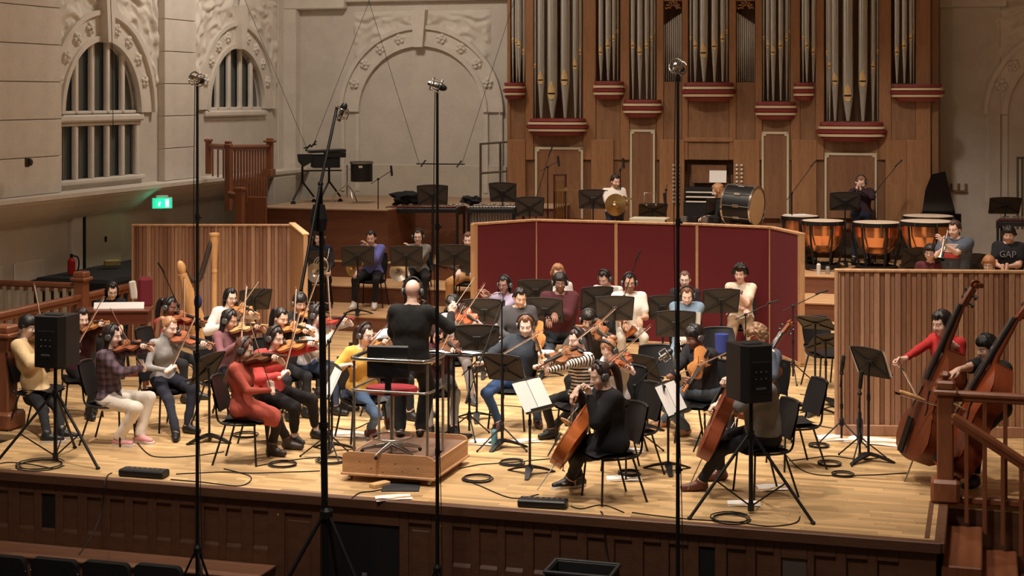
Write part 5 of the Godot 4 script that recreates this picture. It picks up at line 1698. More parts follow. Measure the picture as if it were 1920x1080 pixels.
# lays out the joints of one person; head pixel and sitting height give the place
func pose(p: Dictionary) -> void:
	var lv: float = p.get("lv", 0.0)
	var k: float = p.get("k", 0.96)
	var stand: bool = p.get("stand", false)
	var hh: float = p.get("hh", 1.62 * k if stand else 1.15)
	var hp: Array = p.h
	var d: float = p.get("d", (EYE - lv - hh) * FOC / (hp[1] - HZ))
	var C := D(hp[0], hp[1], d)
	var F := yawv(p.yaw)
	var R := F.cross(Vector3.UP)
	var hy: float = p.get("hyaw", p.yaw)
	var hb := Basis(Vector3.UP, deg_to_rad(hy)) * Basis(Vector3.RIGHT, deg_to_rad(p.get("hp", 12.0))) * Basis(Vector3.BACK, deg_to_rad(p.get("hr", 0.0)))
	var ks: float = k * 1.0
	p.head = Transform3D(hb.scaled(Vector3(ks, ks, ks)), C)
	var lean: float = p.get("lean", 0.02 if stand else 0.10)
	var hip: Vector3
	if p.has("hip"):
		hip = D(p.hip[0], p.hip[1], d + (p.hip[2] if p.hip.size() > 2 else 0.0))
	else:
		hip = Vector3(C.x, lv + (0.95 * k if stand else p.get("seat", 0.46) + 0.10), C.z) - F * lean
	p.hipw = hip
	var neck := C - hb.y * 0.125 * k - hb.z * 0.028
	var N := neck.lerp(hip, 0.09) 
	var up := (N - hip).normalized()
	var SF2 := yawv(p.get("sh", p.yaw))
	var SR2 := SF2.cross(Vector3.UP)
	var wd: float = p.get("w", 1.0)
	var shw := 0.165 * k * (0.5 + 0.5 * wd)
	var sL := N - SR2 * shw - up * 0.035
	var sR := N + SR2 * shw - up * 0.035
	p.N = N; p.F = F; p.R = R; p.up = up; p.d = d; p.C = C; p.SF2 = SF2; p.SR2 = SR2
	# hands
	var hl := hip - R * 0.12 + F * 0.30 + Vector3(0, 0.10, 0)
	var hr := hip + R * 0.12 + F * 0.30 + Vector3(0, 0.10, 0)
	var zl := F - Vector3(0, 0.3, 0)
	var zr := zl
	var yl := Vector3.UP
	var yr := Vector3.UP
	if stand:
		hl = sL - Vector3(0, 0.5 * k, 0) - R * 0.06 + F * 0.05
		hr = sR - Vector3(0, 0.5 * k, 0) + R * 0.06 + F * 0.05
		zl = Vector3.DOWN; zr = Vector3.DOWN; yl = -R; yr = R
	if p.has("lh"):
		hl = D(p.lh[0], p.lh[1], d - (p.lh[2] if p.lh.size() > 2 else 0.0))
	if p.has("rh"):
		hr = D(p.rh[0], p.rh[1], d - (p.rh[2] if p.rh.size() > 2 else 0.0))
	var curl := [0.35, 0.35]
	if p.has("vi"):           # violin or viola: [kind, scroll x, scroll y, near, roll, varnish]
		var kind: String = p.vi[0]
		var mm := strings_meshes(kind)
		var B := N + up * 0.045 - SR2 * 0.055 + SF2 * 0.075
		if p.has("vb"):
			B = D(p.vb[0], p.vb[1], d - p.vb[2])
		var Q := reach(p.vi[1], p.vi[2], B, mm.total, p.vi[3] > 0)
		var dir := (Q - B).normalized()
		var nn := (Vector3.UP - dir * dir.y).normalized().rotated(dir, deg_to_rad(p.vi[4]))
		p.inst = aim(B, dir, nn)
		var neck_pt: Vector3 = B + dir * mm.neck_y + nn * 0.015
		var out := dir.cross(nn)
		if out.dot(SR2) > 0:
			out = -out
		hl = neck_pt - nn * 0.085 + out * 0.028 - dir * 0.01
		zl = nn * 0.92 - out * 0.3
		yl = out
		curl[0] = 0.85
		if p.has("bw"):       # bow: [frog x, frog y, distance from the strings, near]
			var con: Vector3 = B + dir * (mm.bridge_y + 0.03) + nn * (mm.zt + 0.004)
			var fr := reach(p.bw[0], p.bw[1], con, p.bw[2], p.bw[3] > 0)
			p.bow = [fr, con, nn]
			var bd := (con - fr).normalized()
			hr = fr - bd * 0.05 + nn * 0.045 + Vector3(0, 0.02, 0)
			zr = bd * 0.85 - nn * 0.5
			yr = nn * 0.8 + bd * 0.4
			curl[1] = 0.7
	if p.has("lz"):
		zl = Vector3(p.lz[0], p.lz[1], p.lz[2])
	if p.has("rz"):
		zr = Vector3(p.rz[0], p.rz[1], p.rz[2])
	if p.has("ly"):
		yl = Vector3(p.ly[0], p.ly[1], p.ly[2])
	if p.has("ry"):
		yr = Vector3(p.ry[0], p.ry[1], p.ry[2])
	if p.has("curl"):
		curl = p.curl
	var la := 0.285 * k
	var lf := 0.255 * k
	var el_l := ik(sL, hl, la, lf, p.get("le", Vector3.DOWN * 1.0 - R * 0.25 + F * 0.15))
	var el_r := ik(sR, hr, la, lf, p.get("re", Vector3.DOWN * 0.8 + R * 0.7 - F * 0.25))
	p.hands = [_hand(hl, zl, yl, k), _hand(hr, zr, yr, k)]
	p.curl = curl
	# legs
	var jl := hip - R * 0.09 * k
	var jr := hip + R * 0.09 * k
	var fl := Vector3(hip.x, lv, hip.z) + F * (0.40 if not stand else 0.03) - R * 0.13
	var frr := Vector3(hip.x, lv, hip.z) + F * (0.40 if not stand else 0.03) + R * 0.13
	if p.has("ft"):
		fl = G(p.ft[0][0], p.ft[0][1], lv)
		frr = G(p.ft[1][0], p.ft[1][1], lv)
	var ft := 0.43 * k
	var fs := 0.42 * k
	var al := fl + Vector3(0, 0.085, 0)
	var ar := frr + Vector3(0, 0.085, 0)
	var kh: Vector3 = F + Vector3.UP * 0.8
	var kl := ik(jl, al, ft, fs, kh - R * 0.25)
	var kr := ik(jr, ar, ft, fs, kh + R * 0.25)
	var fdl := (yawv(p.fy[0]) if p.has("fy") else (F - R * 0.18)).normalized()
	var fdr := (yawv(p.fy[1]) if p.has("fy") else (F + R * 0.18)).normalized()
	p.feet = [[fl, fdl], [frr, fdr]]
	# bones
	var b := []
	var e: float = p.get("fat", 0.0)
	var low: int = p.get("low", 2)         # cloth on the hips: 2 trousers, 1 when the top hangs over them
	b.append([hip - R * 0.065 * k, hip + R * 0.065 * k, 0.118 * k + e, 0.118 * k + e, low, 0.05])
	var ws: float = 0.02 if p.get("fem", true) else 0.05 * wd
	b.append([hip.lerp(N, 0.28) - R * ws, hip.lerp(N, 0.28) + R * ws, 0.112 * k * wd + e, 0.112 * k * wd + e, 1, 0.06])
	var ch := hip.lerp(N, 0.62)
	b.append([ch - SR2 * 0.062 * k * wd + SF2 * 0.012, ch + SR2 * 0.062 * k * wd + SF2 * 0.012, 0.118 * k * wd + e, 0.118 * k * wd + e, 1, 0.06])
	var ch2 := hip.lerp(N, 0.82)
	b.append([ch2 - SR2 * 0.085 * k * wd, ch2 + SR2 * 0.085 * k * wd, 0.09 * k + e, 0.09 * k + e, 1, 0.06])
	b.append([sL + up * 0.012, sR + up * 0.012, 0.05 * k + e * 0.7, 0.05 * k + e * 0.7, 1, 0.06])
	if p.get("fem", true):
		for s in [-1, 1]:
			var c: Vector3 = hip.lerp(N, 0.66) + SF2 * 0.075 + SR2 * s * 0.06
			b.append([c, c + SF2 * 0.01, 0.06 * k + e, 0.055 * k + e, 1, 0.05])
	b.append([N - up * 0.02, C - hb.y * 0.05 - hb.z * 0.012, 0.056 * k, 0.052 * k, 0, 0.03])
	if p.get("collar", 0) > 0:
		b.append([N - up * 0.01, N + up * 0.035, 0.075 * k, 0.066 * k, 1, 0.02])
	var sl: float = p.get("sleeve", 2.0)    # 2 long, 1 to the elbow, 0.5 short
	for a in [[sL, el_l, hl], [sR, el_r, hr]]:
		var s0: Vector3 = a[0]
		var s1: Vector3 = a[1]
		var s2: Vector3 = a[2]
		if sl >= 1.0:
			b.append([s0, s1, 0.055 * k + e, 0.046 * k + e, 1, 0.04])
		else:
			b.append([s0, s0.lerp(s1, sl), 0.058 * k + e, 0.058 * k + e, 1, 0.04])
			b.append([s0.lerp(s1, sl), s1, 0.045 * k, 0.041 * k, 0, 0.02])
		if sl >= 2.0:
			b.append([s1, s1.lerp(s2, 0.93), 0.044 * k + e, 0.032 * k + e * 0.8, 1, 0.03])
			b.append([s1.lerp(s2, 0.9), s2, 0.027 * k, 0.026 * k, 0, 0.012])
		else:
			b.append([s1, s2, 0.040 * k, 0.026 * k, 0, 0.02])
	var te: float = p.get("leg", 0.0)
	var dress: bool = p.get("dress", false)
	for a in [[jl, kl, al, fl, fdl, 3], [jr, kr, ar, frr, fdr, 4]]:
		var j0: Vector3 = a[0]
		var j1: Vector3 = a[1]
		var j2: Vector3 = a[2]
		var fd: Vector3 = a[4]
		b.append([j0, j1, 0.088 * k + te, 0.060 * k + te, 2, 0.04])
		if dress:
			b.append([j0, j0.lerp(j1, 0.86), 0.105 * k, 0.085 * k, 1, 0.05])
		var cut: float = p.get("crop", 1.0)
		b.append([j1, j1.lerp(j2, cut * 0.96), 0.060 * k + te, 0.044 * k + te, 2, 0.03])
		if cut < 1.0:
			b.append([j1.lerp(j2, cut * 0.9), j2, 0.036, 0.033, 0, 0.01])
		var boot: float = p.get("boot", 0.03)
		var heel: Vector3 = j2 - Vector3(0, 0.043, 0) - fd * 0.035
		b.append([j2 + (j1 - j2).normalized() * boot, j2 - Vector3(0, 0.03, 0), 0.047 * k, 0.045 * k, a[5], 0.03])
		b.append([heel, heel + fd * 0.10 * k, 0.041, 0.042, a[5], 0.03])
		b.append([heel + fd * 0.10 * k, heel + fd * 0.20 * k - Vector3(0, 0.006, 0), 0.040, 0.034, a[5], 0.03])
	for x in p.get("bones", []):
		b.append(x)
	p.net = Net.new()
	p.net.bones = b
	p.net.h = p.get("cell", 0.018)
func _hand(at: Vector3, z: Vector3, y: Vector3, k: float) -> Transform3D:
	var zz := z.normalized()
	var x := y.cross(zz).normalized()
	return Transform3D(Basis(x, zz.cross(x), zz).scaled(Vector3(k, k, k)), at)
func _net_task(i: int) -> void:
	crowd[i].net.run()
func build_people() -> void:
	make_head()
	hands[0.35] = make_hand(0.35, 0.05)
	hands[0.7] = make_hand(0.7)
	hands[0.85] = make_hand(0.9)
	for p in crowd:
		pose(p)
	var g := WorkerThreadPool.add_group_task(_net_task, crowd.size(), -1, true)
	WorkerThreadPool.wait_for_group_task_completion(g)
	for p in crowd:
		dress_up(p)
var skin_mat: StandardMaterial3D
func cloth(c: Color, rough := 0.9) -> StandardMaterial3D:
	return mat("cloth_" + c.to_html() + str(rough), c, rough, 0, "cloth", Vector3(3, 3, 3))
func dress_up(p: Dictionary) -> void:
	if skin_mat == null:
		skin_mat = StandardMaterial3D.new()
		skin_mat.vertex_color_use_as_albedo = true
		skin_mat.roughness = 0.5
	var net: Net = p.net
	var base := Vector3(p.hipw.x, p.get("lv", 0.0), p.hipw.z)
	var t := thing("person", p.label, "person", XF(base), "musicians")
	var lab := PackedByteArray()
	lab.resize(net.v.size())
	for i in net.v.size():
		lab[i] = net.bones[net.id[i]][4]
	# hem and neckline: clean lines across the body
	var nt := 7 if p.get("fem", true) else 5
	var hem: float = p.get("hem", 0.03)
	for i in net.v.size():
		if net.id[i] < nt and p.get("low", 2) == 2:
			var s: float = (net.v[i] - p.hipw).dot(p.up) - hem
			if absf(s) < net.h * 0.55:
				net.v[i] -= p.up * s
				s = 0.0
			lab[i] = 1 if s >= 0.0 else 2
		if net.id[i] <= nt and p.get("collar", 0) == 0:
			var q: Vector3 = net.v[i] - p.N
			var s: float = q.dot(p.up) - 0.028 + 0.25 * q.dot(p.SF2)
			if absf(s) < net.h * 0.5 and q.length() < 0.12:
				net.v[i] -= p.up * s
				s = 0.0
			if net.id[i] == nt or q.length() < 0.1:
				lab[i] = 1 if s <= 0.0 else 0
	var sk: Color = p.get("skin", rgb(236, 198, 180))
	sk.s *= 0.86
	var skin := sk.srgb_to_linear()
	var k: float = p.get("k", 0.96)
	# the whole body, drawn in a little where clothes lie over it
	var m := MB.new()
	for i in net.v.size():
		m.v.append(net.v[i] - base - (net.n[i] * 0.009 if lab[i] != 0 else Vector3.ZERO))
	m.n = net.n.duplicate()
	for i in range(0, net.q.size(), 4):
		m.ix.append_array(PackedInt32Array([net.q[i], net.q[i + 2], net.q[i + 1], net.q[i], net.q[i + 3], net.q[i + 2]]))
	for i in m.v.size():
		m.c.append(skin)
	# head
	var hairc: Color = p.get("hair", rgb(40, 28, 22)).srgb_to_linear()
	var H: Transform3D = p.head
	var H0 := H.basis.orthonormalized()
	var k0 := m.v.size()
	var beard: float = p.get("beard", 0.0)
	var fem: bool = p.get("fem", true)
	var lip := skin.lerp(Color(0.42, 0.10, 0.09), 0.55 if fem else 0.3)
	for i in head_v.size():
		var q := head_v[i]
		m.v.append(H * q - base)
		m.n.append(H0 * head_n[i])
		var c := skin
		if q.z > 0.03:
			var ax := absf(q.x)
			var ex := (ax - 0.031) / 0.0145
			var ey := q.y / 0.0068
			if ex * ex + ey * ey < 1.0:
				c = Color(0.62, 0.58, 0.55) if absf(ex) > 0.45 else Color(0.03, 0.02, 0.015)
			elif absf(q.y - 0.0215 + 0.12 * absf(ax - 0.03)) < 0.0048 and ax > 0.011 and ax < 0.052:
				c = skin.lerp(hairc, 0.75)
			elif pow(q.x / 0.025, 2) + pow((q.y + 0.059) / 0.0095, 2) < 1.0:
				c = lip
			elif beard > 0 and q.y < -0.035 and (q.y < -0.072 or ax > 0.03 or absf(q.y + 0.044) < 0.005):
				c = skin.lerp(hairc, beard)
		if beard > 0 and q.z <= 0.03 and q.z > -0.015 and q.y < -0.02 and absf(q.x) > 0.04:
			c = skin.lerp(hairc, beard * 0.8)
		m.c.append(c)
	for i in head_i:
		m.ix.append(k0 + i)
	# hands
	for s in 2:
		var hm: Array = hands[p.curl[s]]
		var T: Transform3D = p.hands[s]
		var flip := s == 0
		var kk := m.v.size()
		var TB2 := T.basis.orthonormalized()
		for i in hm[0].size():
			var a: Vector3 = hm[0][i]
			var nn: Vector3 = hm[1][i]
			if flip:
				a.x = -a.x
				nn.x = -nn.x
			m.v.append(T * a - base)
			m.n.append(TB2 * nn)
			m.c.append(skin)
		var qs: PackedInt32Array = hm[2]
		for i in range(0, qs.size(), 4):
			if flip:
				m.ix.append_array(PackedInt32Array([kk + qs[i], kk + qs[i + 1], kk + qs[i + 2], kk + qs[i], kk + qs[i + 2], kk + qs[i + 3]]))
			else:
				m.ix.append_array(PackedInt32Array([kk + qs[i], kk + qs[i + 2], kk + qs[i + 1], kk + qs[i], kk + qs[i + 3], kk + qs[i + 2]]))
	part(t, "body", m, skin_mat)
	# clothes: the skin of the figure where each garment lies, with creases
	var names := ["", p.get("tn", "sweater"), p.get("bn", "trousers"), "shoe", "shoe", "shoe_soles"]
	var cols := [Color.WHITE, p.get("top", rgb(30, 30, 32)), p.get("bot", rgb(28, 28, 32)), p.get("shoe", rgb(26, 24, 24)), p.get("shoe", rgb(26, 24, 24)), p.get("sole", rgb(226, 222, 218))]
	for L in [1, 2, 3, 4]:
		var g := MB.new()
		var map := PackedInt32Array()
		map.resize(net.v.size())
		map.fill(-1)
		for i in range(0, net.q.size(), 4):
			var cnt := 0
			for e in 4:
				if lab[net.q[i + e]] == L:
					cnt += 1
			if cnt < 2 or (cnt == 2 and L != 1):
				continue
			var r := PackedInt32Array()
			for e in 4:
				var vi := net.q[i + e]
				if map[vi] < 0:
					map[vi] = g.v.size()
					var crease := 0.0 if L >= 3 else 0.0075 * noise.get_noise_3d(net.v[vi].x * 900, net.v[vi].y * 620, net.v[vi].z * 900)
					g.v.append(net.v[vi] - base + net.n[vi] * crease)
					g.n.append(net.n[vi])
					if p.has("stripe") and L == 1:
						var bn: Array = net.bones[net.id[vi]]
						var ba: Vector3 = bn[1] - bn[0]
						var along: Vector3 = p.up if net.id[vi] < 7 else ba.normalized()
						g.u.append(Vector2(net.v[vi].x, (net.v[vi] - (p.N if net.id[vi] < 7 else bn[0])).dot(along)))
				r.append(map[vi])
			g.ix.append_array(PackedInt32Array([r[0], r[2], r[1], r[0], r[3], r[2]]))
		if g.v.size() == 0:
			continue
		# even out the hems: edges that belong to one face only are drawn smooth
		var rim := {}
		for i in range(0, g.ix.size(), 6):
			var r4 := [g.ix[i], g.ix[i + 2], g.ix[i + 1], g.ix[i + 4]]
			for e in 4:
				var a: int = r4[e]
				var b: int = r4[(e + 1) % 4]
				var key := mini(a, b) * 65536 + maxi(a, b)
				if rim.has(key):
					rim.erase(key)
				else:
					rim[key] = true
		var nb := {}
		for key in rim:
			for e in [[key >> 16, key & 65535], [key & 65535, key >> 16]]:
				if not nb.has(e[0]):
					nb[e[0]] = []
				nb[e[0]].append(e[1])
		for it in 5:
			var moved := {}
			for a in nb:
				if nb[a].size() == 2:
					moved[a] = g.v[a] * 0.4 + (g.v[nb[a][0]] + g.v[nb[a][1]]) * 0.3
			for a in moved:
				g.v[a] = moved[a]
		# soften the normals of the creased cloth from its faces
		var acc := PackedVector3Array()
		acc.resize(g.v.size())
		for i in range(0, g.ix.size(), 3):
			var fn := (g.v[g.ix[i + 2]] - g.v[g.ix[i]]).cross(g.v[g.ix[i + 1]] - g.v[g.ix[i]])
			for e in 3:
				acc[g.ix[i + e]] += fn
		for i in acc.size():
			g.n[i] = (acc[i].normalized() * 0.7 + g.n[i] * 0.3).normalized()
		var mt: Material = p.get("topm") if L == 1 and p.has("topm") else cloth(cols[L], 0.5 if L >= 3 else 0.92)
		var gp := part(t, names[L], g, mt)
		if L >= 3 and p.has("sole"):
			var fd: Vector3 = p.feet[L - 3][1]
			var x := fd.cross(Vector3.UP)
			part(gp, "sole", MB.new().prism(rounded(0.088, 0.27, 0.04, 4), 0.0, 0.028, Transform3D(Basis(x, fd, x.cross(fd)), p.feet[L - 3][0] + fd * 0.065 - base)), cloth(p.sole, 0.7))
	if p.has("mark"):
		var fd: Vector3 = p.feet[0][1]
		var sd := -fd.cross(Vector3.UP)
		part(t, "shoe_mark", MB.new().prism(PackedVector2Array([Vector2(-0.06, 0.03), Vector2(-0.03, -0.005), Vector2(0.0, -0.012), Vector2(0.05, 0.02), Vector2(0.0, 0.004), Vector2(-0.03, 0.008)]), -0.01, 0.004, Transform3D(Basis(-fd, Vector3.UP, -fd.cross(Vector3.UP)), p.feet[0][0] + fd * 0.07 + sd * 0.042 + Vector3(0, 0.055, 0) - base)), M.paper)
	if p.has("text"):
		var tm := TextMesh.new()
		tm.text = p.text
		tm.font_size = 16
		tm.pixel_size = 0.0075
		tm.depth = 0.012
		var c: Vector3 = p.hipw.lerp(p.N, 0.7) + p.SF2 * 0.172 - base
		part(t, "lettering", tm, cloth(rgb(120, 118, 124)), Transform3D(Basis(-p.SR2, p.up, p.SF2).orthonormalized(), c))
	if p.has("print"):
		var c: Vector3 = p.hipw.lerp(p.N, 0.62) + p.SF2 * 0.176 - base
		var T := Transform3D(Basis(-p.SR2, p.up, p.SF2).orthonormalized(), c)
		part(t, "shirt_print", MB.new().box(Vector3(0, 0.06, 0), Vector3(0.2, 0.13, 0.02), 0.006), cloth(rgb(196, 176, 168)), T)
		part(t, "shirt_print", MB.new().box(Vector3(0, -0.05, 0), Vector3(0.22, 0.07, 0.02), 0.006), cloth(rgb(178, 62, 58)), T)
	# hair and what is worn on the head
	var Hl := Transform3D(H.basis, H.origin - base)
	var style: String = p.get("hs", "long")
	if style != "none":
		var hm2 := mat("hair_" + p.get("hair", rgb(40, 28, 22)).to_html(), p.get("hair", rgb(40, 28, 22)), 0.45, 0, "wood", Vector3(9, 1.5, 9))
		hm2.normal_enabled = true
		hm2.normal_texture = M.nrm_cloth
		hm2.normal_scale = 0.5
		part(t, "hair", hair_mesh(style), hm2, Hl)
	if p.get("ph", false):
		var hpz := headphone_parts()
		var hs := part(t, "headphones", hpz[0], mat("phone_band", rgb(34, 34, 36), 0.45), Hl)
		for s in [-1, 1]:
			var ct := Transform3D(Basis(Vector3.BACK, -s * PI / 2), Vector3(s * 0.088, -0.006, -0.008))
			part(hs, "ear_cup", hpz[1], mat("phone_cup", rgb(104, 102, 102), 0.4, 0.3), ct)
			part(hs, "ear_pad", hpz[2], M.black_rubber, ct)
	if p.get("gl", false):
		part(t, "glasses", glasses_mesh(), mat("frame_dark", rgb(40, 30, 28), 0.4), Hl)
	# what is played
	if p.has("inst"):
		string_instrument(p.vi[0], p.vi[6], p.inst, p.vi[5])
	if p.has("bow"):
		bow(p.bwl, p.bow[0], p.bow[1], p.bow[2], p.vi[0])
	if p.has("chair"):
		var face: float = p.get("cyaw", p.yaw)
		var cf := yawv(face)
		var at := Vector3(p.hipw.x, p.get("lv", 0.0), p.hipw.z) + cf * 0.02
		chair(p.chair, at, deg_to_rad(face))
# ---------------------------------------------------------------- who plays where
func cast() -> void:
	var orange := rgb(206, 142, 86)
	var red := rgb(164, 98, 70)
	var brown := rgb(142, 92, 60)
	var pale := rgb(214, 170, 122)
	var dark := rgb(110, 70, 50)
	# first and second violins
	person({"label": "man in a cream sweatshirt and black trousers playing violin behind the loudspeaker", "h": [52, 612], "hip": [70, 738], "yaw": 78, "fem": false, "hs": "fringe", "hair": rgb(26, 22, 22), "top": rgb(226, 196, 150), "tn": "sweatshirt", "fat": 0.018, "hp": 16, "sole": rgb(220, 218, 216), "ft": [[116, 822], [88, 830]], "fy": [80, 95], "shoe": rgb(30, 30, 32), "boot": 0.02,
		"vi": ["violin", 126, 628, 1, 20, dark, "dark brown violin of the man in the cream sweatshirt"], "bw": [88, 664, 0.2, 1], "bwl": "bow of the man in the cream sweatshirt", "chair": "black stacking chair under the man in the cream sweatshirt"})
	person({"label": "dark-haired woman in a maroon sweater and black skirt playing an orange violin", "h": [154, 597], "yaw": 25, "hyaw": 32, "hs": "long", "hair": rgb(38, 26, 24), "top": rgb(58, 18, 24), "bot": rgb(24, 22, 26), "bn": "skirt", "hp": 14, "ft": [[166, 786], [176, 776]], "shoe": rgb(22, 20, 22), "boot": 0.16, "k": 0.93,
		"vi": ["violin", 204, 603, 1, 32, orange, "bright orange violin of the woman in the maroon sweater"], "bw": [138, 662, 0.42, 1], "bwl": "bow held low by the woman in the maroon sweater", "chair": "black stacking chair under the woman in the maroon sweater"})
	person({"label": "woman in a purple plaid shirt and white trousers with headphones playing violin", "h": [210, 630], "yaw": 82, "hs": "long", "hair": rgb(44, 34, 32), "tn": "plaid_shirt", "topm": plaid(), "top": rgb(92, 72, 84), "bot": rgb(226, 216, 204), "hp": 8, "ph": true, "fat": 0.012, "leg": 0.012, "ft": [[262, 830], [222, 836]], "fy": [60, 70], "sole": rgb(214, 206, 200), "shoe": rgb(214, 150, 152), "boot": 0.05, "k": 0.95,
		"vi": ["violin", 290, 646, 1, 30, red, "reddish violin of the woman in the plaid shirt"], "bw": [275, 705, 0.34, 1], "bwl": "bow of the woman in the plaid shirt", "chair": "black stacking chair under the woman in the plaid shirt", "hip": [205, 748]})
	person({"label": "blonde woman with a ponytail in a grey knit top and navy jeans playing violin", "h": [318, 613], "yaw": 48, "hyaw": 58, "hs": "tied", "hair": rgb(176, 130, 96), "top": rgb(148, 144, 142), "tn": "knit_top", "bot": rgb(30, 32, 46), "bn": "jeans", "hp": 18, "collar": 1, "fat": -0.006, "ft": [[352, 812], [330, 824]], "fy": [60, 10], "shoe": rgb(22, 20, 22), "boot": 0.13, "k": 0.95,
		"vi": ["violin", 404, 646, 1, 28, red, "red-brown violin of the blonde woman in the grey top"], "bw": [313, 712, 0.44, 1], "bwl": "bow of the blonde woman in the grey top", "chair": "black stacking chair under the blonde woman in the grey top"})
	person({"label": "dark-skinned woman in a red top with headphones playing violin near the harp", "h": [318, 575], "yaw": 70, "hs": "tied", "hair": rgb(24, 18, 18), "skin": rgb(124, 80, 62), "top": rgb(140, 40, 44), "hp": 14, "ph": true, "k": 0.94,
		"vi": ["violin", 388, 604, 1, 26, red, "glossy red violin of the woman in the red top"], "bw": [345, 636, 0.3, 1], "bwl": "upright bow of the woman in the red top", "chair": "black stacking chair under the woman in the red top"})
	person({"label": "woman with long black hair and glasses in a fluffy white top playing violin", "h": [432, 558], "yaw": 38, "hyaw": 40, "hs": "long", "hair": rgb(24, 20, 22), "skin": rgb(232, 190, 166), "top": rgb(226, 214, 208), "gl": true, "hp": 8, "fat": 0.02, "k": 0.94,
		"vi": ["violin", 486, 590, 1, 24, orange, "orange violin of the woman in the fluffy white top"], "bw": [420, 622, 0.36, 1], "bwl": "bow of the woman in the fluffy white top", "chair": "black stacking chair under the woman in the white top"})
	person({"label": "woman in a mauve sweater with headphones and dark hair playing a pale violin", "h": [430, 600], "yaw": 70, "hs": "long", "hair": rgb(34, 26, 28), "skin": rgb(196, 146, 120), "top": rgb(118, 76, 82), "hp": 18, "ph": true, "k": 0.95,
		"vi": ["violin", 502, 610, 1, 26, pale, "pale violin of the woman in the mauve sweater"], "bw": [452, 644, 0.26, 1], "bwl": "bow of the woman in the mauve sweater", "chair": "black stacking chair under the woman in the mauve sweater"})
	person({"label": "woman with long brown hair in a rust red dress and black tights playing violin", "h": [458, 655], "yaw": 82, "hs": "long", "hair": rgb(104, 66, 52), "top": rgb(166, 74, 60), "tn": "dress", "bot": rgb(30, 22, 26), "bn": "tights", "low": 1, "dress": true, "hp": 20, "ph": true, "fat": -0.004, "ft": [[540, 842], [510, 854]], "fy": [70, 60], "shoe": rgb(52, 38, 34), "boot": 0.1, "k": 0.95, "hip": [455, 764],
		"vi": ["violin", 538, 668, 1, 20, dark, "dark violin of the woman in the rust red dress"], "bw": [515, 748, 0.42, 1], "bwl": "bow of the woman in the rust red dress", "chair": "black stacking chair under the woman in the rust red dress"})
	person({"label": "woman in a coral red hoodie and cropped black trousers with headphones playing violin", "h": [516, 633], "yaw": 52, "hyaw": 58, "hs": "long", "hair": rgb(50, 34, 30), "top": rgb(196, 68, 66), "tn": "hoodie", "bot": rgb(28, 26, 28), "hp": 16, "ph": true, "fat": 0.016, "crop": 0.8, "leg": 0.008, "ft": [[592, 822], [552, 832]], "fy": [60, 40], "shoe": rgb(36, 34, 36), "boot": 0.0, "k": 0.96,
		"vi": ["violin", 606, 640, 1, 28, orange, "honey orange violin of the woman in the coral hoodie"], "bw": [532, 706, 0.40, 1], "bwl": "bow of the woman in the coral hoodie", "chair": "black stacking chair under the woman in the coral hoodie"})
	person({"label": "person with black hair, headphones and a black top playing violin beside the screen wing", "h": [562, 568], "yaw": 30, "hs": "fringe", "hair": rgb(22, 18, 20), "skin": rgb(214, 164, 136), "top": rgb(28, 26, 28), "hp": 18, "ph": true, "k": 0.94,
		"vi": ["violin", 596, 596, 1, 30, orange, "orange violin of the player in black beside the screen wing"], "bw": [560, 622, 0.25, 1], "bwl": "bow of the player in black beside the screen wing", "chair": "black stacking chair under the player in black beside the screen wing"})
	person({"label": "dark-haired girl in black playing an orange violin behind the woman in coral", "h": [527, 596], "yaw": 48, "hs": "tied", "hair": rgb(28, 22, 24), "skin": rgb(226, 178, 150), "top": rgb(40, 34, 36), "hp": 18, "k": 0.93,
		"vi": ["violin", 590, 622, 1, 28, orange, "orange violin of the girl in black behind the woman in coral"], "bw": [548, 654, 0.3, 1], "bwl": "bow of the girl in black behind the woman in coral", "chair": "black stacking chair under the girl in black"})
	person({"label": "person in a pale grey sweatshirt and jeans with headphones playing a red violin", "h": [594, 590], "yaw": 72, "hs": "long", "hair": rgb(46, 36, 36), "top": rgb(206, 198, 196), "tn": "sweatshirt", "bot": rgb(58, 74, 104), "bn": "jeans", "hp": 14, "ph": true, "fat": 0.014, "k": 0.96,
		"vi": ["violin", 664, 596, 1, 24, rgb(164, 60, 52), "red violin of the player in the pale grey sweatshirt"], "bw": [622, 636, 0.24, 1], "bwl": "bow of the player in the pale grey sweatshirt", "chair": "black stacking chair under the player in the pale grey sweatshirt"})
	person({"label": "woman in a yellow sweater, glasses and blue jeans with headphones holding a violin", "h": [686, 628], "yaw": 28, "hyaw": 48, "hs": "tied", "hair": rgb(62, 42, 36), "top": rgb(226, 176, 84), "bot": rgb(82, 104, 136), "bn": "jeans", "gl": true, "hp": 8, "ph": true, "fat": 0.012, "ft": [[728, 800], [694, 820]], "fy": [10, 60], "shoe": rgb(104, 52, 46), "boot": 0.1, "k": 0.96,
		"vi": ["violin", 738, 636, 1, 30, orange, "orange violin of the woman in the yellow sweater"], "bw": [652, 692, 0.42, 1], "bwl": "bow of the woman in the yellow sweater", "chair": "black stacking chair under the woman in the yellow sweater"})
	person({"label": "dark-haired player in a pale blue shirt seated behind the conductor", "h": [742, 596], "yaw": 60, "hyaw": 120, "hs": "bob", "hair": rgb(44, 32, 30), "top": rgb(198, 208, 224), "tn": "shirt", "fat": 0.012, "k": 0.94,
		"vi": ["violin", 762, 650, 1, 25, brown, "brown violin of the player in the pale blue shirt"], "bw": [716, 668, 0.34, 1], "bwl": "bow of the player in the pale blue shirt", "chair": "black stacking chair under the player in the pale blue shirt"})
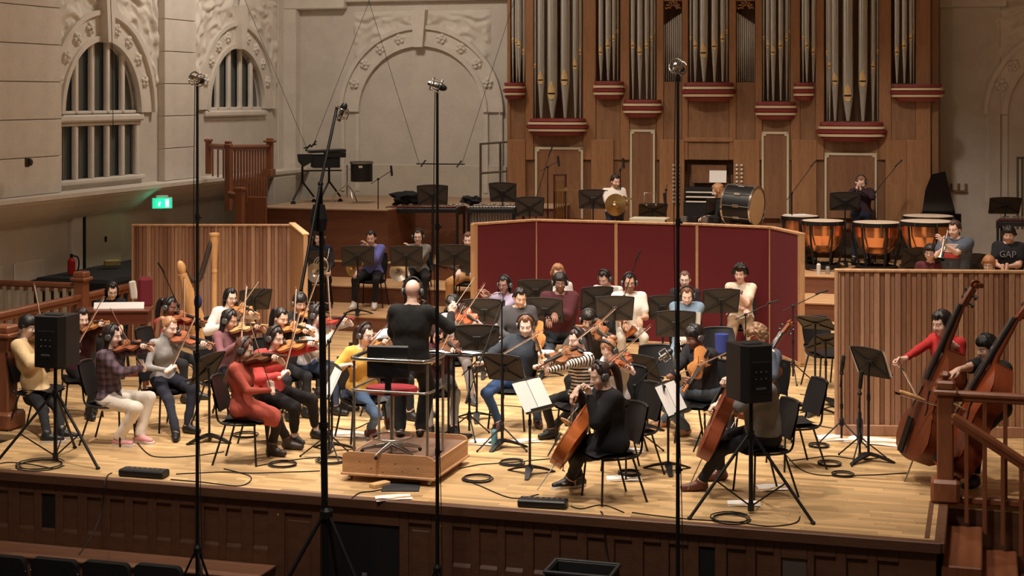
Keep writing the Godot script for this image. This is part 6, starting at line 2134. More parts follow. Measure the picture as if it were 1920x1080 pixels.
	# conductor
	person({"label": "bald conductor in black with headphones raising a white baton on the podium", "h": [774, 546], "d": 16.4, "stand": true, "yaw": 172, "hyaw": 170, "lv": 0.24, "hh": 1.54, "fem": false, "hs": "none", "skin": rgb(226, 180, 160), "top": rgb(16, 16, 17), "bot": rgb(14, 14, 16), "ph": true, "hp": 10, "w": 1.08, "k": 1.0, "fat": 0.014, "leg": 0.018,
		"rh": [846, 588, -0.22], "lh": [742, 640, -0.36], "rz": [0.35, 0.8, -0.3], "ry": [0.5, 0.2, 0.8], "curl": [0.35, 0.7], "hip": [770, 672], "shoe": rgb(16, 15, 15), "ft": [[750, 818], [790, 818]], "fy": [190, 160]})
	# violas and others on the right of the conductor
	person({"label": "dark-haired player with headphones and pale sleeves playing a red viola beside the conductor", "h": [850, 572], "yaw": -10, "hyaw": -35, "hs": "fringe", "hair": rgb(30, 24, 24), "skin": rgb(206, 150, 124), "top": rgb(196, 192, 194), "bot": rgb(112, 104, 102), "hp": 24, "ph": true, "k": 0.96, "fem": false, "ft": [[884, 758], [856, 750]], "fy": [20, -10], "shoe": rgb(60, 60, 64),
		"vi": ["viola", 906, 612, 1, 34, rgb(196, 100, 68), "red viola of the player with pale sleeves"], "bw": [842, 634, 0.3, 1], "bwl": "bow of the player with pale sleeves", "chair": "black stacking chair under the player with pale sleeves"})
	person({"label": "long-haired woman in a maroon top looking down beside the conductor", "h": [822, 628], "yaw": 10, "hyaw": 5, "hs": "long", "hair": rgb(56, 36, 32), "skin": rgb(226, 172, 150), "top": rgb(86, 44, 48), "bot": rgb(150, 146, 144), "hp": 34, "k": 0.93, "hh": 1.08,
		"vi": ["viola", 862, 660, 1, 30, dark, "dark viola of the woman looking down beside the conductor"], "bw": [810, 690, 0.3, 1], "bwl": "bow of the woman looking down beside the conductor", "chair": "black stacking chair under the woman looking down beside the conductor"})
	person({"label": "young man in a navy sweater and blue jeans with headphones playing an orange viola", "h": [986, 610], "yaw": -22, "hyaw": -5, "fem": false, "hs": "short", "hair": rgb(116, 78, 56), "top": rgb(36, 42, 52), "bot": rgb(48, 72, 112), "bn": "jeans", "hp": 18, "ph": true, "w": 1.1, "k": 1.0, "hip": [962, 712], "ft": [[1008, 800], [936, 806]], "fy": [10, -20], "shoe": rgb(74, 42, 36), "fat": 0.01,
		"vi": ["viola", 1022, 676, 1, 70, orange, "bright orange viola of the young man in the navy sweater"], "vb": [1006, 612, 0.12], "bw": [900, 690, 0.6, 1], "bwl": "bow of the young man in the navy sweater", "chair": "black stacking chair under the young man in the navy sweater"})
	person({"label": "dark-haired man in a charcoal shirt seated behind the young man in navy", "h": [975, 558], "yaw": 5, "hyaw": 15, "fem": false, "hs": "short", "hair": rgb(22, 18, 18), "skin": rgb(212, 164, 138), "top": rgb(72, 70, 74), "bot": rgb(90, 88, 92), "hp": 20, "w": 1.08, "k": 0.98, "fat": 0.008, "chair": "black stacking chair under the dark-haired man in charcoal"})
	person({"label": "viola player in an olive green top with headphones behind the woman in stripes", "h": [1104, 600], "yaw": -15, "hyaw": -10, "fem": false, "hs": "fringe", "hair": rgb(34, 26, 24), "skin": rgb(210, 160, 136), "top": rgb(58, 50, 40), "hp": 22, "ph": true, "k": 0.97, "fat": 0.008,
		"vi": ["viola", 1148, 640, 1, 50, brown, "brown viola of the player in the olive top"], "vb": [1110, 612, 0.14], "bw": [1066, 660, 0.4, 1], "bwl": "bow of the player in the olive top", "chair": "black stacking chair under the player in the olive top"})
	person({"label": "woman in a black and white striped jumper and ripped black jeans playing a viola", "h": [1082, 636], "yaw": -62, "hyaw": -58, "hs": "tied", "hair": rgb(52, 34, 32), "skin": rgb(236, 190, 172), "top": rgb(220, 210, 200), "tn": "striped_jumper", "topm": stripes(), "stripe": true, "bot": rgb(24, 22, 24), "bn": "jeans", "hp": 14, "ph": true, "k": 0.95, "cell": 0.016, "ft": [[1040, 812], [1036, 822]], "fy": [-40, -60], "shoe": rgb(22, 20, 20), "boot": 0.06, "hip": [1092, 742],
		"vi": ["viola", 1006, 690, 1, -20, brown, "brown viola of the woman in the striped jumper"], "bw": [1004, 700, 0.32, 1], "bwl": "bow of the woman in the striped jumper", "chair": "black stacking chair under the woman in the striped jumper"})
	person({"label": "person with fair pinned-up hair and headphones looking down with a viola behind the cellist", "h": [1142, 656], "yaw": -50, "hs": "bun", "hair": rgb(170, 124, 92), "skin": rgb(236, 196, 178), "top": rgb(200, 194, 196), "hp": 40, "ph": true, "k": 0.93, "hh": 1.08,
		"vi": ["viola", 1180, 690, 1, 20, red, "red-brown viola of the fair-haired player"], "vb": [1160, 668, 0.1], "bw": [1108, 712, 0.3, 1], "bwl": "bow of the fair-haired player", "chair": "black stacking chair under the fair-haired player"})
	# cellos
	person({"label": "cellist in a black jacket and trousers with brown hair tied back playing at the front", "h": [1126, 704], "yaw": -68, "hyaw": -70, "hs": "tied", "hair": rgb(62, 40, 36), "skin": rgb(232, 184, 160), "top": rgb(22, 20, 24), "tn": "jacket", "bot": rgb(18, 17, 20), "hp": 18, "ph": true, "k": 1.0, "fat": 0.016, "low": 1, "hip": [1148, 828], "sole": rgb(230, 228, 226), "mark": true, "ft": [[1068, 914], [1086, 912]], "fy": [-62, -70], "shoe": rgb(30, 28, 30), "boot": 0.02,
		"lh": [1106, 742, 0.10], "rh": [1082, 732, -0.22], "lz": [-0.2, 0.9, 0.1], "rz": [-0.5, -0.6, 0.2], "curl": [0.85, 0.7], "chair": "black stacking chair under the cellist in the black jacket"})
	person({"label": "cellist in a grey shirt, dark trousers and brown shoes whose head the loudspeaker hides", "h": [1414, 688], "hh": 1.2, "yaw": -72, "fem": false, "hs": "short", "hair": rgb(90, 70, 60), "top": rgb(128, 124, 122), "tn": "shirt", "bot": rgb(28, 28, 36), "hp": 10, "k": 1.04, "w": 1.1, "fat": 0.018, "ft": [[1314, 920], [1352, 900]], "fy": [-80, -70], "shoe": rgb(96, 48, 36), "boot": 0.03,
		"lh": [1374, 706, 0.1], "rh": [1350, 756, -0.15], "curl": [0.85, 0.7], "chair": "black stacking chair under the cellist in the grey shirt"})
	person({"label": "curly fair-haired cellist in a blue-grey jumper seated behind the loudspeaker", "h": [1420, 634], "yaw": -40, "hyaw": -50, "fem": false, "hs": "curly", "hair": rgb(150, 118, 92), "top": rgb(70, 78, 92), "bot": rgb(40, 42, 52), "hp": 20, "k": 1.0, "fat": 0.012, "lh": [1446, 662, 0.15], "rh": [1392, 742, 0.2], "curl": [0.85, 0.7], "chair": "black stacking chair under the curly fair-haired cellist"})
	person({"label": "player in a black jacket with a white stripe and jeans holding an orange viola", "h": [1302, 632], "yaw": -48, "hyaw": -60, "fem": false, "hs": "fringe", "hair": rgb(24, 20, 22), "skin": rgb(140, 92, 74), "top": rgb(24, 22, 26), "tn": "jacket", "bot": rgb(92, 108, 128), "bn": "jeans", "hp": 20, "ph": true, "k": 1.0, "fat": 0.012, "leg": 0.01, "hip": [1318, 730], "ft": [[1246, 800], [1286, 816]], "fy": [-60, -50], "shoe": rgb(178, 132, 104), "boot": 0.1,
		"vi": ["viola", 1280, 736, 1, -60, orange, "orange viola of the player in the black jacket with a white stripe"], "vb": [1324, 658, 0.14], "bw": [1232, 720, 0.35, 1], "bwl": "bow of the player in the black jacket with a white stripe", "chair": "black stacking chair under the player in the striped-sleeve jacket"})
	# winds
	person({"label": "horn player in a navy hoodie seated beside the slatted screen", "h": [598, 446], "lv": 0.25, "yaw": 5, "fem": false, "hs": "bob", "hair": rgb(54, 38, 34), "top": rgb(26, 28, 40), "tn": "hoodie", "bot": rgb(20, 20, 26), "collar": 1, "hp": 8, "ph": true, "k": 0.98, "fat": 0.012, "lh": [616, 506, 0.3], "rh": [590, 512, 0.25], "chair": "black stacking chair under the horn player in the navy hoodie"})
	person({"label": "horn player in a blue sweatshirt and black trousers seated in the back row", "h": [696, 446], "lv": 0.25, "yaw": -8, "hs": "tied", "hair": rgb(34, 26, 26), "skin": rgb(220, 170, 144), "top": rgb(96, 100, 168), "tn": "sweatshirt", "bot": rgb(20, 19, 24), "hp": 14, "k": 0.96, "fat": 0.014, "lh": [690, 464, 0.25], "rh": [668, 510, 0.2], "lz": [-0.3, 0.6, 0.2], "ft": [[702, 580], [664, 580]], "shoe": rgb(226, 222, 220), "chair": "black stacking chair under the horn player in the blue sweatshirt"})
	person({"label": "horn player with glasses in a grey patterned top with a black collar", "h": [784, 444], "lv": 0.25, "yaw": -4, "hs": "crop", "hair": rgb(44, 28, 28), "skin": rgb(230, 190, 170), "top": rgb(118, 114, 108), "bot": rgb(22, 20, 24), "gl": true, "hp": 6, "ph": true, "k": 0.96, "lh": [770, 468, 0.25], "rh": [764, 512, 0.2], "lz": [-0.3, 0.6, 0.2], "chair": "black stacking chair under the horn player in the grey patterned top"})
	person({"label": "player in khaki trousers half hidden by the edge of the red screen", "h": [878, 450], "lv": 0.25, "yaw": -8, "fem": false, "hs": "short", "hair": rgb(116, 78, 60), "top": rgb(70, 60, 54), "bot": rgb(196, 150, 98), "hp": 10, "k": 0.98, "leg": 0.014, "ft": [[896, 580], [842, 584]], "chair": "black stacking chair under the player in khaki trousers"})
	person({"label": "flautist in a lilac hoodie with glasses and headphones before the red screen", "h": [946, 534], "yaw": -35, "hyaw": -25, "hs": "long", "hair": rgb(26, 20, 22), "skin": rgb(150, 102, 84), "top": rgb(158, 146, 172), "tn": "hoodie", "bot": rgb(200, 196, 194), "gl": true, "ph": true, "hp": 6, "k": 0.95, "fat": 0.012, "lh": [920, 556, 0.2], "rh": [912, 560, 0.1], "lz": [-0.4, 0.6, 0.2], "rz": [-0.3, 0.7, -0.2], "ft": [[930, 700], [900, 696]], "chair": "black stacking chair under the flautist in lilac"})
	person({"label": "fair wavy-haired player in a white top seated behind the man in maroon", "h": [1046, 512], "yaw": 0, "hs": "wavy", "hair": rgb(176, 128, 92), "skin": rgb(230, 182, 160), "top": rgb(222, 214, 208), "hp": 8, "k": 0.96, "hh": 1.17, "chair": "black stacking chair under the fair wavy-haired player"})
	person({"label": "clarinettist in a maroon sweater and glasses with headphones and dark jeans", "h": [1050, 530], "yaw": 2, "fem": false, "hs": "fringe", "hair": rgb(30, 22, 22), "skin": rgb(156, 106, 86), "top": rgb(72, 26, 34), "bot": rgb(52, 60, 72), "bn": "jeans", "gl": true, "ph": true, "beard": 0.5, "hp": 8, "w": 1.22, "k": 1.02, "fat": 0.022, "leg": 0.012, "hh": 1.22, "lh": [1040, 588, 0.3], "rh": [1028, 598, 0.3], "ft": [[1070, 690], [1038, 694]], "chair": "black stacking chair under the clarinettist in maroon"})
	person({"label": "bearded man in a white top and headphones looking down before the red screen", "h": [1134, 522], "yaw": -20, "hyaw": -35, "fem": false, "hs": "short", "hair": rgb(34, 24, 22), "skin": rgb(210, 160, 138), "top": rgb(206, 200, 198), "beard": 0.35, "ph": true, "hp": 28, "w": 1.08, "k": 0.98, "hh": 1.15, "chair": "black stacking chair under the bearded man in the white top"})
	person({"label": "man in a white t-shirt, glasses and pale trousers with a beard and headphones", "h": [1180, 530], "yaw": 2, "fem": false, "hs": "crop", "hair": rgb(28, 20, 20), "skin": rgb(196, 142, 114), "top": rgb(232, 224, 214), "tn": "t_shirt", "sleeve": 0.62, "bot": rgb(196, 188, 176), "gl": true, "ph": true, "beard": 0.6, "hp": 8, "w": 1.16, "k": 1.0, "hh": 1.2, "fat": 0.008, "lh": [1198, 598, 0.25], "rh": [1172, 604, 0.3], "ft": [[1200, 700], [1172, 700]], "chair": "black stacking chair under the man in the white t-shirt"})
	person({"label": "woman with glasses in a dark t-shirt seated behind the denim jacket", "h": [1284, 524], "yaw": -10, "hs": "tied", "hair": rgb(108, 78, 66), "top": rgb(36, 30, 34), "tn": "t_shirt", "gl": true, "hp": 8, "k": 0.95, "chair": "black stacking chair under the woman with glasses in the dark t-shirt"})
	person({"label": "clarinettist in a blue denim jacket over a maroon top with headphones", "h": [1288, 553], "yaw": -5, "hs": "tied", "hair": rgb(118, 80, 62), "top": rgb(112, 132, 152), "tn": "denim_jacket", "bot": rgb(122, 142, 160), "bn": "jeans", "ph": true, "hp": 26, "k": 0.96, "fat": 0.016, "lh": [1282, 628, 0.3], "rh": [1272, 640, 0.3], "ft": [[1296, 716], [1268, 718]], "front": rgb(70, 22, 32), "chair": "black stacking chair under the clarinettist in denim"})
	person({"label": "bassoonist in a cream t-shirt and khaki trousers with headphones pushed back", "h": [1388, 514], "yaw": -12, "hyaw": -20, "fem": false, "hs": "curly", "hair": rgb(34, 24, 22), "skin": rgb(226, 176, 154), "top": rgb(230, 216, 196), "tn": "t_shirt", "sleeve": 0.6, "bot": rgb(140, 112, 84), "hp": 6, "k": 0.98, "fat": 0.008, "hh": 1.2, "leg": 0.01, "lh": [1380, 548, 0.22], "rh": [1400, 580, 0.12], "lz": [-0.5, 0.5, 0.3], "ft": [[1414, 690], [1362, 690]], "chair": "black stacking chair under the bassoonist"})
	# double basses
	person({"label": "standing double bass player in a bright red sweater with short dark hair", "h": [1766, 606], "stand": true, "yaw": -55, "hyaw": -60, "hs": "bob", "hair": rgb(34, 24, 24), "skin": rgb(230, 182, 160), "top": rgb(186, 42, 42), "bot": rgb(26, 22, 26), "hp": 14, "k": 0.98, "hh": 1.5, "hip": [1782, 712, 0.05], "lh": [1792, 650, 0.22], "rh": [1694, 674, 0.34], "lz": [-0.5, 0.2, 0.4], "rz": [-0.8, -0.3, 0.2], "ft": [[1764, 828], [1790, 822]], "curl": [0.85, 0.7], "re": Vector3(0.1, -1, 0.2)})
	person({"label": "seated double bass player in a black t-shirt with headphones and dark hair", "h": [1850, 652], "yaw": -60, "hyaw": -72, "fem": false, "hs": "fringe", "hair": rgb(24, 20, 20), "skin": rgb(214, 166, 142), "top": rgb(18, 18, 20), "tn": "t_shirt", "sleeve": 0.75, "bot": rgb(20, 20, 24), "ph": true, "hp": 16, "k": 1.0, "hh": 1.3, "d": 15.6, "seat": 0.62, "lh": [1856, 688, 0.42], "rh": [1796, 694, 0.42], "curl": [0.85, 0.7], "fat": 0.008})
	# percussion, organ, brass on the high step
	person({"label": "bearded percussionist in a white t-shirt standing before the organ", "h": [1154, 340], "stand": true, "lv": 0.83, "d": 27.9, "hh": 1.43, "yaw": 15, "hyaw": 25, "fem": false, "hs": "short", "hair": rgb(34, 26, 24), "skin": rgb(222, 176, 154), "top": rgb(226, 218, 212), "tn": "t_shirt", "sleeve": 0.6, "bot": rgb(40, 48, 70), "bn": "jeans", "beard": 0.6, "k": 0.95, "w": 1.05, "hp": 14, "lh": [1170, 388, 0.25], "rh": [1160, 392, 0.28], "lz": [-0.8, 0.1, 0.3], "rz": [0.7, 0.2, 0.4]})
	person({"label": "fair-haired keyboard player in black seated at the organ console", "h": [1346, 358], "lv": 0.83, "hh": 1.3, "d": 28.0, "seat": 0.6, "yaw": 250, "hyaw": 262, "fem": false, "hs": "bob", "hair": rgb(186, 136, 92), "skin": rgb(232, 190, 168), "top": rgb(20, 19, 22), "k": 0.98, "hp": 18})
	person({"label": "timpanist with fair hair in a dark purple cardigan standing behind the kettledrums", "h": [1615, 342], "stand": true, "lv": 0.83, "d": 27.75, "hh": 1.41, "yaw": -8, "hyaw": -15, "fem": false, "hs": "short", "hair": rgb(150, 112, 92), "skin": rgb(226, 182, 164), "top": rgb(48, 26, 38), "tn": "cardigan", "bot": rgb(34, 44, 66), "bn": "jeans", "ph": true, "hp": 22, "k": 0.93, "fat": 0.008, "rh": [1606, 354, 0.16], "lh": [1614, 356, 0.16], "rz": [0.3, 0.9, 0.0], "lz": [-0.3, 0.9, 0.0], "re": Vector3(-1, -0.6, 0.2), "le": Vector3(1, -0.6, 0.2)})
	person({"label": "trumpeter in a grey printed t-shirt standing above the slatted screen", "h": [1790, 430], "print": true, "lv": 0.25, "stand": true, "hh": 1.59, "d": 23.3, "yaw": -35, "hyaw": -45, "fem": false, "hs": "short", "hair": rgb(72, 50, 42), "skin": rgb(232, 186, 166), "top": rgb(78, 84, 98), "tn": "t_shirt", "sleeve": 0.6, "bot": rgb(60, 60, 70), "k": 1.02, "w": 1.2, "fat": 0.02, "hp": 8, "lh": [1768, 458, 0.3], "rh": [1774, 460, 0.22], "lz": [-0.3, 0.6, 0.2], "rz": [-0.4, 0.5, 0.3]})
	person({"label": "dark-haired player with glasses just above the slatted screen's top rail", "h": [1744, 474], "lv": 0.25, "hh": 1.22, "d": 23.4, "yaw": -25, "fem": false, "hs": "fringe", "hair": rgb(28, 22, 22), "skin": rgb(222, 172, 152), "top": rgb(84, 30, 40), "gl": true, "hp": 6, "k": 0.98})
	person({"label": "fair-haired player whose head shows above the slatted screen beside the man in black", "h": [1854, 496], "lv": 0.25, "hh": 1.08, "d": 23.2, "yaw": -25, "hs": "fringe", "hair": rgb(190, 134, 92), "skin": rgb(234, 190, 168), "top": rgb(60, 60, 66), "gl": true, "hp": 12, "k": 0.98})
	person({"label": "man in a black t-shirt with pale lettering and dark hair above the slatted screen", "h": [1892, 440], "text": "GAP", "lv": 0.25, "stand": true, "hh": 1.51, "d": 23.3, "yaw": -22, "fem": false, "hs": "fringe", "hair": rgb(24, 20, 22), "skin": rgb(214, 164, 140), "top": rgb(20, 19, 22), "tn": "t_shirt", "sleeve": 0.6, "hp": 10, "k": 1.0, "w": 1.15, "fat": 0.014, "lh": [1888, 500, 0.3], "rh": [1880, 502, 0.3]})
	# keyboard player at the side
	person({"label": "woman with long black hair and glasses seated at the wooden celesta", "h": [210, 545], "d": 21.6, "hh": 1.12, "yaw": 12, "hyaw": 25, "hs": "long", "hair": rgb(22, 18, 20), "skin": rgb(230, 186, 162), "top": rgb(24, 22, 24), "gl": true, "hp": 22, "k": 0.93, "chair": "black stacking chair at the celesta"})

func plaid() -> StandardMaterial3D:
	var im := Image.create_empty(64, 64, false, Image.FORMAT_RGB8)
	for y in 64:
		for x in 64:
			var a := 0.0
			if x % 32 < 10: a += 0.5
			if y % 32 < 10: a += 0.5
			var c := rgb(96, 74, 84).lerp(rgb(38, 30, 40), a)
			if x % 32 == 22 or y % 32 == 22: c = rgb(150, 124, 126)
			im.set_pixel(x, y, c)
	var m := StandardMaterial3D.new()
	m.albedo_texture = ImageTexture.create_from_image(im)
	m.uv1_triplanar = true
	m.uv1_scale = Vector3(7, 7, 7)
	m.roughness = 0.92
	return m
func stripes() -> StandardMaterial3D:
	var im := Image.create_empty(4, 64, false, Image.FORMAT_RGB8)
	for y in 64:
		for x in 4:
			im.set_pixel(x, y, rgb(228, 216, 206) if y < 36 else rgb(30, 24, 26))
	var m := StandardMaterial3D.new()
	m.albedo_texture = ImageTexture.create_from_image(im)
	m.uv1_scale = Vector3(1, 27, 1)
	m.roughness = 0.92
	return m
# ---------------------------------------------------------------- podium, speakers, percussion and small things
func make_podium() -> void:
	var at := G(642, 888, 0.07)
	at.y = 0
	var t := thing("conductor_podium", "wheeled wooden conductor's podium with curved steel guard rail", "podium", XF(at, YAW))
	var W := 0.94
	var L := 1.06
	var wood := mat("podium_wood", rgb(202, 158, 118), 0.5, 0, "woodh", Vector3(0.9, 0.9, 0.9))
	part(t, "deck", MB.new().box(Vector3(W / 2, 0.225, -L / 2), Vector3(W - 0.03, 0.03, L - 0.03)), mat("podium_deck", rgb(112, 84, 68), 0.8))
	var fp := PackedVector2Array([Vector2(0, 0.07), Vector2(W, 0.07), Vector2(W, 0.25), Vector2(W - 0.02, 0.275), Vector2(W - 0.07, 0.29), Vector2(0.07, 0.29), Vector2(0.02, 0.275), Vector2(0, 0.25)])
	part(t, "front_board", MB.new().prism(fp, -0.02, 0.0), wood)
	part(t, "back_board", MB.new().prism(fp, -L, -L + 0.02), wood)
	for x in [0.01, W - 0.01]:
		part(t, "side_board", MB.new().box(Vector3(x, 0.155, -L / 2), Vector3(0.02, 0.17, L - 0.04)), wood)
	part(t, "skirting", MB.new().box(Vector3(W / 2, 0.075, -L / 2), Vector3(W + 0.03, 0.025, L + 0.03), 0.006), wood)
	for x in [0.06, W - 0.06]:
		for z in [-0.06, -L + 0.06]:
			var c := part(t, "caster", MB.new().box(Vector3(x, 0.055, z), Vector3(0.03, 0.03, 0.03), 0.004), M.chrome)
			part(c, "wheel", MB.new().tube([Vector3(x - 0.012, 0.03, z), Vector3(x + 0.012, 0.03, z)], 0.03, 12), M.steel)
	for k in [[0.18, 0.2], [0.3, 0.14], [0.55, 0.2], [0.62, 0.13], [0.78, 0.17], [0.42, 0.11]]:
		part(t, "wood_knot", MB.new().ball(Vector3(k[0], k[1], 0.0), Vector3(0.012, 0.006, 0.001), 8), mat("knot", rgb(120, 66, 34), 0.6))
	for y in [1.19, 0.885]:
		var r := 0.02 if y > 1 else 0.012
		part(t, "guard_rail", MB.new().tube(curve([Vector3(0.07, y, -0.80), Vector3(0.07, y, -0.14), Vector3(0.10, y, -0.06), Vector3(0.18, y, -0.03), Vector3(W - 0.18, y, -0.03), Vector3(W - 0.10, y, -0.06), Vector3(W - 0.07, y, -0.14), Vector3(W - 0.07, y, -0.5)], 4), r, 10), M.chrome if y > 1 else M.steel)
	for q in [[0.09, -0.08], [0.07, -0.80], [W - 0.09, -0.08], [W - 0.07, -0.48]]:
		part(t, "rail_post", MB.new().tube([Vector3(q[0], 0.24, q[1]), Vector3(q[0], 1.19, q[1])], 0.014, 8), M.steel)
	# stool with a red seat and black back
	var s := thing("conductor_stool", "swivel stool with red seat, black back and chrome star base on the podium", "stool", XF(G(735, 851, 0.24), deg_to_rad(172)))
	part(s, "seat", MB.new().lathe([Vector2(0, 0.60), Vector2(0.19, 0.60), Vector2(0.21, 0.63), Vector2(0.2, 0.66), Vector2(0, 0.675)], 20, Transform3D(Basis(Vector3(1.25, 0, 0), Vector3.UP, Vector3(0, 0, 0.9)), Vector3.ZERO)), mat("stool_red", rgb(150, 30, 42), 0.7))
	part(s, "backrest", MB.new().box(Vector3(0, 0.93, -0.17), Vector3(0.42, 0.32, 0.035), 0.015), M.black_plastic)
	part(s, "back_stem", MB.new().box(Vector3(0, 0.72, -0.18), Vector3(0.06, 0.22, 0.02), 0.004), M.black_metal)
	part(s, "column", MB.new().tube([Vector3(0, 0.1, 0), Vector3(0, 0.6, 0)], 0.022, 10), M.steel)
	var ring := []
	for k in 24:
		ring.append(Vector3(cos(TAU * k / 24) * 0.21, 0.17, sin(TAU * k / 24) * 0.21))
	part(s, "foot_ring", MB.new().tube(ring, 0.011, 8, false, true), M.chrome)
	for k in 5:
		var g := TAU * k / 5 + 0.3
		part(s, "star_leg", MB.new().tube([Vector3(0, 0.1, 0), Vector3(sin(g) * 0.15, 0.075, cos(g) * 0.15), Vector3(sin(g) * 0.3, 0.04, cos(g) * 0.3)], [0.03, 0.022, 0.014], 8), M.chrome)
		part(s, "star_foot", MB.new().ball(Vector3(sin(g) * 0.3, 0.02, cos(g) * 0.3), Vector3(0.02, 0.02, 0.02), 8), M.black_rubber)
	# desk with the open score
	var dt := G(846, 822, 0.0)
	var d := thing("conductor_desk", "conductor's flat black desk on two posts holding the open score", "music stand", XF(dt, deg_to_rad(165)))
	var yd := D(846, 664, -dt.z).y
	part(d, "desk_top", MB.new().box(Vector3(0, yd, 0), Vector3(0.62, 0.025, 0.42), 0.008, Basis(Vector3.RIGHT, 0.12)), M.black_metal)
	part(d, "desk_lip", MB.new().box(Vector3(0, yd - 0.01, 0.215), Vector3(0.62, 0.05, 0.02), 0.006), M.black_metal)
	for x in [-0.03, 0.03]:
		part(d, "post", MB.new().tube([Vector3(x, 0.02, 0), Vector3(x, yd, 0)], 0.014, 8), M.black_metal)
	part(d, "base", MB.new().box(Vector3(0, 0.015, 0), Vector3(0.4, 0.03, 0.34), 0.01), M.black_metal)
	var sc := thing("score", "large open white score lying on the conductor's desk", "score", d.transform * Transform3D(Basis(Vector3.RIGHT, 0.12), Vector3(0, yd + 0.016, 0)))
	for x in [-1, 1]:
		part(sc, "page", MB.new().grid(4, 6, func(i, j): return Vector3(x * 0.3 * j / 6.0, 0.004 + 0.012 * sin(j / 6.0 * PI), -0.19 + 0.38 * i / 4.0), x > 0), M.paper)
	var bt := solo("baton", "white baton raised in the conductor's hand", "baton", MB.new().tube([Vector3.ZERO, Vector3(0, 0.36, 0)], [0.004, 0.002], 6).ball(Vector3(0, -0.01, 0), Vector3(0.012, 0.02, 0.012), 8), mat("baton_white", rgb(232, 220, 200), 0.5), aim(D(853, 574, 16.45), D(881, 533, 16.5) - D(853, 574, 16.45), Vector3.BACK))
	bt.scale = Vector3.ONE

func speaker(label: String, x: float, foot: float, y0: float, y1: float, w: float, yaw: float, legpx: float) -> void:
	var at := G(x, foot)
	var d := -at.z
	var top := D(x, y0, d).y
	var bot := D(x, y1, d).y
	var h := top - bot
	var t := thing("loudspeaker", label, "loudspeaker", XF(Vector3(at.x, bot, at.z), deg_to_rad(yaw)), "loudspeakers")
	var pl := PackedVector2Array([Vector2(-w / 2, -0.17), Vector2(w / 2, -0.17), Vector2(w / 2, 0.1), Vector2(w * 0.36, 0.18), Vector2(-w * 0.36, 0.18), Vector2(-w / 2, 0.1)])
	part(t, "cabinet", MB.new().prism(pl, 0.0, h, Transform3D(Basis(Vector3.RIGHT, -PI / 2), Vector3.ZERO)), M.black_plastic)
	part(t, "handle_recess", MB.new().box(Vector3(0, h + 0.004, -0.02), Vector3(w * 0.5, 0.02, 0.09), 0.008), M.black_rubber)
	part(t, "amplifier_panel", MB.new().box(Vector3(0, h * 0.45, -0.182), Vector3(w * 0.55, h * 0.55, 0.012), 0.004), M.black_metal)
	for k in 6:
		part(t, "panel_knob", MB.new().ball(Vector3(-0.05 + 0.05 * (k % 3), h * (0.42 + 0.12 * (k / 3)), -0.19), Vector3(0.009, 0.009, 0.009), 6), mat("knob_grey", rgb(70, 70, 72), 0.5))
	part(t, "rating_plate", MB.new().box(Vector3(0, h * 0.25, -0.19), Vector3(0.1, 0.02, 0.004)), mat("plate_grey", rgb(90, 88, 88), 0.5))
	part(t, "grille", MB.new().box(Vector3(0, h / 2, 0.184), Vector3(w * 0.66, h * 0.92, 0.01), 0.003), M.black_rubber)
	part(t, "corner_foot", MB.new().box(Vector3(0, -0.01, 0), Vector3(w * 0.7, 0.02, 0.2), 0.004), M.black_rubber)
	var s := thing("speaker_stand", "black tripod stand carrying the " + label, "speaker stand", XF(at, 0.25), "tripod stands of the loudspeakers")
	part(s, "pole", MB.new().tube([Vector3(0, 0.03, 0), Vector3(0, bot - 0.005, 0)], [0.021, 0.019], 10), M.black_metal)
	part(s, "collar", MB.new().tube([Vector3(0, 0.66, 0), Vector3(0, 0.74, 0)], 0.032, 10), M.black_plastic)
	part(s, "lower_collar", MB.new().tube([Vector3(0, 0.02, 0), Vector3(0, 0.09, 0)], 0.03, 10), M.black_plastic)
	for k in 3:
		var g := TAU * k / 3 + legpx
		var e := Vector3(sin(g) * 0.62, 0.015, cos(g) * 0.62)
		var up := Vector3(sin(g) * 0.03, 0.7, cos(g) * 0.03)
		part(s, "tripod_leg", MB.new().tube([up, e], 0.015, 8), M.black_metal)
		part(s, "brace", MB.new().tube([Vector3(0, 0.06, 0), up.lerp(e, 0.55)], 0.008, 6), M.black_metal)
		part(s, "rubber_foot", MB.new().ball(e, Vector3(0.024, 0.018, 0.024), 8), M.black_rubber)

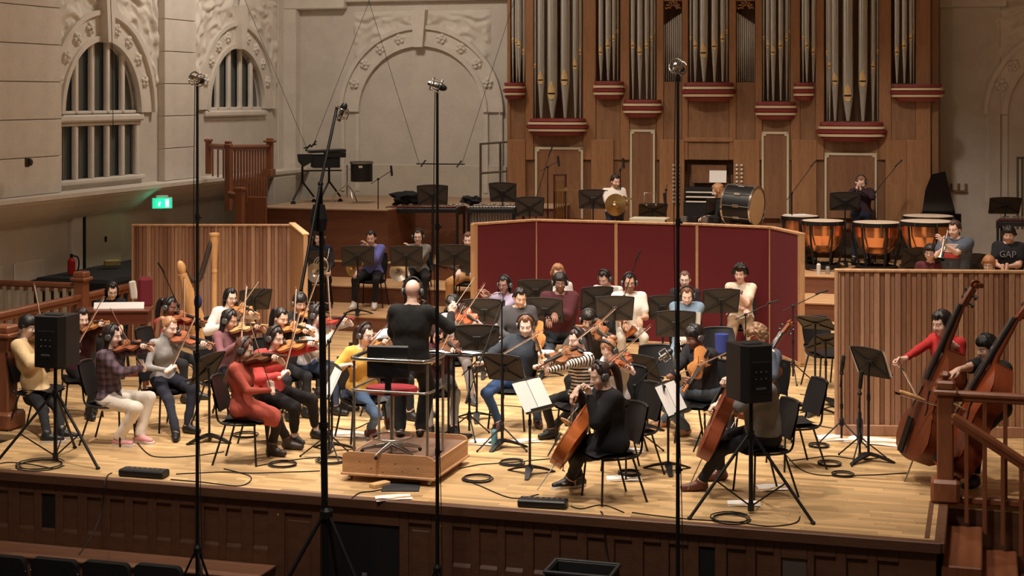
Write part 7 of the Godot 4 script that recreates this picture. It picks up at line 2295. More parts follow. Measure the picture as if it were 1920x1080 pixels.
func make_stands() -> void:
	# [label, x, y of the desk, foot row, yaw, level, tilt, width, sheets]
	var L := [
		["music stand between the grey knit top and the rust dress", 388, 690, 828, -112, 0, 0.45, 0.5, 1],
		["music stand turned edge-on beside the woman in the coral hoodie", 617, 714, 846, -70, 0, 0.45, 0.5, 2],
		["music stand before the horn player in the navy hoodie", 592, 492, 590, 182, 0.25, 0.3, 0.46, 1],
		["music stand before the horn player in the blue sweatshirt", 671, 481, 590, 182, 0.25, 0.28, 0.52, 0],
		["music stand before the horn player in the grey patterned top", 762, 481, 590, 180, 0.25, 0.28, 0.52, 0],
		["music stand before the player in khaki trousers", 852, 479, 590, 178, 0.25, 0.28, 0.52, 0],
		["music stand before the flautist in lilac", 908, 584, 706, 176, 0, 0.28, 0.56, 0],
		["music stand with a page edge before the charcoal-shirted man", 894, 636, 786, 180, 0, 0.28, 0.52, 2],
		["tilted music stand with pages before the man in navy", 945, 690, 838, 152, 0, 0.5, 0.46, 1],
		["music stand holding a large white sheet before the front cellist", 998, 742, 890, 52, 0, 0.55, 0.42, 1],
		["music stand holding a skewed sheet before the grey-shirted cellist", 1258, 748, 884, 60, 0, 0.5, 0.42, 1],
		["music stand with a white page edge before the clarinettist in maroon", 1022, 582, 706, 164, 0, 0.3, 0.5, 2],
		["music stand before the fair wavy-haired player", 1004, 546, 668, 178, 0, 0.3, 0.5, 0],
		["music stand with a page before the bearded man looking down", 1118, 560, 684, 196, 0, 0.3, 0.46, 3],
		["music stand before the man in the white t-shirt", 1152, 579, 706, 184, 0, 0.28, 0.52, 0],
		["music stand before the woman with glasses in the dark t-shirt", 1242, 577, 690, 186, 0, 0.28, 0.4, 0],
		["music stand with a white slip before the clarinettist in denim", 1266, 608, 742, 180, 0, 0.28, 0.5, 3],
		["music stand before the bassoonist", 1352, 565, 700, 184, 0, 0.28, 0.5, 0],
		["folded music stand leaning in the gap beside the red screen", 1530, 606, 776, 150, 0, 1.0, 0.42, 0],
		["second folded music stand in the gap beside the red screen", 1546, 640, 758, 200, 0, 0.9, 0.42, 0],
		["music stand with pages turned edge-on beside the double bass players", 1632, 680, 864, 128, 0, 0.45, 0.4, 1],
		["music stand with a page edge between the viola players", 1204, 690, 806, 140, 0, 0.5, 0.44, 2],
		["music stand with a solid grey desk above the edge of the marimba", 943, 361, 494, 170, 0.83, 0.25, 0.48, 0],
		["solid desk music stand before the standing percussion bells", 993, 388, 496, 184, 0.83, 0.2, 0.5, 0],
		["solid desk music stand beside the percussionist in white", 1112, 374, 494, 176, 0.83, 0.25, 0.5, 3],
		["low music stand beside the triangle frame", 1224, 394, 492, 180, 0.83, 0.8, 0.5, 0],
		["music stand in front of the organ console", 1350, 388, 494, 184, 0.83, 0.5, 0.5, 0],
		["black music stand before the timpanist", 1584, 378, 498, 176, 0.83, 0.4, 0.52, 0],
		["black music stand before the far percussion at the hall's side", 1884, 386, 506, 174, 0.83, 0.6, 0.52, 0],
		["music stand with pages on both sides standing over the marimba", 811, 366, 505, 180, 0.83, 0.25, 0.52, 1],
		["music stand draped in black beside the harp", 478, 562, 690, 200, 0, 0.5, 0.44, 0],
		["music stand before the player with glasses above the slatted screen", 1714, 484, 560, 190, 0.54, 0.4, 0.42, 0],
		["dark music stand beside the fair head above the slatted screen", 1826, 496, 570, 178, 0.54, 0.3, 0.36, 0]]
	for a in L:
		stand_px(a[0], a[1], a[2], a[3], a[4], a[5], a[6], a[7], a[8])

func make_mics() -> void:
	# four tall stands standing on the hall floor in front of the platform
	for a in [[370, 156, 14.6, "tall thin black microphone stand before the violins", 1031, 0.0, 1], [820, 168, 14.1, "tall thin black microphone stand before the podium", 1068, 0.0, 2], [1271, 134, 13.2, "tall thin black microphone stand before the cellos", 1110, 0.0, 1]]:
		var top := D(a[0], a[1], a[2])
		var foot := Vector3(top.x, FLOOR_LOW, top.z)
		var hub: float = D(a[0], a[4], a[2]).y - FLOOR_LOW
		var s := mic_stand(a[3], foot, top, null, 0.36, maxf(hub, 0.3), 0.014, 0.5)
		for y in [0.35, 0.55, 0.75]:
			part(s, "clutch", MB.new().tube([(top - foot) * y, (top - foot) * y + Vector3(0, 0.06, 0)], 0.021, 8).ball((top - foot) * y + Vector3(0.03, 0.03, 0), Vector3(0.012, 0.012, 0.012), 6), M.black_metal)
		mic("silver shock-mounted microphone on the tall stand" + a[3].substr(a[3].find("stand") + 5), top + Vector3(0.01, 0.03, 0), Vector3(0.5, -0.25, -0.8) if a[6] == 1 else Vector3(0.9, -0.3, 0.1), 1)
		cable("cable running down the tall stand" + a[3].substr(a[3].find("stand") + 5), [top + Vector3(-0.02, 0, 0.01), foot.lerp(top, 0.7) + Vector3(-0.03, 0, 0), foot.lerp(top, 0.3) + Vector3(0.03, 0, 0.02), foot + Vector3(0.05, 0.3, 0)], 0.004)
	var d := 13.6
	var top := D(601, 345, d)
	var foot := D(612, 900, d)
	foot.y = FLOOR_LOW
	var big := mic_stand("thick black boom microphone stand towering before the coral hoodie", foot, top, D(632, 200, d + 0.6), 0.85, D(608, 962, d).y - FLOOR_LOW, 0.022, 0.95, 0.05)
	part(big, "counterweight", MB.new().lathe([Vector2(0, -0.12), Vector2(0.06, -0.1), Vector2(0.075, 0.0), Vector2(0.05, 0.12), Vector2(0, 0.13)], 12, XF(D(598, 410, d) - foot)), M.black_rubber)
	part(big, "boom_tail", MB.new().tube([top - foot, D(564, 545, d - 0.6) - foot], 0.014, 8), M.black_metal)
	part(big, "sleeve", MB.new().tube([Vector3(0, 0.4, 0), (top - foot) * 0.75], 0.03, 10), M.black_metal)
	mic("silver microphone in a wire shock mount on the towering boom stand", D(642, 208, d + 0.6), Vector3(0.35, 0.9, 0.1), 1)
	# boom stands among the players: [x, foot row, level, top row, boom tip x, y, depth shift of the tip, mic kind, label]
	var B := [
		[709, 520, 0.54, 336, 734, 320, 0.0, 2, "boom microphone stand behind the horns"],
		[1027, 492, 0.83, 313, 1047, 302, 0.0, 2, "boom microphone stand beside the hanging chimes"],
		[1163, 494, 0.83, 318, 1169, 306, 0.0, 2, "microphone stand in front of the percussionist in white"],
		[1249, 496, 0.83, 356, 1246, 372, 0.2, 2, "microphone stand beside the triangle frame"],
		[1485, 498, 0.83, 362, 1526, 306, 0.0, 0, "boom microphone stand beside the copper kettledrums"],
		[1641, 500, 0.83, 360, 1685, 306, 0.0, 0, "boom microphone stand reaching over the copper kettledrums"],
		[941, 842, 0.0, 566, 878, 742, 0.5, 0, "boom microphone stand standing before the young man in navy"],
		[1190, 846, 0.0, 724, 1250, 664, 0.0, 1, "low boom stand with a grey microphone by the viola players"],
		[334, 700, 0.0, 572, 302, 502, 0.2, 0, "boom microphone stand reaching towards the harp"],
		[447, 768, 0.0, 600, 486, 550, 0.0, 0, "boom microphone stand over the mauve sweater's violin"],
		[1487, 716, 0.0, 574, 1541, 548, 0.0, 0, "boom microphone stand before the angled red screen panel"],
		[1578, 832, 0.0, 700, 1580, 682, 0.0, 2, "short microphone stand nearest the slatted screen by the basses"],
		[1612, 864, 0.0, 738, 1614, 712, 0.0, 2, "short microphone stand with a hanging cable by the basses"],
		[617, 858, 0.0, 640, 640, 600, 0.0, 0, "microphone stand between the coral hoodie and the yellow sweater"],
		[1398, 716, 0.0, 590, 1450, 566, 0.0, 0, "boom microphone stand beside the bassoonist's chair"],
		[1170, 700, 0.0, 556, 1196, 480, 0.0, 0, "thin boom stand rising beside the man in the white t-shirt"],
		[880, 820, 0.0, 690, 930, 640, 0.3, 0, "boom microphone stand between the score desk and the violas"],
		[1005, 492, 0.83, 372, 1032, 284, 0.0, 0, "silver boom stand before the scaffold frame"]]
	for a in B:
		var f := G(a[0], a[1], a[2])
		var tp := D(a[0], a[3], -f.z)
		var tip := D(a[4], a[5], -f.z - a[6])
		mic_stand(a[8], f, tp, tip, 0.30, 0.24, 0.010, a[0] * 0.7)
		mic("microphone on the " + a[8], tip, (Vector3(0.1, -1, 0.1) if a[7] == 2 and a[0] != 1578 and a[0] != 1612 else (tip - tp).normalized() + Vector3(0, -0.2, 0)), a[7])
	# microphones hung from the ceiling on wires
	for w in [[[455, -10], [575, 278], [697, -10], [588, 270]], [[688, -10], [786, 307], [958, 20], [866, 308]]]:
		var dd := 27.6
		var a := D(w[1][0], w[1][1], dd)
		var b := D(w[3][0], w[3][1], dd)
		var t := thing("hanging_microphone_bar", "microphone bar hung on thin wires in front of the blank arch" if w[1][0] > 700 else "microphone bar hung on thin wires behind the towering boom stand", "microphone bar", XF(a))
		part(t, "bar", rod(Vector3(-0.05, 0, 0), b - a + Vector3(0.05, 0, 0), 0.012), M.black_metal)
		var ta := D(w[0][0], w[0][1], dd)
		var tb := D(w[2][0], w[2][1], dd)
		part(t, "wire", rod(Vector3.ZERO, (ta - a) * 1.6, 0.004, 5), M.black_rubber)
		part(t, "wire", rod(b - a, b - a + (tb - b) * 1.6, 0.004, 5), M.black_rubber)
		for k in [0.08, 0.92]:
			part(t, "microphone_clip", MB.new().tube([(b - a) * k + Vector3(-0.03, -0.05, 0.02), (b - a) * k + Vector3(0.05, 0.06, -0.02)], 0.014, 8), M.black_metal)
	var hc := D(700, 300, 27.0)
	cable("thin cable hanging beside the mullioned window", [D(207, -10, 23.0), D(211, 110, 23.0), D(212, 240, 23.0), D(212, 262, 23.0)], 0.005)

func make_orchestra_things() -> void:
	# cellos and basses
	var place := func(kind: String, label: String, low: Vector3, high: Vector3, face: Vector3, col: Color) -> Node3D:
		return string_instrument(kind, label, aim(low, high - low, face), col)
	var c1 := D(1030, 868, 15.0)
	place.call("cello", "orange-brown cello of the front cellist in the black jacket", D(1042, 868, 14.85), D(1142, 722, 15.35), Vector3(-0.97, 0.3, -0.05), rgb(190, 104, 48))
	place.call("cello", "red-brown cello of the cellist in the grey shirt", D(1316, 860, 15.0), D(1404, 668, 15.05), Vector3(-0.97, 0.2, -0.12), rgb(150, 78, 52))
	place.call("cello", "brown cello leaning on the curly fair-haired cellist's shoulder", D(1384, 780, 16.9), D(1464, 642, 17.3), Vector3(-0.6, 0.3, 0.6), rgb(132, 76, 46))
	bow("bow of the front cellist in the black jacket", D(1078, 742, 15.1), D(1070, 800, 15.0), Vector3(-1, 0, 0), "cello")
	place.call("bass", "large brown double bass of the woman in the red sweater", D(1712, 862, 15.55), D(1826, 566, 15.5), Vector3(-0.93, 0.3, 0.18), rgb(112, 58, 34))
	place.call("bass", "reddish double bass of the seated man in black", D(1776, 884, 15.1), D(1912, 628, 15.1), Vector3(-0.95, 0.3, 0.06), rgb(150, 72, 40))
	bow("bow hanging from the hand of the woman in the red sweater", D(1690, 690, 16.2), D(1704, 716, 16.0), Vector3(1, 0, 0), "bass")
	bow("pale bow laid across the large brown double bass", D(1678, 738, 15.3), D(1706, 746, 15.3), Vector3(0, 1, 0), "bass")
	# horns: bell, coil and mouthpipe
	var brass := mat("horn_brass", rgb(214, 168, 96), 0.35, 0.6)
	var silver := mat("horn_silver", rgb(214, 206, 194), 0.32, 0.7)
	for a in [[590, 512, 24.9, silver, "silver french horn of the player in the navy hoodie", -0.5], [658, 500, 25.7, brass, "brass french horn of the player in the blue sweatshirt", -0.9], [748, 510, 25.7, silver, "pale french horn of the player in the grey patterned top", 0.2]]:
		var t := thing("french_horn", a[4], "french horn", Transform3D(Basis(Vector3.UP, a[5]), D(a[0], a[1], a[2])), "french horns")
		var bell := [Vector2(0.012, -0.24), Vector2(0.02, -0.15), Vector2(0.035, -0.08), Vector2(0.07, -0.03), Vector2(0.155, 0.0)]
		part(t, "bell", MB.new().lathe(bell, 20, Transform3D(Basis(Vector3.RIGHT, PI / 2), Vector3.ZERO)), a[3])
		for k in 3:
			var ring := []
			for j in 22:
				var g := TAU * j / 22
				ring.append(Vector3(cos(g) * (0.14 - 0.025 * k) + 0.03, sin(g) * (0.14 - 0.025 * k) + 0.1, -0.12 - 0.03 * k))
			part(t, "coil_tube", MB.new().tube(ring, 0.009, 6, false, true), a[3])
		part(t, "mouthpipe", MB.new().tube(curve([Vector3(0.12, 0.18, -0.14), Vector3(0.12, 0.28, -0.2), Vector3(0.09, 0.36, -0.26)], 4), 0.006, 6), a[3])
		for k in 3:
			part(t, "valve", MB.new().tube([Vector3(0.02 + 0.03 * k, 0.07, -0.1), Vector3(0.02 + 0.03 * k, 0.07, -0.17)], 0.014, 8), a[3])
	# flutes, clarinets, bassoon, trumpet
	var wind := func(called: String, label: String, pts: Array, r, m: Material, keys: Material) -> void:
		var t := thing(called, label, called.replace("_", " "))
		part(t, "body", MB.new().tube(pts, r, 10), m)
		var a: Vector3 = pts[0]
		var b: Vector3 = pts[-1]
		for k in 6:
			part(t, "key", MB.new().ball(a.lerp(b, 0.25 + 0.1 * k) + Vector3(0, 0.004, 0.014), Vector3(0.011, 0.011, 0.006), 6), keys)
	wind.call("flute", "silver flute of the player in lilac", [D(910, 556, 21.9), D(946, 546, 22.0)], 0.010, M.chrome, M.steel)
	var eb := mat("ebony", rgb(22, 18, 17), 0.35)
	wind.call("clarinet", "black clarinet lying across the maroon sweater's lap", [D(1012, 598, 21.2), D(1060, 592, 21.4)], [0.013, 0.02], eb, M.chrome)
	wind.call("clarinet", "black clarinet resting on the knees of the woman in denim", [D(1270, 650, 20.55), D(1288, 606, 20.7)], [0.02, 0.012], eb, M.chrome)
	wind.call("bassoon", "dark red bassoon held by the player in the cream t-shirt", [D(1362, 592, 22.6), D(1396, 540, 22.9)], [0.024, 0.018], mat("bassoon_red", rgb(84, 26, 22), 0.3), M.chrome)
	wind.call("saxophone", "brass saxophone on the lap of the man in the white t-shirt", [D(1166, 590, 21.6), D(1168, 614, 21.5), D(1176, 630, 21.45), D(1190, 616, 21.4)], [0.014, 0.022, 0.03, 0.055], mat("sax_brass", rgb(170, 100, 60), 0.3, 0.8), brass)
	var tr := thing("trumpet", "silver trumpet played by the man in the grey printed t-shirt", "trumpet", aim(D(1777, 432, 22.6), D(1764, 504, 22.3) - D(1777, 432, 22.6), Vector3.BACK))
	part(tr, "leadpipe", MB.new().tube([Vector3(0, 0, 0), Vector3(0, 0.30, 0)], 0.008, 8), M.chrome)
	part(tr, "bell", MB.new().tube([Vector3(0.03, 0.12, 0), Vector3(0.03, 0.34, 0), Vector3(0.03, 0.44, 0), Vector3(0.03, 0.48, 0)], [0.007, 0.012, 0.03, 0.06], 14, false), M.chrome)
	part(tr, "tuning_slide", MB.new().tube(curve([Vector3(0, 0.28, 0), Vector3(0.0, 0.34, 0.02), Vector3(0.0, 0.28, 0.05), Vector3(0, 0.16, 0.05)], 4), 0.008, 8), M.chrome)
	for k in 3:
		part(tr, "valve", MB.new().tube([Vector3(0.015, 0.17 + 0.03 * k, -0.05), Vector3(0.015, 0.17 + 0.03 * k, 0.07)], 0.012, 8), M.chrome)
	make_harp()
	make_percussion()
	make_floor_things()

func make_harp() -> void:
	var d := 21.5
	var wood := mat("harp_wood", rgb(222, 172, 116), 0.4, 0, "wood", Vector3(0.8, 0.8, 0.8))
	var b := D(402, 700, d)
	b.y = 0
	var h := D(398, 437, d).y
	var t := thing("concert_harp", "pale wooden concert harp standing before the slatted screen", "harp", XF(b, 0.5))
	part(t, "column", MB.new().lathe([Vector2(0.05, 0.08), Vector2(0.034, 0.2), Vector2(0.034, h - 0.55), Vector2(0.04, h - 0.52), Vector2(0.034, h - 0.48), Vector2(0.062, h - 0.04), Vector2(0.07, h - 0.03), Vector2(0.07, h), Vector2(0.0, h + 0.005)], 16), wood)
	var neck := curve([Vector3(0, h - 0.1, 0), Vector3(-0.06, h - 0.16, 0), Vector3(-0.13, h - 0.38, 0), Vector3(-0.22, h - 0.62, 0), Vector3(-0.36, h - 0.58, 0), Vector3(-0.44, h - 0.42, 0)], 4)
	part(t, "neck", MB.new().tube(neck, 0.036, 8), mat("harp_action", rgb(54, 40, 34), 0.5))
	part(t, "shoulder", MB.new().ball(Vector3(-0.45, h - 0.45, 0), Vector3(0.06, 0.11, 0.05), 10, Basis(Vector3.BACK, 0.3)), wood)
	part(t, "soundbox", MB.new().tube([Vector3(-0.44, h - 0.52, 0), Vector3(-0.28, h * 0.45, 0), Vector3(-0.06, 0.14, 0)], [0.06, 0.11, 0.18], 12), wood)
	part(t, "base", MB.new().box(Vector3(-0.05, 0.06, 0), Vector3(0.4, 0.12, 0.36), 0.03), wood)
	for k in 16:
		var f := k / 15.0
		var p: Vector3 = neck[int(2 + f * (neck.size() - 5))]
		part(t, "string", MB.new().tube([p, Vector3(-0.42, h - 0.6, 0).lerp(Vector3(-0.06, 0.3, 0), 1.0 - f)], 0.0012, 4, false), mat("string_pale", rgb(220, 206, 190), 0.6))
	var v := solo("blue_bag", "small blue cloth bag hung on a stand beside the harp", "bag", MB.new().ball(Vector3.ZERO, Vector3(0.05, 0.09, 0.05), 12), mat("bag_blue", rgb(26, 30, 82), 0.9), XF(D(371, 566, 19.9)))
	v.scale = Vector3.ONE

func kettledrum(label: String, x: float, y: float, w: float, d: float) -> void:
	var at := D(x, y, d)
	var r := w / 2 * d / FOC
	var lv := 0.83
	var h := at.y - lv
	var t := thing("kettledrum", label, "timpani", XF(Vector3(at.x, lv, at.z), x * 0.01), "copper kettledrums")
	var cop := mat("copper", rgb(240, 170, 120), 0.2, 0.85)
	part(t, "bowl", MB.new().lathe([Vector2(0.05, h - 0.55), Vector2(r * 0.5, h - 0.51), Vector2(r * 0.78, h - 0.40), Vector2(r * 0.93, h - 0.24), Vector2(r * 0.97, h - 0.05)], 28), cop)
	part(t, "head", MB.new().lathe([Vector2(r, h - 0.01), Vector2(r * 0.98, h), Vector2(0.0, h + 0.001)], 28), mat("drum_skin", rgb(222, 198, 176), 0.7))
	part(t, "hoop", MB.new().lathe([Vector2(r * 0.98, h - 0.07), Vector2(r * 1.04, h - 0.07), Vector2(r * 1.04, h - 0.005), Vector2(r, h - 0.004)], 28), M.black_metal)
	for k in 8:
		var g := TAU * k / 8
		part(t, "tension_rod", MB.new().tube([Vector3(sin(g) * r * 1.06, h - 0.16, cos(g) * r * 1.06), Vector3(sin(g) * r * 1.06, h + 0.0, cos(g) * r * 1.06)], 0.006, 6), M.chrome)
	for k in 6:
		var g := TAU * (k + 0.5) / 6
		part(t, "strut", MB.new().tube(curve([Vector3(sin(g) * r * 1.05, h - 0.07, cos(g) * r * 1.05), Vector3(sin(g) * r * 0.98, h - 0.35, cos(g) * r * 0.98), Vector3(sin(g) * r * 0.75, 0.12, cos(g) * r * 0.75), Vector3(sin(g) * r * 0.8, 0.04, cos(g) * r * 0.8)], 3), 0.020, 6), M.black_metal)
	part(t, "base_ring", MB.new().lathe([Vector2(r * 0.7, 0.03), Vector2(r * 0.88, 0.03), Vector2(r * 0.88, 0.09), Vector2(r * 0.7, 0.1)], 24), M.black_metal)
	part(t, "pedal", MB.new().box(Vector3(0, 0.08, r * 0.7), Vector3(0.14, 0.05, 0.25), 0.01), M.black_metal)

func bar_keyboard(label: String, x0: float, x1: float, y: float, d: float, lv: float, tubes: bool, reson := 0.3) -> void:
	var a := D(x0, y, d)
	var b := D(x1, y, d - 0.3)
	var len := (b - a).length()
	var h := a.y - lv
	var dir := (b - a).normalized()
	var t := thing("mallet_keyboard", label, "marimba", Transform3D(Basis(dir, Vector3.UP, dir.cross(Vector3.UP)), Vector3(a.x, lv, a.z)))
	part(t, "frame_rail", MB.new().box(Vector3(len / 2, h - 0.07, 0.26), Vector3(len, 0.08, 0.03), 0.008), M.black_plastic)
	part(t, "frame_rail", MB.new().box(Vector3(len / 2, h - 0.07, -0.26), Vector3(len, 0.08, 0.03), 0.008), M.black_plastic)
	for x in [0.02, len - 0.02]:
		part(t, "end_board", MB.new().box(Vector3(x, h - 0.08, 0), Vector3(0.05, 0.14, 0.56), 0.01), M.black_plastic)
		for z in [-0.24, 0.24]:
			part(t, "leg", MB.new().box(Vector3(x, (h - 0.15) / 2, z), Vector3(0.04, h - 0.15, 0.04), 0.006), M.black_metal)
	var n := int(len / 0.055)
	for k in n:
		part(t, "tone_bar", MB.new().box(Vector3(len * (k + 0.5) / n, h - 0.01, 0.08), Vector3(len / n * 0.8, 0.02, 0.34 - 0.1 * k / n), 0.003), M.steel if tubes else mat("rosewood", rgb(96, 48, 36), 0.35))
		if k % 7 != 2 and k % 7 != 6:
			part(t, "tone_bar", MB.new().box(Vector3(len * (k + 1.0) / n, h + 0.012, -0.18), Vector3(len / n * 0.8, 0.02, 0.22), 0.003), M.steel)
		if tubes:
			part(t, "resonator", MB.new().tube([Vector3(len * (k + 0.5) / n, h - 0.05, 0.2), Vector3(len * (k + 0.5) / n, h - 0.05 - reson, 0.2)], len / n * 0.42, 10), mat("resonator_grey", rgb(150, 148, 148), 0.3, 0.6))

func make_percussion() -> void:
	kettledrum("copper kettledrum second from the red screen, nearest the bottles", 1543, 413, 78, 26.9)
	kettledrum("copper kettledrum straight in front of the timpanist", 1644, 416, 88, 26.7)
	kettledrum("large copper kettledrum behind the trumpeter", 1738, 414, 98, 26.1)
	kettledrum("kettledrum with a raised pale head standing behind the one by the trumpeter", 1740, 404, 92, 27.05)
	kettledrum("kettledrum half hidden behind the red screen's corner", 1500, 404, 68, 27.7)
	bar_keyboard("black-framed xylophone with a maker's plate beside the hanging microphones", 730, 866, 386, 28.9, 0.83, false)
	bar_keyboard("vibraphone with grey resonator tubes behind the red screen", 886, 975, 386, 28.2, 0.83, true)
	bar_keyboard("far vibraphone at the side of the hall behind the man in black", 1872, 1960, 410, 26.4, 0.83, false)
	# bass drum
	var at := D(1393, 384, 27.4)
	var bd := thing("bass_drum", "black concert bass drum with chrome hoops beside the organ console", "bass drum", Transform3D(Basis(Vector3.UP, -0.55) * Basis(Vector3.BACK, PI / 2 - 0.06), at))
	var R := 0.33
	part(bd, "shell", MB.new().lathe([Vector2(R, -0.24), Vector2(R, 0.24)], 32), M.black_plastic)
	for y in [-0.27, 0.24]:
		part(bd, "hoop", MB.new().lathe([Vector2(R * 0.99, y), Vector2(R * 1.05, y), Vector2(R * 1.05, y + 0.035), Vector2(R * 0.99, y + 0.035)], 32), M.chrome)
	for y in [-0.255, 0.26]:
		part(bd, "drum_head", MB.new().lathe([Vector2(R, y), Vector2(0.0, y + 0.002)], 32), mat("drum_head_tan", rgb(190, 156, 112), 0.7))
	for k in 10:
		var g := TAU * k / 10
		part(bd, "lug", MB.new().box(Vector3(sin(g) * R * 1.03, 0, cos(g) * R * 1.03), Vector3(0.05, 0.12, 0.03), 0.01, Basis(Vector3.UP, g)), M.chrome)
		part(bd, "tension_rod", MB.new().tube([Vector3(sin(g) * R * 1.06, -0.26, cos(g) * R * 1.06), Vector3(sin(g) * R * 1.06, 0.26, cos(g) * R * 1.06)], 0.006, 6), M.chrome)
	var bs := thing("bass_drum_stand", "black cradle stand under the concert bass drum", "drum stand", XF(Vector3(at.x, 0.83, at.z), -0.55))
	part(bs, "cradle", MB.new().box(Vector3(0, at.y - 0.83 - 0.42, 0), Vector3(0.5, 0.06, 0.4), 0.01), M.black_metal)
	for x in [-0.2, 0.2]:
		for z in [-0.16, 0.16]:
			part(bs, "leg", MB.new().tube([Vector3(x, 0, z * 1.4), Vector3(x, at.y - 0.83 - 0.42, z)], 0.014, 6), M.black_metal)
	# cymbals and chimes
	var gold := mat("cymbal_bronze", rgb(190, 156, 100), 0.25, 0.9)
	for c in [[1170, 373, 27.6, 0.25, "flat bronze cymbal on a stand before the percussionist"], [1062, 357, 27.5, 0.22, "flat bronze cymbal on a stand beside the chimes"]]:
		var p := D(c[0], c[1], c[2])
		var t := thing("cymbal", c[4], "cymbal", XF(Vector3(p.x, 0.83, p.z)), "cymbals on stands")
		part(t, "plate", MB.new().lathe([Vector2(c[3], p.y - 0.83), Vector2(c[3] * 0.3, p.y - 0.83 + 0.02), Vector2(0.05, p.y - 0.83 + 0.03), Vector2(0, p.y - 0.83 + 0.06)], 24), gold)
		part(t, "stand_pole", rod(Vector3(0, 0.3, 0), Vector3(0, p.y - 0.83, 0), 0.011), M.chrome)
		for k in 3:
			part(t, "stand_leg", rod(Vector3(0, 0.35, 0), Vector3(sin(TAU * k / 3) * 0.25, 0.01, cos(TAU * k / 3) * 0.25), 0.008), M.chrome)
	var hp := D(1154, 384, 27.3)
	var cy := thing("hand_cymbal", "round bronze hand cymbal held against the percussionist's chest", "cymbal", aim(hp, Vector3(-0.35, 0.1, 0.9), Vector3.UP))
	part(cy, "plate", MB.new().lathe([Vector2(0.19, 0), Vector2(0.06, 0.02), Vector2(0.045, 0.045), Vector2(0, 0.05)], 24), gold)
	part(cy, "strap", MB.new().ball(Vector3(0, 0.06, 0), Vector3(0.025, 0.02, 0.025), 8), mat("strap_white", rgb(220, 214, 206), 0.8))
	var ch := thing("chimes_frame", "dark frame of small hanging chimes beside the boom microphone", "chimes", XF(Vector3(D(1050, 400, 27.6).x, 0.83, -27.6), 0.2))
	var hh := D(1050, 328, 27.6).y - 0.83
	for x in [-0.1, 0.1]:
		part(ch, "frame_post", MB.new().box(Vector3(x, hh / 2, 0), Vector3(0.03, hh, 0.04), 0.004), mat("frame_maroon", rgb(60, 22, 20), 0.5))
	part(ch, "frame_bar", MB.new().box(Vector3(0, hh, 0), Vector3(0.24, 0.03, 0.04), 0.004), M.frame_maroon)
	for k in 4:
		part(ch, "chime_tube", rod(Vector3(-0.06 + 0.04 * k, hh - 0.1, 0), Vector3(-0.06 + 0.04 * k, hh - 0.75, 0), 0.012), gold)
	var tri := thing("triangle_frame", "small chrome triangle hung in a wire frame above the low stand", "triangle", XF(D(1219, 372, 27.4)))
	part(tri, "wire_frame", MB.new().tube([Vector3(-0.1, -0.1, 0), Vector3(-0.1, 0.1, 0), Vector3(0.11, 0.08, 0), Vector3(0.11, -0.1, 0)], 0.006, 6), M.chrome)
	for x in [-0.06, 0.1]:
		part(tri, "clamp", MB.new().ball(Vector3(x, -0.11, 0), Vector3(0.018, 0.018, 0.018), 8), M.chrome)
	part(tri, "post", rod(Vector3(0.0, -0.11, 0), Vector3(0.0, 0.83 - D(1219, 372, 27.4).y, 0), 0.01), M.black_metal)
	part(tri, "base_bar", rod(Vector3(-0.1, -0.11, 0), Vector3(0.11, -0.11, 0), 0.008), M.black_metal)
	var tb := thing("percussion_table", "trap table with a pale cloth and small instruments behind the red screen", "table", XF(Vector3(D(1218, 405, 26.9).x, 0.83, -26.9), YAW))
	part(tb, "top", MB.new().box(Vector3(0, 0.86, 0), Vector3(0.62, 0.03, 0.4), 0.01), mat("cloth_pale", rgb(176, 166, 146), 0.9))
	part(tb, "edge_cloth", MB.new().box(Vector3(0, 0.80, 0.2), Vector3(0.6, 0.1, 0.02), 0.006), M.cloth_pale)
	for x in [-0.26, 0.26]:
		part(tb, "leg", rod(Vector3(x, 0, 0), Vector3(x, 0.85, 0), 0.015), M.black_metal)
	var sn := thing("percussion_box", "row of small drums and shakers on the ledge beside the bass drum", "drum", XF(D(1312, 412, 27.0), YAW))
	for k in 4:
		part(sn, "small_drum", MB.new().lathe([Vector2(0.06, -0.05), Vector2(0.065, 0.05), Vector2(0, 0.052)], 14, XF(Vector3(-0.27 + 0.18 * k, 0, 0))), M.steel if k % 2 == 0 else M.black_plastic)
	part(sn, "tray", MB.new().box(Vector3(0, -0.07, 0), Vector3(0.8, 0.03, 0.2), 0.006), M.black_plastic)
	part(sn, "tray_leg", rod(Vector3(0, -0.07, 0), Vector3(0, 0.83 - D(1312, 412, 27.0).y, 0), 0.02), M.black_metal)
	# on the block: keyboard glockenspiel on a wheeled frame, tom on a chrome stand
	var kb := thing("keyboard_frame", "black wheeled percussion frame with a lid on top of the tall block", "percussion frame", Transform3D(Basis(Vector3.UP, 0.25), Vector3(D(600, 380, 30.0).x, 1.75, -30.0)))
	var sc := 30.0 / FOC
	var q := func(px: float, py: float, z := 0.0) -> Vector3: return Vector3((px - 600) * sc, D(600, py, 30.0).y - 1.75, z)
	part(kb, "lid", MB.new().box(q.call(612, 283), Vector3(0.68, 0.05, 0.45), 0.006, Basis(Vector3.BACK, 0.03)), M.black_plastic)
	part(kb, "lid_flap", MB.new().box(q.call(625, 290, 0.2), Vector3(0.42, 0.1, 0.03), 0.006), M.black_plastic)
	part(kb, "case", MB.new().box(q.call(610, 302), Vector3(0.5, 0.24, 0.4), 0.01), M.black_rubber)
	part(kb, "end_cheek", MB.new().prism(PackedVector2Array([q2(q.call(555, 288)), q2(q.call(584, 288)), q2(q.call(580, 304)), q2(q.call(566, 312)), q2(q.call(557, 302))]), 0.16, 0.22), M.black_plastic)
	part(kb, "rail", MB.new().box(q.call(605, 320), Vector3(0.72, 0.025, 0.04), 0.004), M.black_metal)
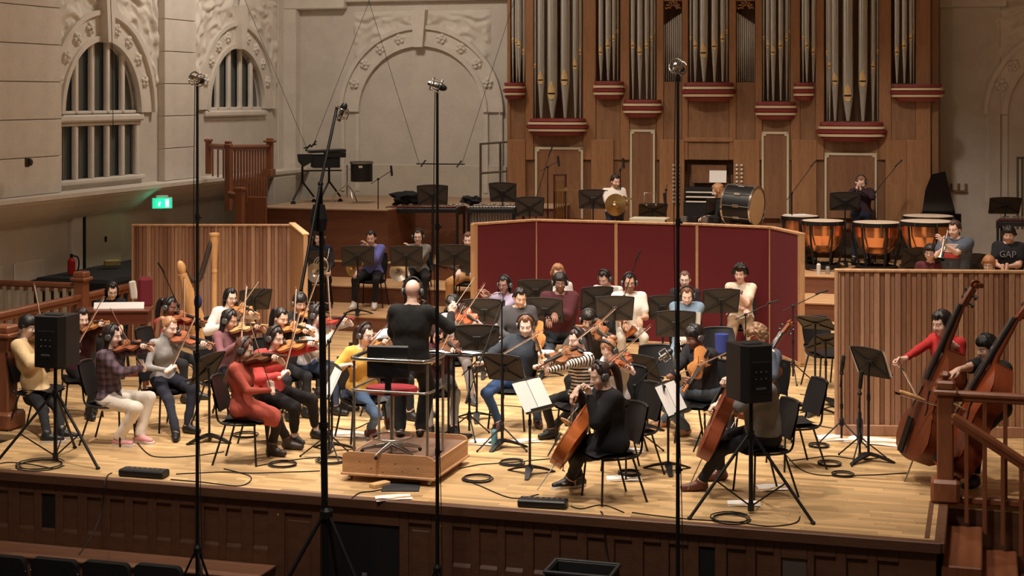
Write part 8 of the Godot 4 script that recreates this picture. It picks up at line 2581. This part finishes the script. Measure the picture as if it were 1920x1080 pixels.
	for x in [567, 617]:
		part(kb, "upright", rod(q.call(x, 310), q.call(x, 342), 0.022), M.black_metal)
		part(kb, "splayed_leg", rod(q.call(x, 340), q.call(x - 20, 372, 0.25), 0.018), M.black_metal)
		part(kb, "splayed_leg", rod(q.call(x, 340), q.call(x + 24, 370, -0.2), 0.018), M.black_metal)
		part(kb, "caster", MB.new().ball(q.call(x - 20, 379, 0.25), Vector3(0.05, 0.055, 0.03), 10), M.black_rubber)
		part(kb, "caster", MB.new().ball(q.call(x + 24, 379, -0.2), Vector3(0.045, 0.055, 0.03), 10), M.black_rubber)
	var tm := thing("tom_drum", "black tom drum on a chrome tripod stand on the tall block", "drum", XF(Vector3(D(678, 380, 29.8).x, 1.75, -29.8)))
	var ty := D(678, 322, 29.8).y - 1.75
	part(tm, "shell", MB.new().lathe([Vector2(0.0, ty - 0.18), Vector2(0.205, ty - 0.18), Vector2(0.205, ty + 0.17), Vector2(0.21, ty + 0.18), Vector2(0, ty + 0.182)], 24), M.black_plastic)
	part(tm, "rim", MB.new().lathe([Vector2(0.212, ty + 0.15), Vector2(0.22, ty + 0.15), Vector2(0.22, ty + 0.19), Vector2(0.21, ty + 0.19)], 24), M.steel)
	part(tm, "badge", MB.new().box(Vector3(0, ty + 0.1, 0.206), Vector3(0.07, 0.04, 0.006)), M.knob_cream)
	part(tm, "stand_pole", rod(Vector3(-0.27, 0.12, 0), Vector3(-0.27, ty + 0.12, 0), 0.014), M.chrome)
	part(tm, "arm", rod(Vector3(-0.27, ty + 0.06, 0), Vector3(-0.18, ty + 0.06, 0), 0.012), M.chrome)
	for k in 3:
		part(tm, "stand_leg", MB.new().tube([Vector3(-0.27, 0.36, 0), Vector3(-0.27 + sin(TAU * k / 3 + 0.5) * 0.2, 0.2, cos(TAU * k / 3 + 0.5) * 0.2), Vector3(-0.27 + sin(TAU * k / 3 + 0.5) * 0.3, 0.02, cos(TAU * k / 3 + 0.5) * 0.3)], 0.012, 6), M.chrome)
	# grand piano lid, far wall
	var gp := thing("grand_piano", "black grand piano with raised lid standing in the far corner beyond the kettledrums", "piano", XF(Vector3(D(1757, 400, 27.5).x, 0.83, -27.5), YAW))
	part(gp, "case", MB.new().prism(PackedVector2Array([Vector2(-0.28, 0), Vector2(0.4, 0), Vector2(0.4, 0.2), Vector2(0.2, 0.26), Vector2(-0.1, 0.26), Vector2(-0.28, 0.2)]), 0.6, 0.9, Transform3D(Basis(Vector3.RIGHT, -PI / 2), Vector3.ZERO)), mat("piano_black", rgb(14, 13, 14), 0.15))
	part(gp, "lid", MB.new().prism(PackedVector2Array([Vector2(-0.26, 0.9), Vector2(0.3, 0.9), Vector2(0.13, 1.62), Vector2(-0.1, 1.56), Vector2(-0.2, 1.3)]), -0.02, 0.0, XF(Vector3(0, 0, -0.2))), M.piano_black)
	for x in [-0.22, 0.34]:
		part(gp, "leg", rod(Vector3(x, 0, -0.1), Vector3(x, 0.6, -0.1), 0.04), M.piano_black)
	part(gp, "leg", rod(Vector3(0.05, 0, -0.2), Vector3(0.05, 0.6, -0.2), 0.04), M.piano_black)
	# wall shelf and plate beyond the organ
	var ws := thing("wall_shelf", "small wooden wall shelf with four pegs beside the organ", "shelf", Transform3D(Basis(Vector3.UP, YAW), S(SP(1790, TB), TB - 0.06, YP(1790, 356, TB))))
	part(ws, "board", MB.new().box(Vector3(0, -0.02, 0), Vector3(0.46, 0.04, 0.1), 0.004), M.organ_wood2)
	for k in 4:
		part(ws, "peg", MB.new().box(Vector3(-0.19 + 0.13 * k, 0.06, 0), Vector3(0.05, 0.12 - 0.04 * float(k == 0), 0.05), 0.006), M.organ_wood2)
	solo("wall_batten", "plain wooden batten fixed to the wall above the small shelf", "batten", MB.new().box(Vector3.ZERO, Vector3(0.53, 0.09, 0.04), 0.005), M.organ_wood2, Transform3D(Basis(Vector3.UP, YAW), S(SP(1789, TB), TB - 0.03, YP(1789, 313, TB))))
	# scaffold frame by the organ's left side
	var sf := thing("scaffold_frame", "grey tube frame standing against the wall beside the organ", "frame", Transform3D())
	var pa := D(901, 400, 30.6)
	for x in [[901, 268], [938, 266]]:
		part(sf, "upright", rod(D(x[0], 430, 30.6), D(x[0], x[1], 30.6), 0.022), mat("tube_grey", rgb(96, 88, 76), 0.4, 0.4))
	for y in [270, 325]:
		part(sf, "cross_tube", rod(D(900, y, 30.6), D(952, y - 4, 30.3), 0.02), M.tube_grey)
	var rl := thing("steel_ladder_frame", "grey steel railing frame at the far side of the hall", "railing", Transform3D())
	for x in [1908, 1917]:
		part(rl, "upright", rod(D(x, 430, 27.5), D(x, 294, 27.5), 0.02), M.tube_grey)
	part(rl, "cross_tube", rod(D(1908, 296, 27.5), D(1940, 296, 27.5), 0.02), M.tube_grey)
	solo("cloth_heap", "dark cloths and headphones heaped on the xylophone", "cloth", heap(1, 0.2), M.black_cloth, XF(D(764, 372, 28.95)))
	solo("cloth_heap", "small dark heap lying between the xylophone and the vibraphone", "cloth", heap(2, 0.13), M.black_cloth, XF(D(882, 376, 28.5)))

func heap(sd: int, r: float) -> MB:
	return MB.new().grid(14, 20, func(i, j):
		var th: float = PI * i / 14.0
		var ph: float = TAU * (j % 20) / 20.0
		var o := Vector3(sin(th) * cos(ph), cos(th), sin(th) * sin(ph))
		var k := 1.0 + 0.9 * noise.get_noise_3d(o.x * 130 + sd * 77, o.y * 130, o.z * 130)
		return o * Vector3(1.3, 0.55, 0.7) * r * k)
func q2(v: Vector3) -> Vector2:
	return Vector2(v.x, v.y)

func make_floor_things() -> void:
	# celesta at the side
	var ce := D(222, 586, 20.6)
	var t := thing("celesta", "wooden keyboard celesta with white pages on top beside the balustrade", "celesta", XF(Vector3(ce.x, 0, ce.z), 0.06))
	var wood := mat("celesta_wood", rgb(104, 52, 36), 0.4, 0, "woodh", Vector3(0.8, 0.8, 0.8))
	part(t, "top_board", MB.new().box(Vector3(0, 1.0, 0), Vector3(0.86, 0.03, 0.4), 0.008), wood)
	part(t, "body", MB.new().box(Vector3(0, 0.91, 0), Vector3(0.8, 0.16, 0.34), 0.01), wood)
	for x in [-0.32, 0.32]:
		for z in [-0.12, 0.12]:
			part(t, "leg", MB.new().tube([Vector3(x * 1.1, 0, z), Vector3(x, 0.9, z)], [0.02, 0.03], 8), wood)
	part(t, "pedal_board", MB.new().box(Vector3(0, 0.16, 0.0), Vector3(0.7, 0.05, 0.05), 0.01), wood)
	var pg := thing("sheet_music", "long spread of white pages standing on the celesta", "sheet music", t.transform * Transform3D(Basis(Vector3.RIGHT, -0.3), Vector3(0, 1.015, 0.02)))
	for k in 3:
		part(pg, "page", MB.new().box(Vector3(-0.2 + 0.21 * k, 0.04, 0.006 * k), Vector3(0.22, 0.085, 0.003)), M.paper)
	# covered flight cases against the left wall, with an extinguisher and a case on them
	solo("covered_cases", "low stack of cases under black cloth against the side wall", "covered cases", MB.new().box(Vector3.ZERO, Vector3(1.3, 1.02, 6.4), 0.05), M.black_cloth, SF(-13.08, 24.2, 0.51))
	var fe := thing("fire_extinguisher", "red fire extinguisher standing on the covered cases by the wall", "fire extinguisher", XF(D(134, 514, 24.4)))
	part(fe, "cylinder", MB.new().lathe([Vector2(0, 0), Vector2(0.06, 0), Vector2(0.06, 0.2), Vector2(0.03, 0.25), Vector2(0, 0.26)], 14), mat("extinguisher_red", rgb(176, 32, 28), 0.3))
	part(fe, "valve", MB.new().box(Vector3(0, 0.28, 0), Vector3(0.04, 0.06, 0.04), 0.006), M.black_metal)
	part(fe, "hose", MB.new().tube(curve([Vector3(0.02, 0.28, 0), Vector3(0.1, 0.26, 0.02), Vector3(0.12, 0.16, 0.02), Vector3(0.1, 0.04, 0.02)], 4), 0.012, 6), M.black_rubber)
	solo("equipment_case", "small olive equipment case lying on the covered cases by the door", "case", MB.new().box(Vector3(0, 0.05, 0), Vector3(0.24, 0.1, 0.14), 0.015), mat("olive", rgb(150, 136, 84), 0.7), XF(D(210, 499, 25.3), 0.4))
	solo("wall_sensor", "round dark sensor on the side wall pier", "sensor", MB.new().ball(Vector3(0, 0, 0.03), Vector3(0.045, 0.055, 0.03), 10).box(Vector3(-0.04, 0, 0), Vector3(0.1, 0.14, 0.03), 0.01), mat("sensor_dark", rgb(60, 44, 38), 0.6), Transform3D(Basis(Vector3(SA, 0, -CA), Vector3.UP, Vector3(CA, 0, SA)), D(54, 304, 23.15)))
	solo("red_chair_cover", "dark red coat hung over a chair back beside the celesta", "coat", MB.new().box(Vector3.ZERO, Vector3(0.2, 0.42, 0.1), 0.05), mat("coat_red", rgb(104, 22, 34), 0.9), XF(D(272, 548, 21.4), 0.2))
	solo("towel", "white towel hung over the rail behind the celesta player", "towel", MB.new().box(Vector3.ZERO, Vector3(0.1, 0.26, 0.05), 0.02, Basis(Vector3.BACK, 0.15)), mat("towel_white", rgb(214, 204, 190), 0.95), XF(D(250, 544, 22.0)))
	# stage boxes at the edge
	for a in [[270, 893, 92, "black multichannel stage box at the edge before the plaid shirt", 0.02], [1018, 950, 92, "black multichannel stage box at the edge below the front cellist", 0.08]]:
		var p := G(a[0], a[1])
		var w: float = a[2] * -p.z / FOC
		var b := thing("stage_box", a[3], "stage box", XF(p + Vector3(0, 0.002, 0), YAW + a[4]), "stage boxes")
		part(b, "case", MB.new().box(Vector3(0, 0.035, 0), Vector3(w, 0.07, 0.16), 0.012), M.black_plastic)
		for k in 8:
			part(b, "socket", MB.new().tube([Vector3(-w * 0.4 + w * 0.115 * k, 0.06, -0.02), Vector3(-w * 0.4 + w * 0.115 * k, 0.074, -0.02)], 0.014, 10), M.steel)
	# papers lying about: [x, y, w, h, turn, label]
	for a in [[738, 934, 0.34, 0.2, 0.5, "white paper hanging over the platform edge before the podium"], [1170, 898, 0.34, 0.22, 0.3, "white sheet lying on the boards behind the front cellist's chair"], [1395, 945, 0.3, 0.2, 0.2, "white sheet lying under the right-hand loudspeaker stand"], [1450, 915, 0.3, 0.24, 0.4, "crumpled white sheets beside the grey-shirted cellist's chair"], [1560, 822, 0.3, 0.3, 0.3, "white sheet on the boards beside the short microphone stands"], [1640, 828, 0.6, 0.36, -0.2, "large white sheet on the boards before the double basses"], [712, 822, 0.3, 0.4, 0.2, "white sheet on the boards beside the podium"], [910, 830, 0.36, 0.3, 0.0, "round white tray-like sheet beside the podium's far corner"], [650, 815, 0.5, 0.3, 0.1, "white sheets on the boards by the yellow sweater's chair"], [1180, 845, 0.3, 0.2, 0.2, "white sheet on the boards near the striped jumper's feet"], [985, 828, 0.3, 0.2, 0.6, "white sheet on the boards under the navy sweater's stand"]]:
		var p := G(a[0], a[1])
		solo("paper", a[5], "paper", MB.new().grid(3, 3, func(i, j): return Vector3(a[2] * (j / 3.0 - 0.5), 0.004 + 0.008 * sin(i * 2.0 + j), a[3] * (i / 3.0 - 0.5))), M.paper, XF(p, YAW + a[4]), "loose papers on the boards")
	solo("organ_paper", "bright white sheet standing on the organ console's music desk", "paper", MB.new().box(Vector3.ZERO, Vector3(0.31, 0.22, 0.004), 0.0, Basis(Vector3.RIGHT, -0.15)), M.paper, SF(SP(1346, 28.86), 28.86, YP(1346, 331, 28.86)))
	solo("drum_paper", "white pages lying on the kettledrum head half hidden by the red screen", "paper", MB.new().box(Vector3.ZERO, Vector3(0.4, 0.012, 0.3), 0.004), M.paper, XF(D(1496, 403, 27.7), 0.3))
	solo("black_folder", "black folder lying under the podium's front edge", "folder", MB.new().box(Vector3(0, 0.006, 0), Vector3(0.36, 0.012, 0.34), 0.004), mat("folder_grey", rgb(40, 40, 44), 0.8), XF(G(752, 914), YAW + 0.3))
	solo("wooden_block", "small pale wooden block beside the black folder", "block", MB.new().box(Vector3(0, 0.02, 0), Vector3(0.09, 0.04, 0.2), 0.006), mat("block_pale", rgb(222, 180, 126), 0.6), XF(G(712, 912), YAW - 0.5))
	# bottles
	for a in [[927, 838, 0.0, 0.24, rgb(90, 140, 156), "blue-green water bottle standing beside the podium"], [1535, 514, 0.83, 0.22, rgb(206, 200, 194), "white plastic bottle on the edge of the high step by the kettledrums"], [1552, 514, 0.83, 0.16, rgb(150, 146, 140), "squat grey bottle on the edge of the high step by the kettledrums"], [1612, 824, 0.0, 0.30, rgb(28, 32, 52), "dark blue bottle standing behind the short microphone stands"], [605, 820, 0.0, 0.2, rgb(196, 90, 90), "pink flask standing by the coral hoodie's feet"]]:
		var p := G(a[0], a[1], a[2])
		var b := thing("bottle", a[5], "bottle", XF(p), "drinking bottles")
		part(b, "body", MB.new().lathe([Vector2(0, 0), Vector2(0.034, 0), Vector2(0.036, a[3] * 0.7), Vector2(0.018, a[3] * 0.82)], 14), mat("bottle_" + a[4].to_html(), a[4], 0.35))
		part(b, "cap", MB.new().lathe([Vector2(0.02, a[3] * 0.82), Vector2(0.02, a[3]), Vector2(0, a[3])], 12), M.black_plastic)
	solo("blue_bin", "blue printed canister standing before the bassoonist's stand", "canister", MB.new().lathe([Vector2(0, 0), Vector2(0.08, 0), Vector2(0.085, 0.22), Vector2(0.0, 0.222)], 18), mat("can_blue", rgb(40, 58, 130), 0.5), XF(D(1353, 660, 19.6)))
	var ch := chair("empty black chair carrying the blue canister beside the denim jacket", Vector3(D(1353, 660, 19.6).x, 0, -19.6), deg_to_rad(0))
	for a in [[688, 640, 622, 19.0, 180, "empty black chair behind the yellow sweater"], [1240, 735, 735, 18.2, 10, "empty black chair beside the viola player with the striped sleeve"], [1180, 850, 850, 15.9, -60, "empty black chair just behind the front cellist"], [1486, 840, 840, 16.2, -75, "empty black chair beside the cellist in the grey shirt"], [1650, 420, 420, 27.9, 0, "empty black chair behind the timpanist"], [1550, 720, 720, 20.6, 20, "empty chair with a grey seat in the gap beside the red screen"]]:
		var p := D(a[0], 700, a[3])
		chair(a[5], Vector3(p.x, 0.83 if a[3] > 27 else 0.0, p.z), deg_to_rad(a[4]))
	# cables
	for a in [["running from the stage box along the platform edge", [[330, 890], [420, 886], [480, 888], [600, 884]]], ["looping beside the stage box near the edge", [[320, 900], [380, 905], [450, 912], [470, 895], [420, 880]]], ["trailing from the plaid shirt's chair", [[250, 822], [275, 850], [300, 858], [360, 856], [420, 848]]], ["curling from the podium's corner to the edge", [[870, 900], [900, 912], [960, 935], [1010, 928]]], ["running from the cellist's stage box", [[1070, 950], [1090, 955], [1130, 948], [1170, 962]]], ["lying along the edge towards the loudspeaker stand", [[1185, 962], [1230, 968], [1300, 975], [1380, 980], [1440, 988], [1490, 982], [1500, 970]]], ["running under the short microphone stands", [[1480, 865], [1520, 860], [1560, 856], [1610, 862], [1660, 858]]], ["sweeping round behind the empty chair to the basses", [[1470, 850], [1500, 880], [1540, 892], [1620, 892], [1700, 888]]], ["by the foot of the slatted screen", [[1500, 790], [1540, 800], [1580, 806], [1640, 812]]], ["lying before the rust dress's boots", [[480, 875], [520, 868], [560, 862], [600, 858]]], ["crossing under the front cellist's stand", [[860, 880], [900, 872], [960, 868], [1020, 862], [1080, 858]]], ["lying over the edge before the podium", [[660, 935], [675, 925], [700, 922], [720, 918]]], ["looping in the gap by the red screen", [[1500, 740], [1540, 748], [1570, 760], [1500, 775]]], ["leading off behind the left loudspeaker stand", [[100, 880], [60, 872], [20, 868], [0, 870]]], ["under the yellow sweater's chair", [[620, 800], [660, 806], [700, 790], [740, 785]]], ["under the navy sweater's stand", [[930, 760], [980, 764], [1040, 770], [1090, 760]]]]:
		var pts := []
		for p in a[1]:
			pts.append(G(p[0], p[1]) + Vector3(0, 0.006, 0))
		cable("thin black cable " + a[0], pts, 0.006)
	for a in [[1535, 838, 0.10, "by the slatted screen's foot"], [1555, 872, 0.11, "between the two short microphone stands"], [1580, 892, 0.10, "under the bass players' music stand"], [895, 900, 0.14, "beside the podium's far corner"], [530, 873, 0.13, "before the rust dress's boots"], [75, 874, 0.22, "under the left loudspeaker"], [620, 866, 0.14, "beside the boom stand by the coral hoodie"], [1370, 975, 0.16, "under the right loudspeaker"], [1180, 890, 0.1, "behind the front cellist's chair"], [460, 818, 0.13, "behind the music stand before the rust dress"], [960, 870, 0.12, "under the navy sweater's stand"], [1490, 760, 0.1, "by the red screen's end post"]]:
		coil("coil of black cable " + a[3], G(a[0], a[1]), a[2])
	cable("cable hanging down the platform face from the stage box", [G(210, 888) + Vector3(0, 0.006, 0), G(202, 893) + Vector3(0, 0.01, 0), D(197, 905, 15.3), D(190, 960, 15.3), D(172, 1005, 15.0), D(148, 1040, 14.8)], 0.006)
	cable("cable hanging down the platform face below the front cellist", [G(1126, 960) + Vector3(0, 0.006, 0), G(1130, 966) + Vector3(0, 0.01, 0), D(1132, 985, 14.25), D(1137, 1040, 14.2), D(1152, 1085, 14.1)], 0.006)
	# hall seats in front of the platform and a crate
	for k in 4:
		var p := D(8 + k * 97.0, 1040 + k * 6.0, 14.1 - k * 0.05)
		var s := thing("hall_seat", ["black padded hall seat at the row's end", "black padded hall seat second in the row below the plaid shirt", "black padded hall seat third in the row below the stage box", "black padded hall seat fourth in the row beside the tall stand"][k], "seat", XF(Vector3(p.x, FLOOR_LOW, p.z), YAW))
		var top: float = p.y - FLOOR_LOW
		part(s, "backrest", MB.new().prism(rounded(0.45, 0.5, 0.05), -0.03, 0.03, Transform3D(Basis(Vector3.RIGHT, 0.1), Vector3(0, top - 0.25, 0))), M.black_cloth)
		part(s, "cushion", MB.new().box(Vector3(0, 0.43, -0.22), Vector3(0.44, 0.08, 0.42), 0.02), M.black_cloth)
		for x in [-0.235, 0.235]:
			part(s, "arm_frame", MB.new().box(Vector3(x, 0.32, -0.12), Vector3(0.02, 0.64, 0.06), 0.004), mat("seat_frame_maroon", rgb(70, 22, 24), 0.5))
			part(s, "frame_bolt", MB.new().ball(Vector3(x, top - 0.12, 0.03), Vector3(0.008, 0.008, 0.008), 6), M.chrome)
	var cr := thing("plastic_crate", "dark slatted plastic crate standing below the platform edge", "crate", XF(Vector3(D(1092, 1066, 13.6).x, 0, -13.6), YAW))
	var cy: float = D(1092, 1066, 13.6).y
	for z in [-0.18, 0.18]:
		part(cr, "crate_wall", MB.new().box(Vector3(0, cy - 0.14, z), Vector3(0.55, 0.28, 0.02), 0.005), mat("crate_dark", rgb(40, 40, 42), 0.6))
	for x in [-0.27, 0.27]:
		part(cr, "crate_end", MB.new().box(Vector3(x, cy - 0.14, 0), Vector3(0.02, 0.28, 0.38), 0.005), M.crate_dark)
	part(cr, "crate_rim", MB.new().box(Vector3(0, cy, 0.19), Vector3(0.58, 0.03, 0.03), 0.006).box(Vector3(0, cy, -0.19), Vector3(0.58, 0.03, 0.03), 0.006).box(Vector3(0.28, cy, 0), Vector3(0.03, 0.03, 0.4), 0.006).box(Vector3(-0.28, cy, 0), Vector3(0.03, 0.03, 0.4), 0.006), M.crate_dark)
	part(cr, "crate_floor", MB.new().box(Vector3(0, cy - 0.28, 0), Vector3(0.55, 0.02, 0.37), 0.0), M.crate_dark)
	part(cr, "trolley", MB.new().box(Vector3(0, (cy - 0.29 + FLOOR_LOW) / 2, 0), Vector3(0.5, cy - 0.29 - FLOOR_LOW, 0.34), 0.02), M.black_plastic)
	speaker("black loudspeaker standing before the man in the cream sweatshirt", 104, 866, 590, 684, 0.36, 165, 0.75)
	speaker("black loudspeaker standing before the cellist in the grey shirt", 1408, 962, 644, 748, 0.32, 200, 0.65)
func _ready() -> void:
	rng.seed = 11
	noise.seed = 3
	noise.frequency = 0.01
	noise.fractal_octaves = 2
	make_view()
	make_materials()
	make_shell()
	make_organ()
	make_screens()
	cast()
	make_podium()
	make_stands()
	make_mics()
	make_orchestra_things()
	var t0 := Time.get_ticks_msec()
	build_people()
	print("people ", Time.get_ticks_msec() - t0)
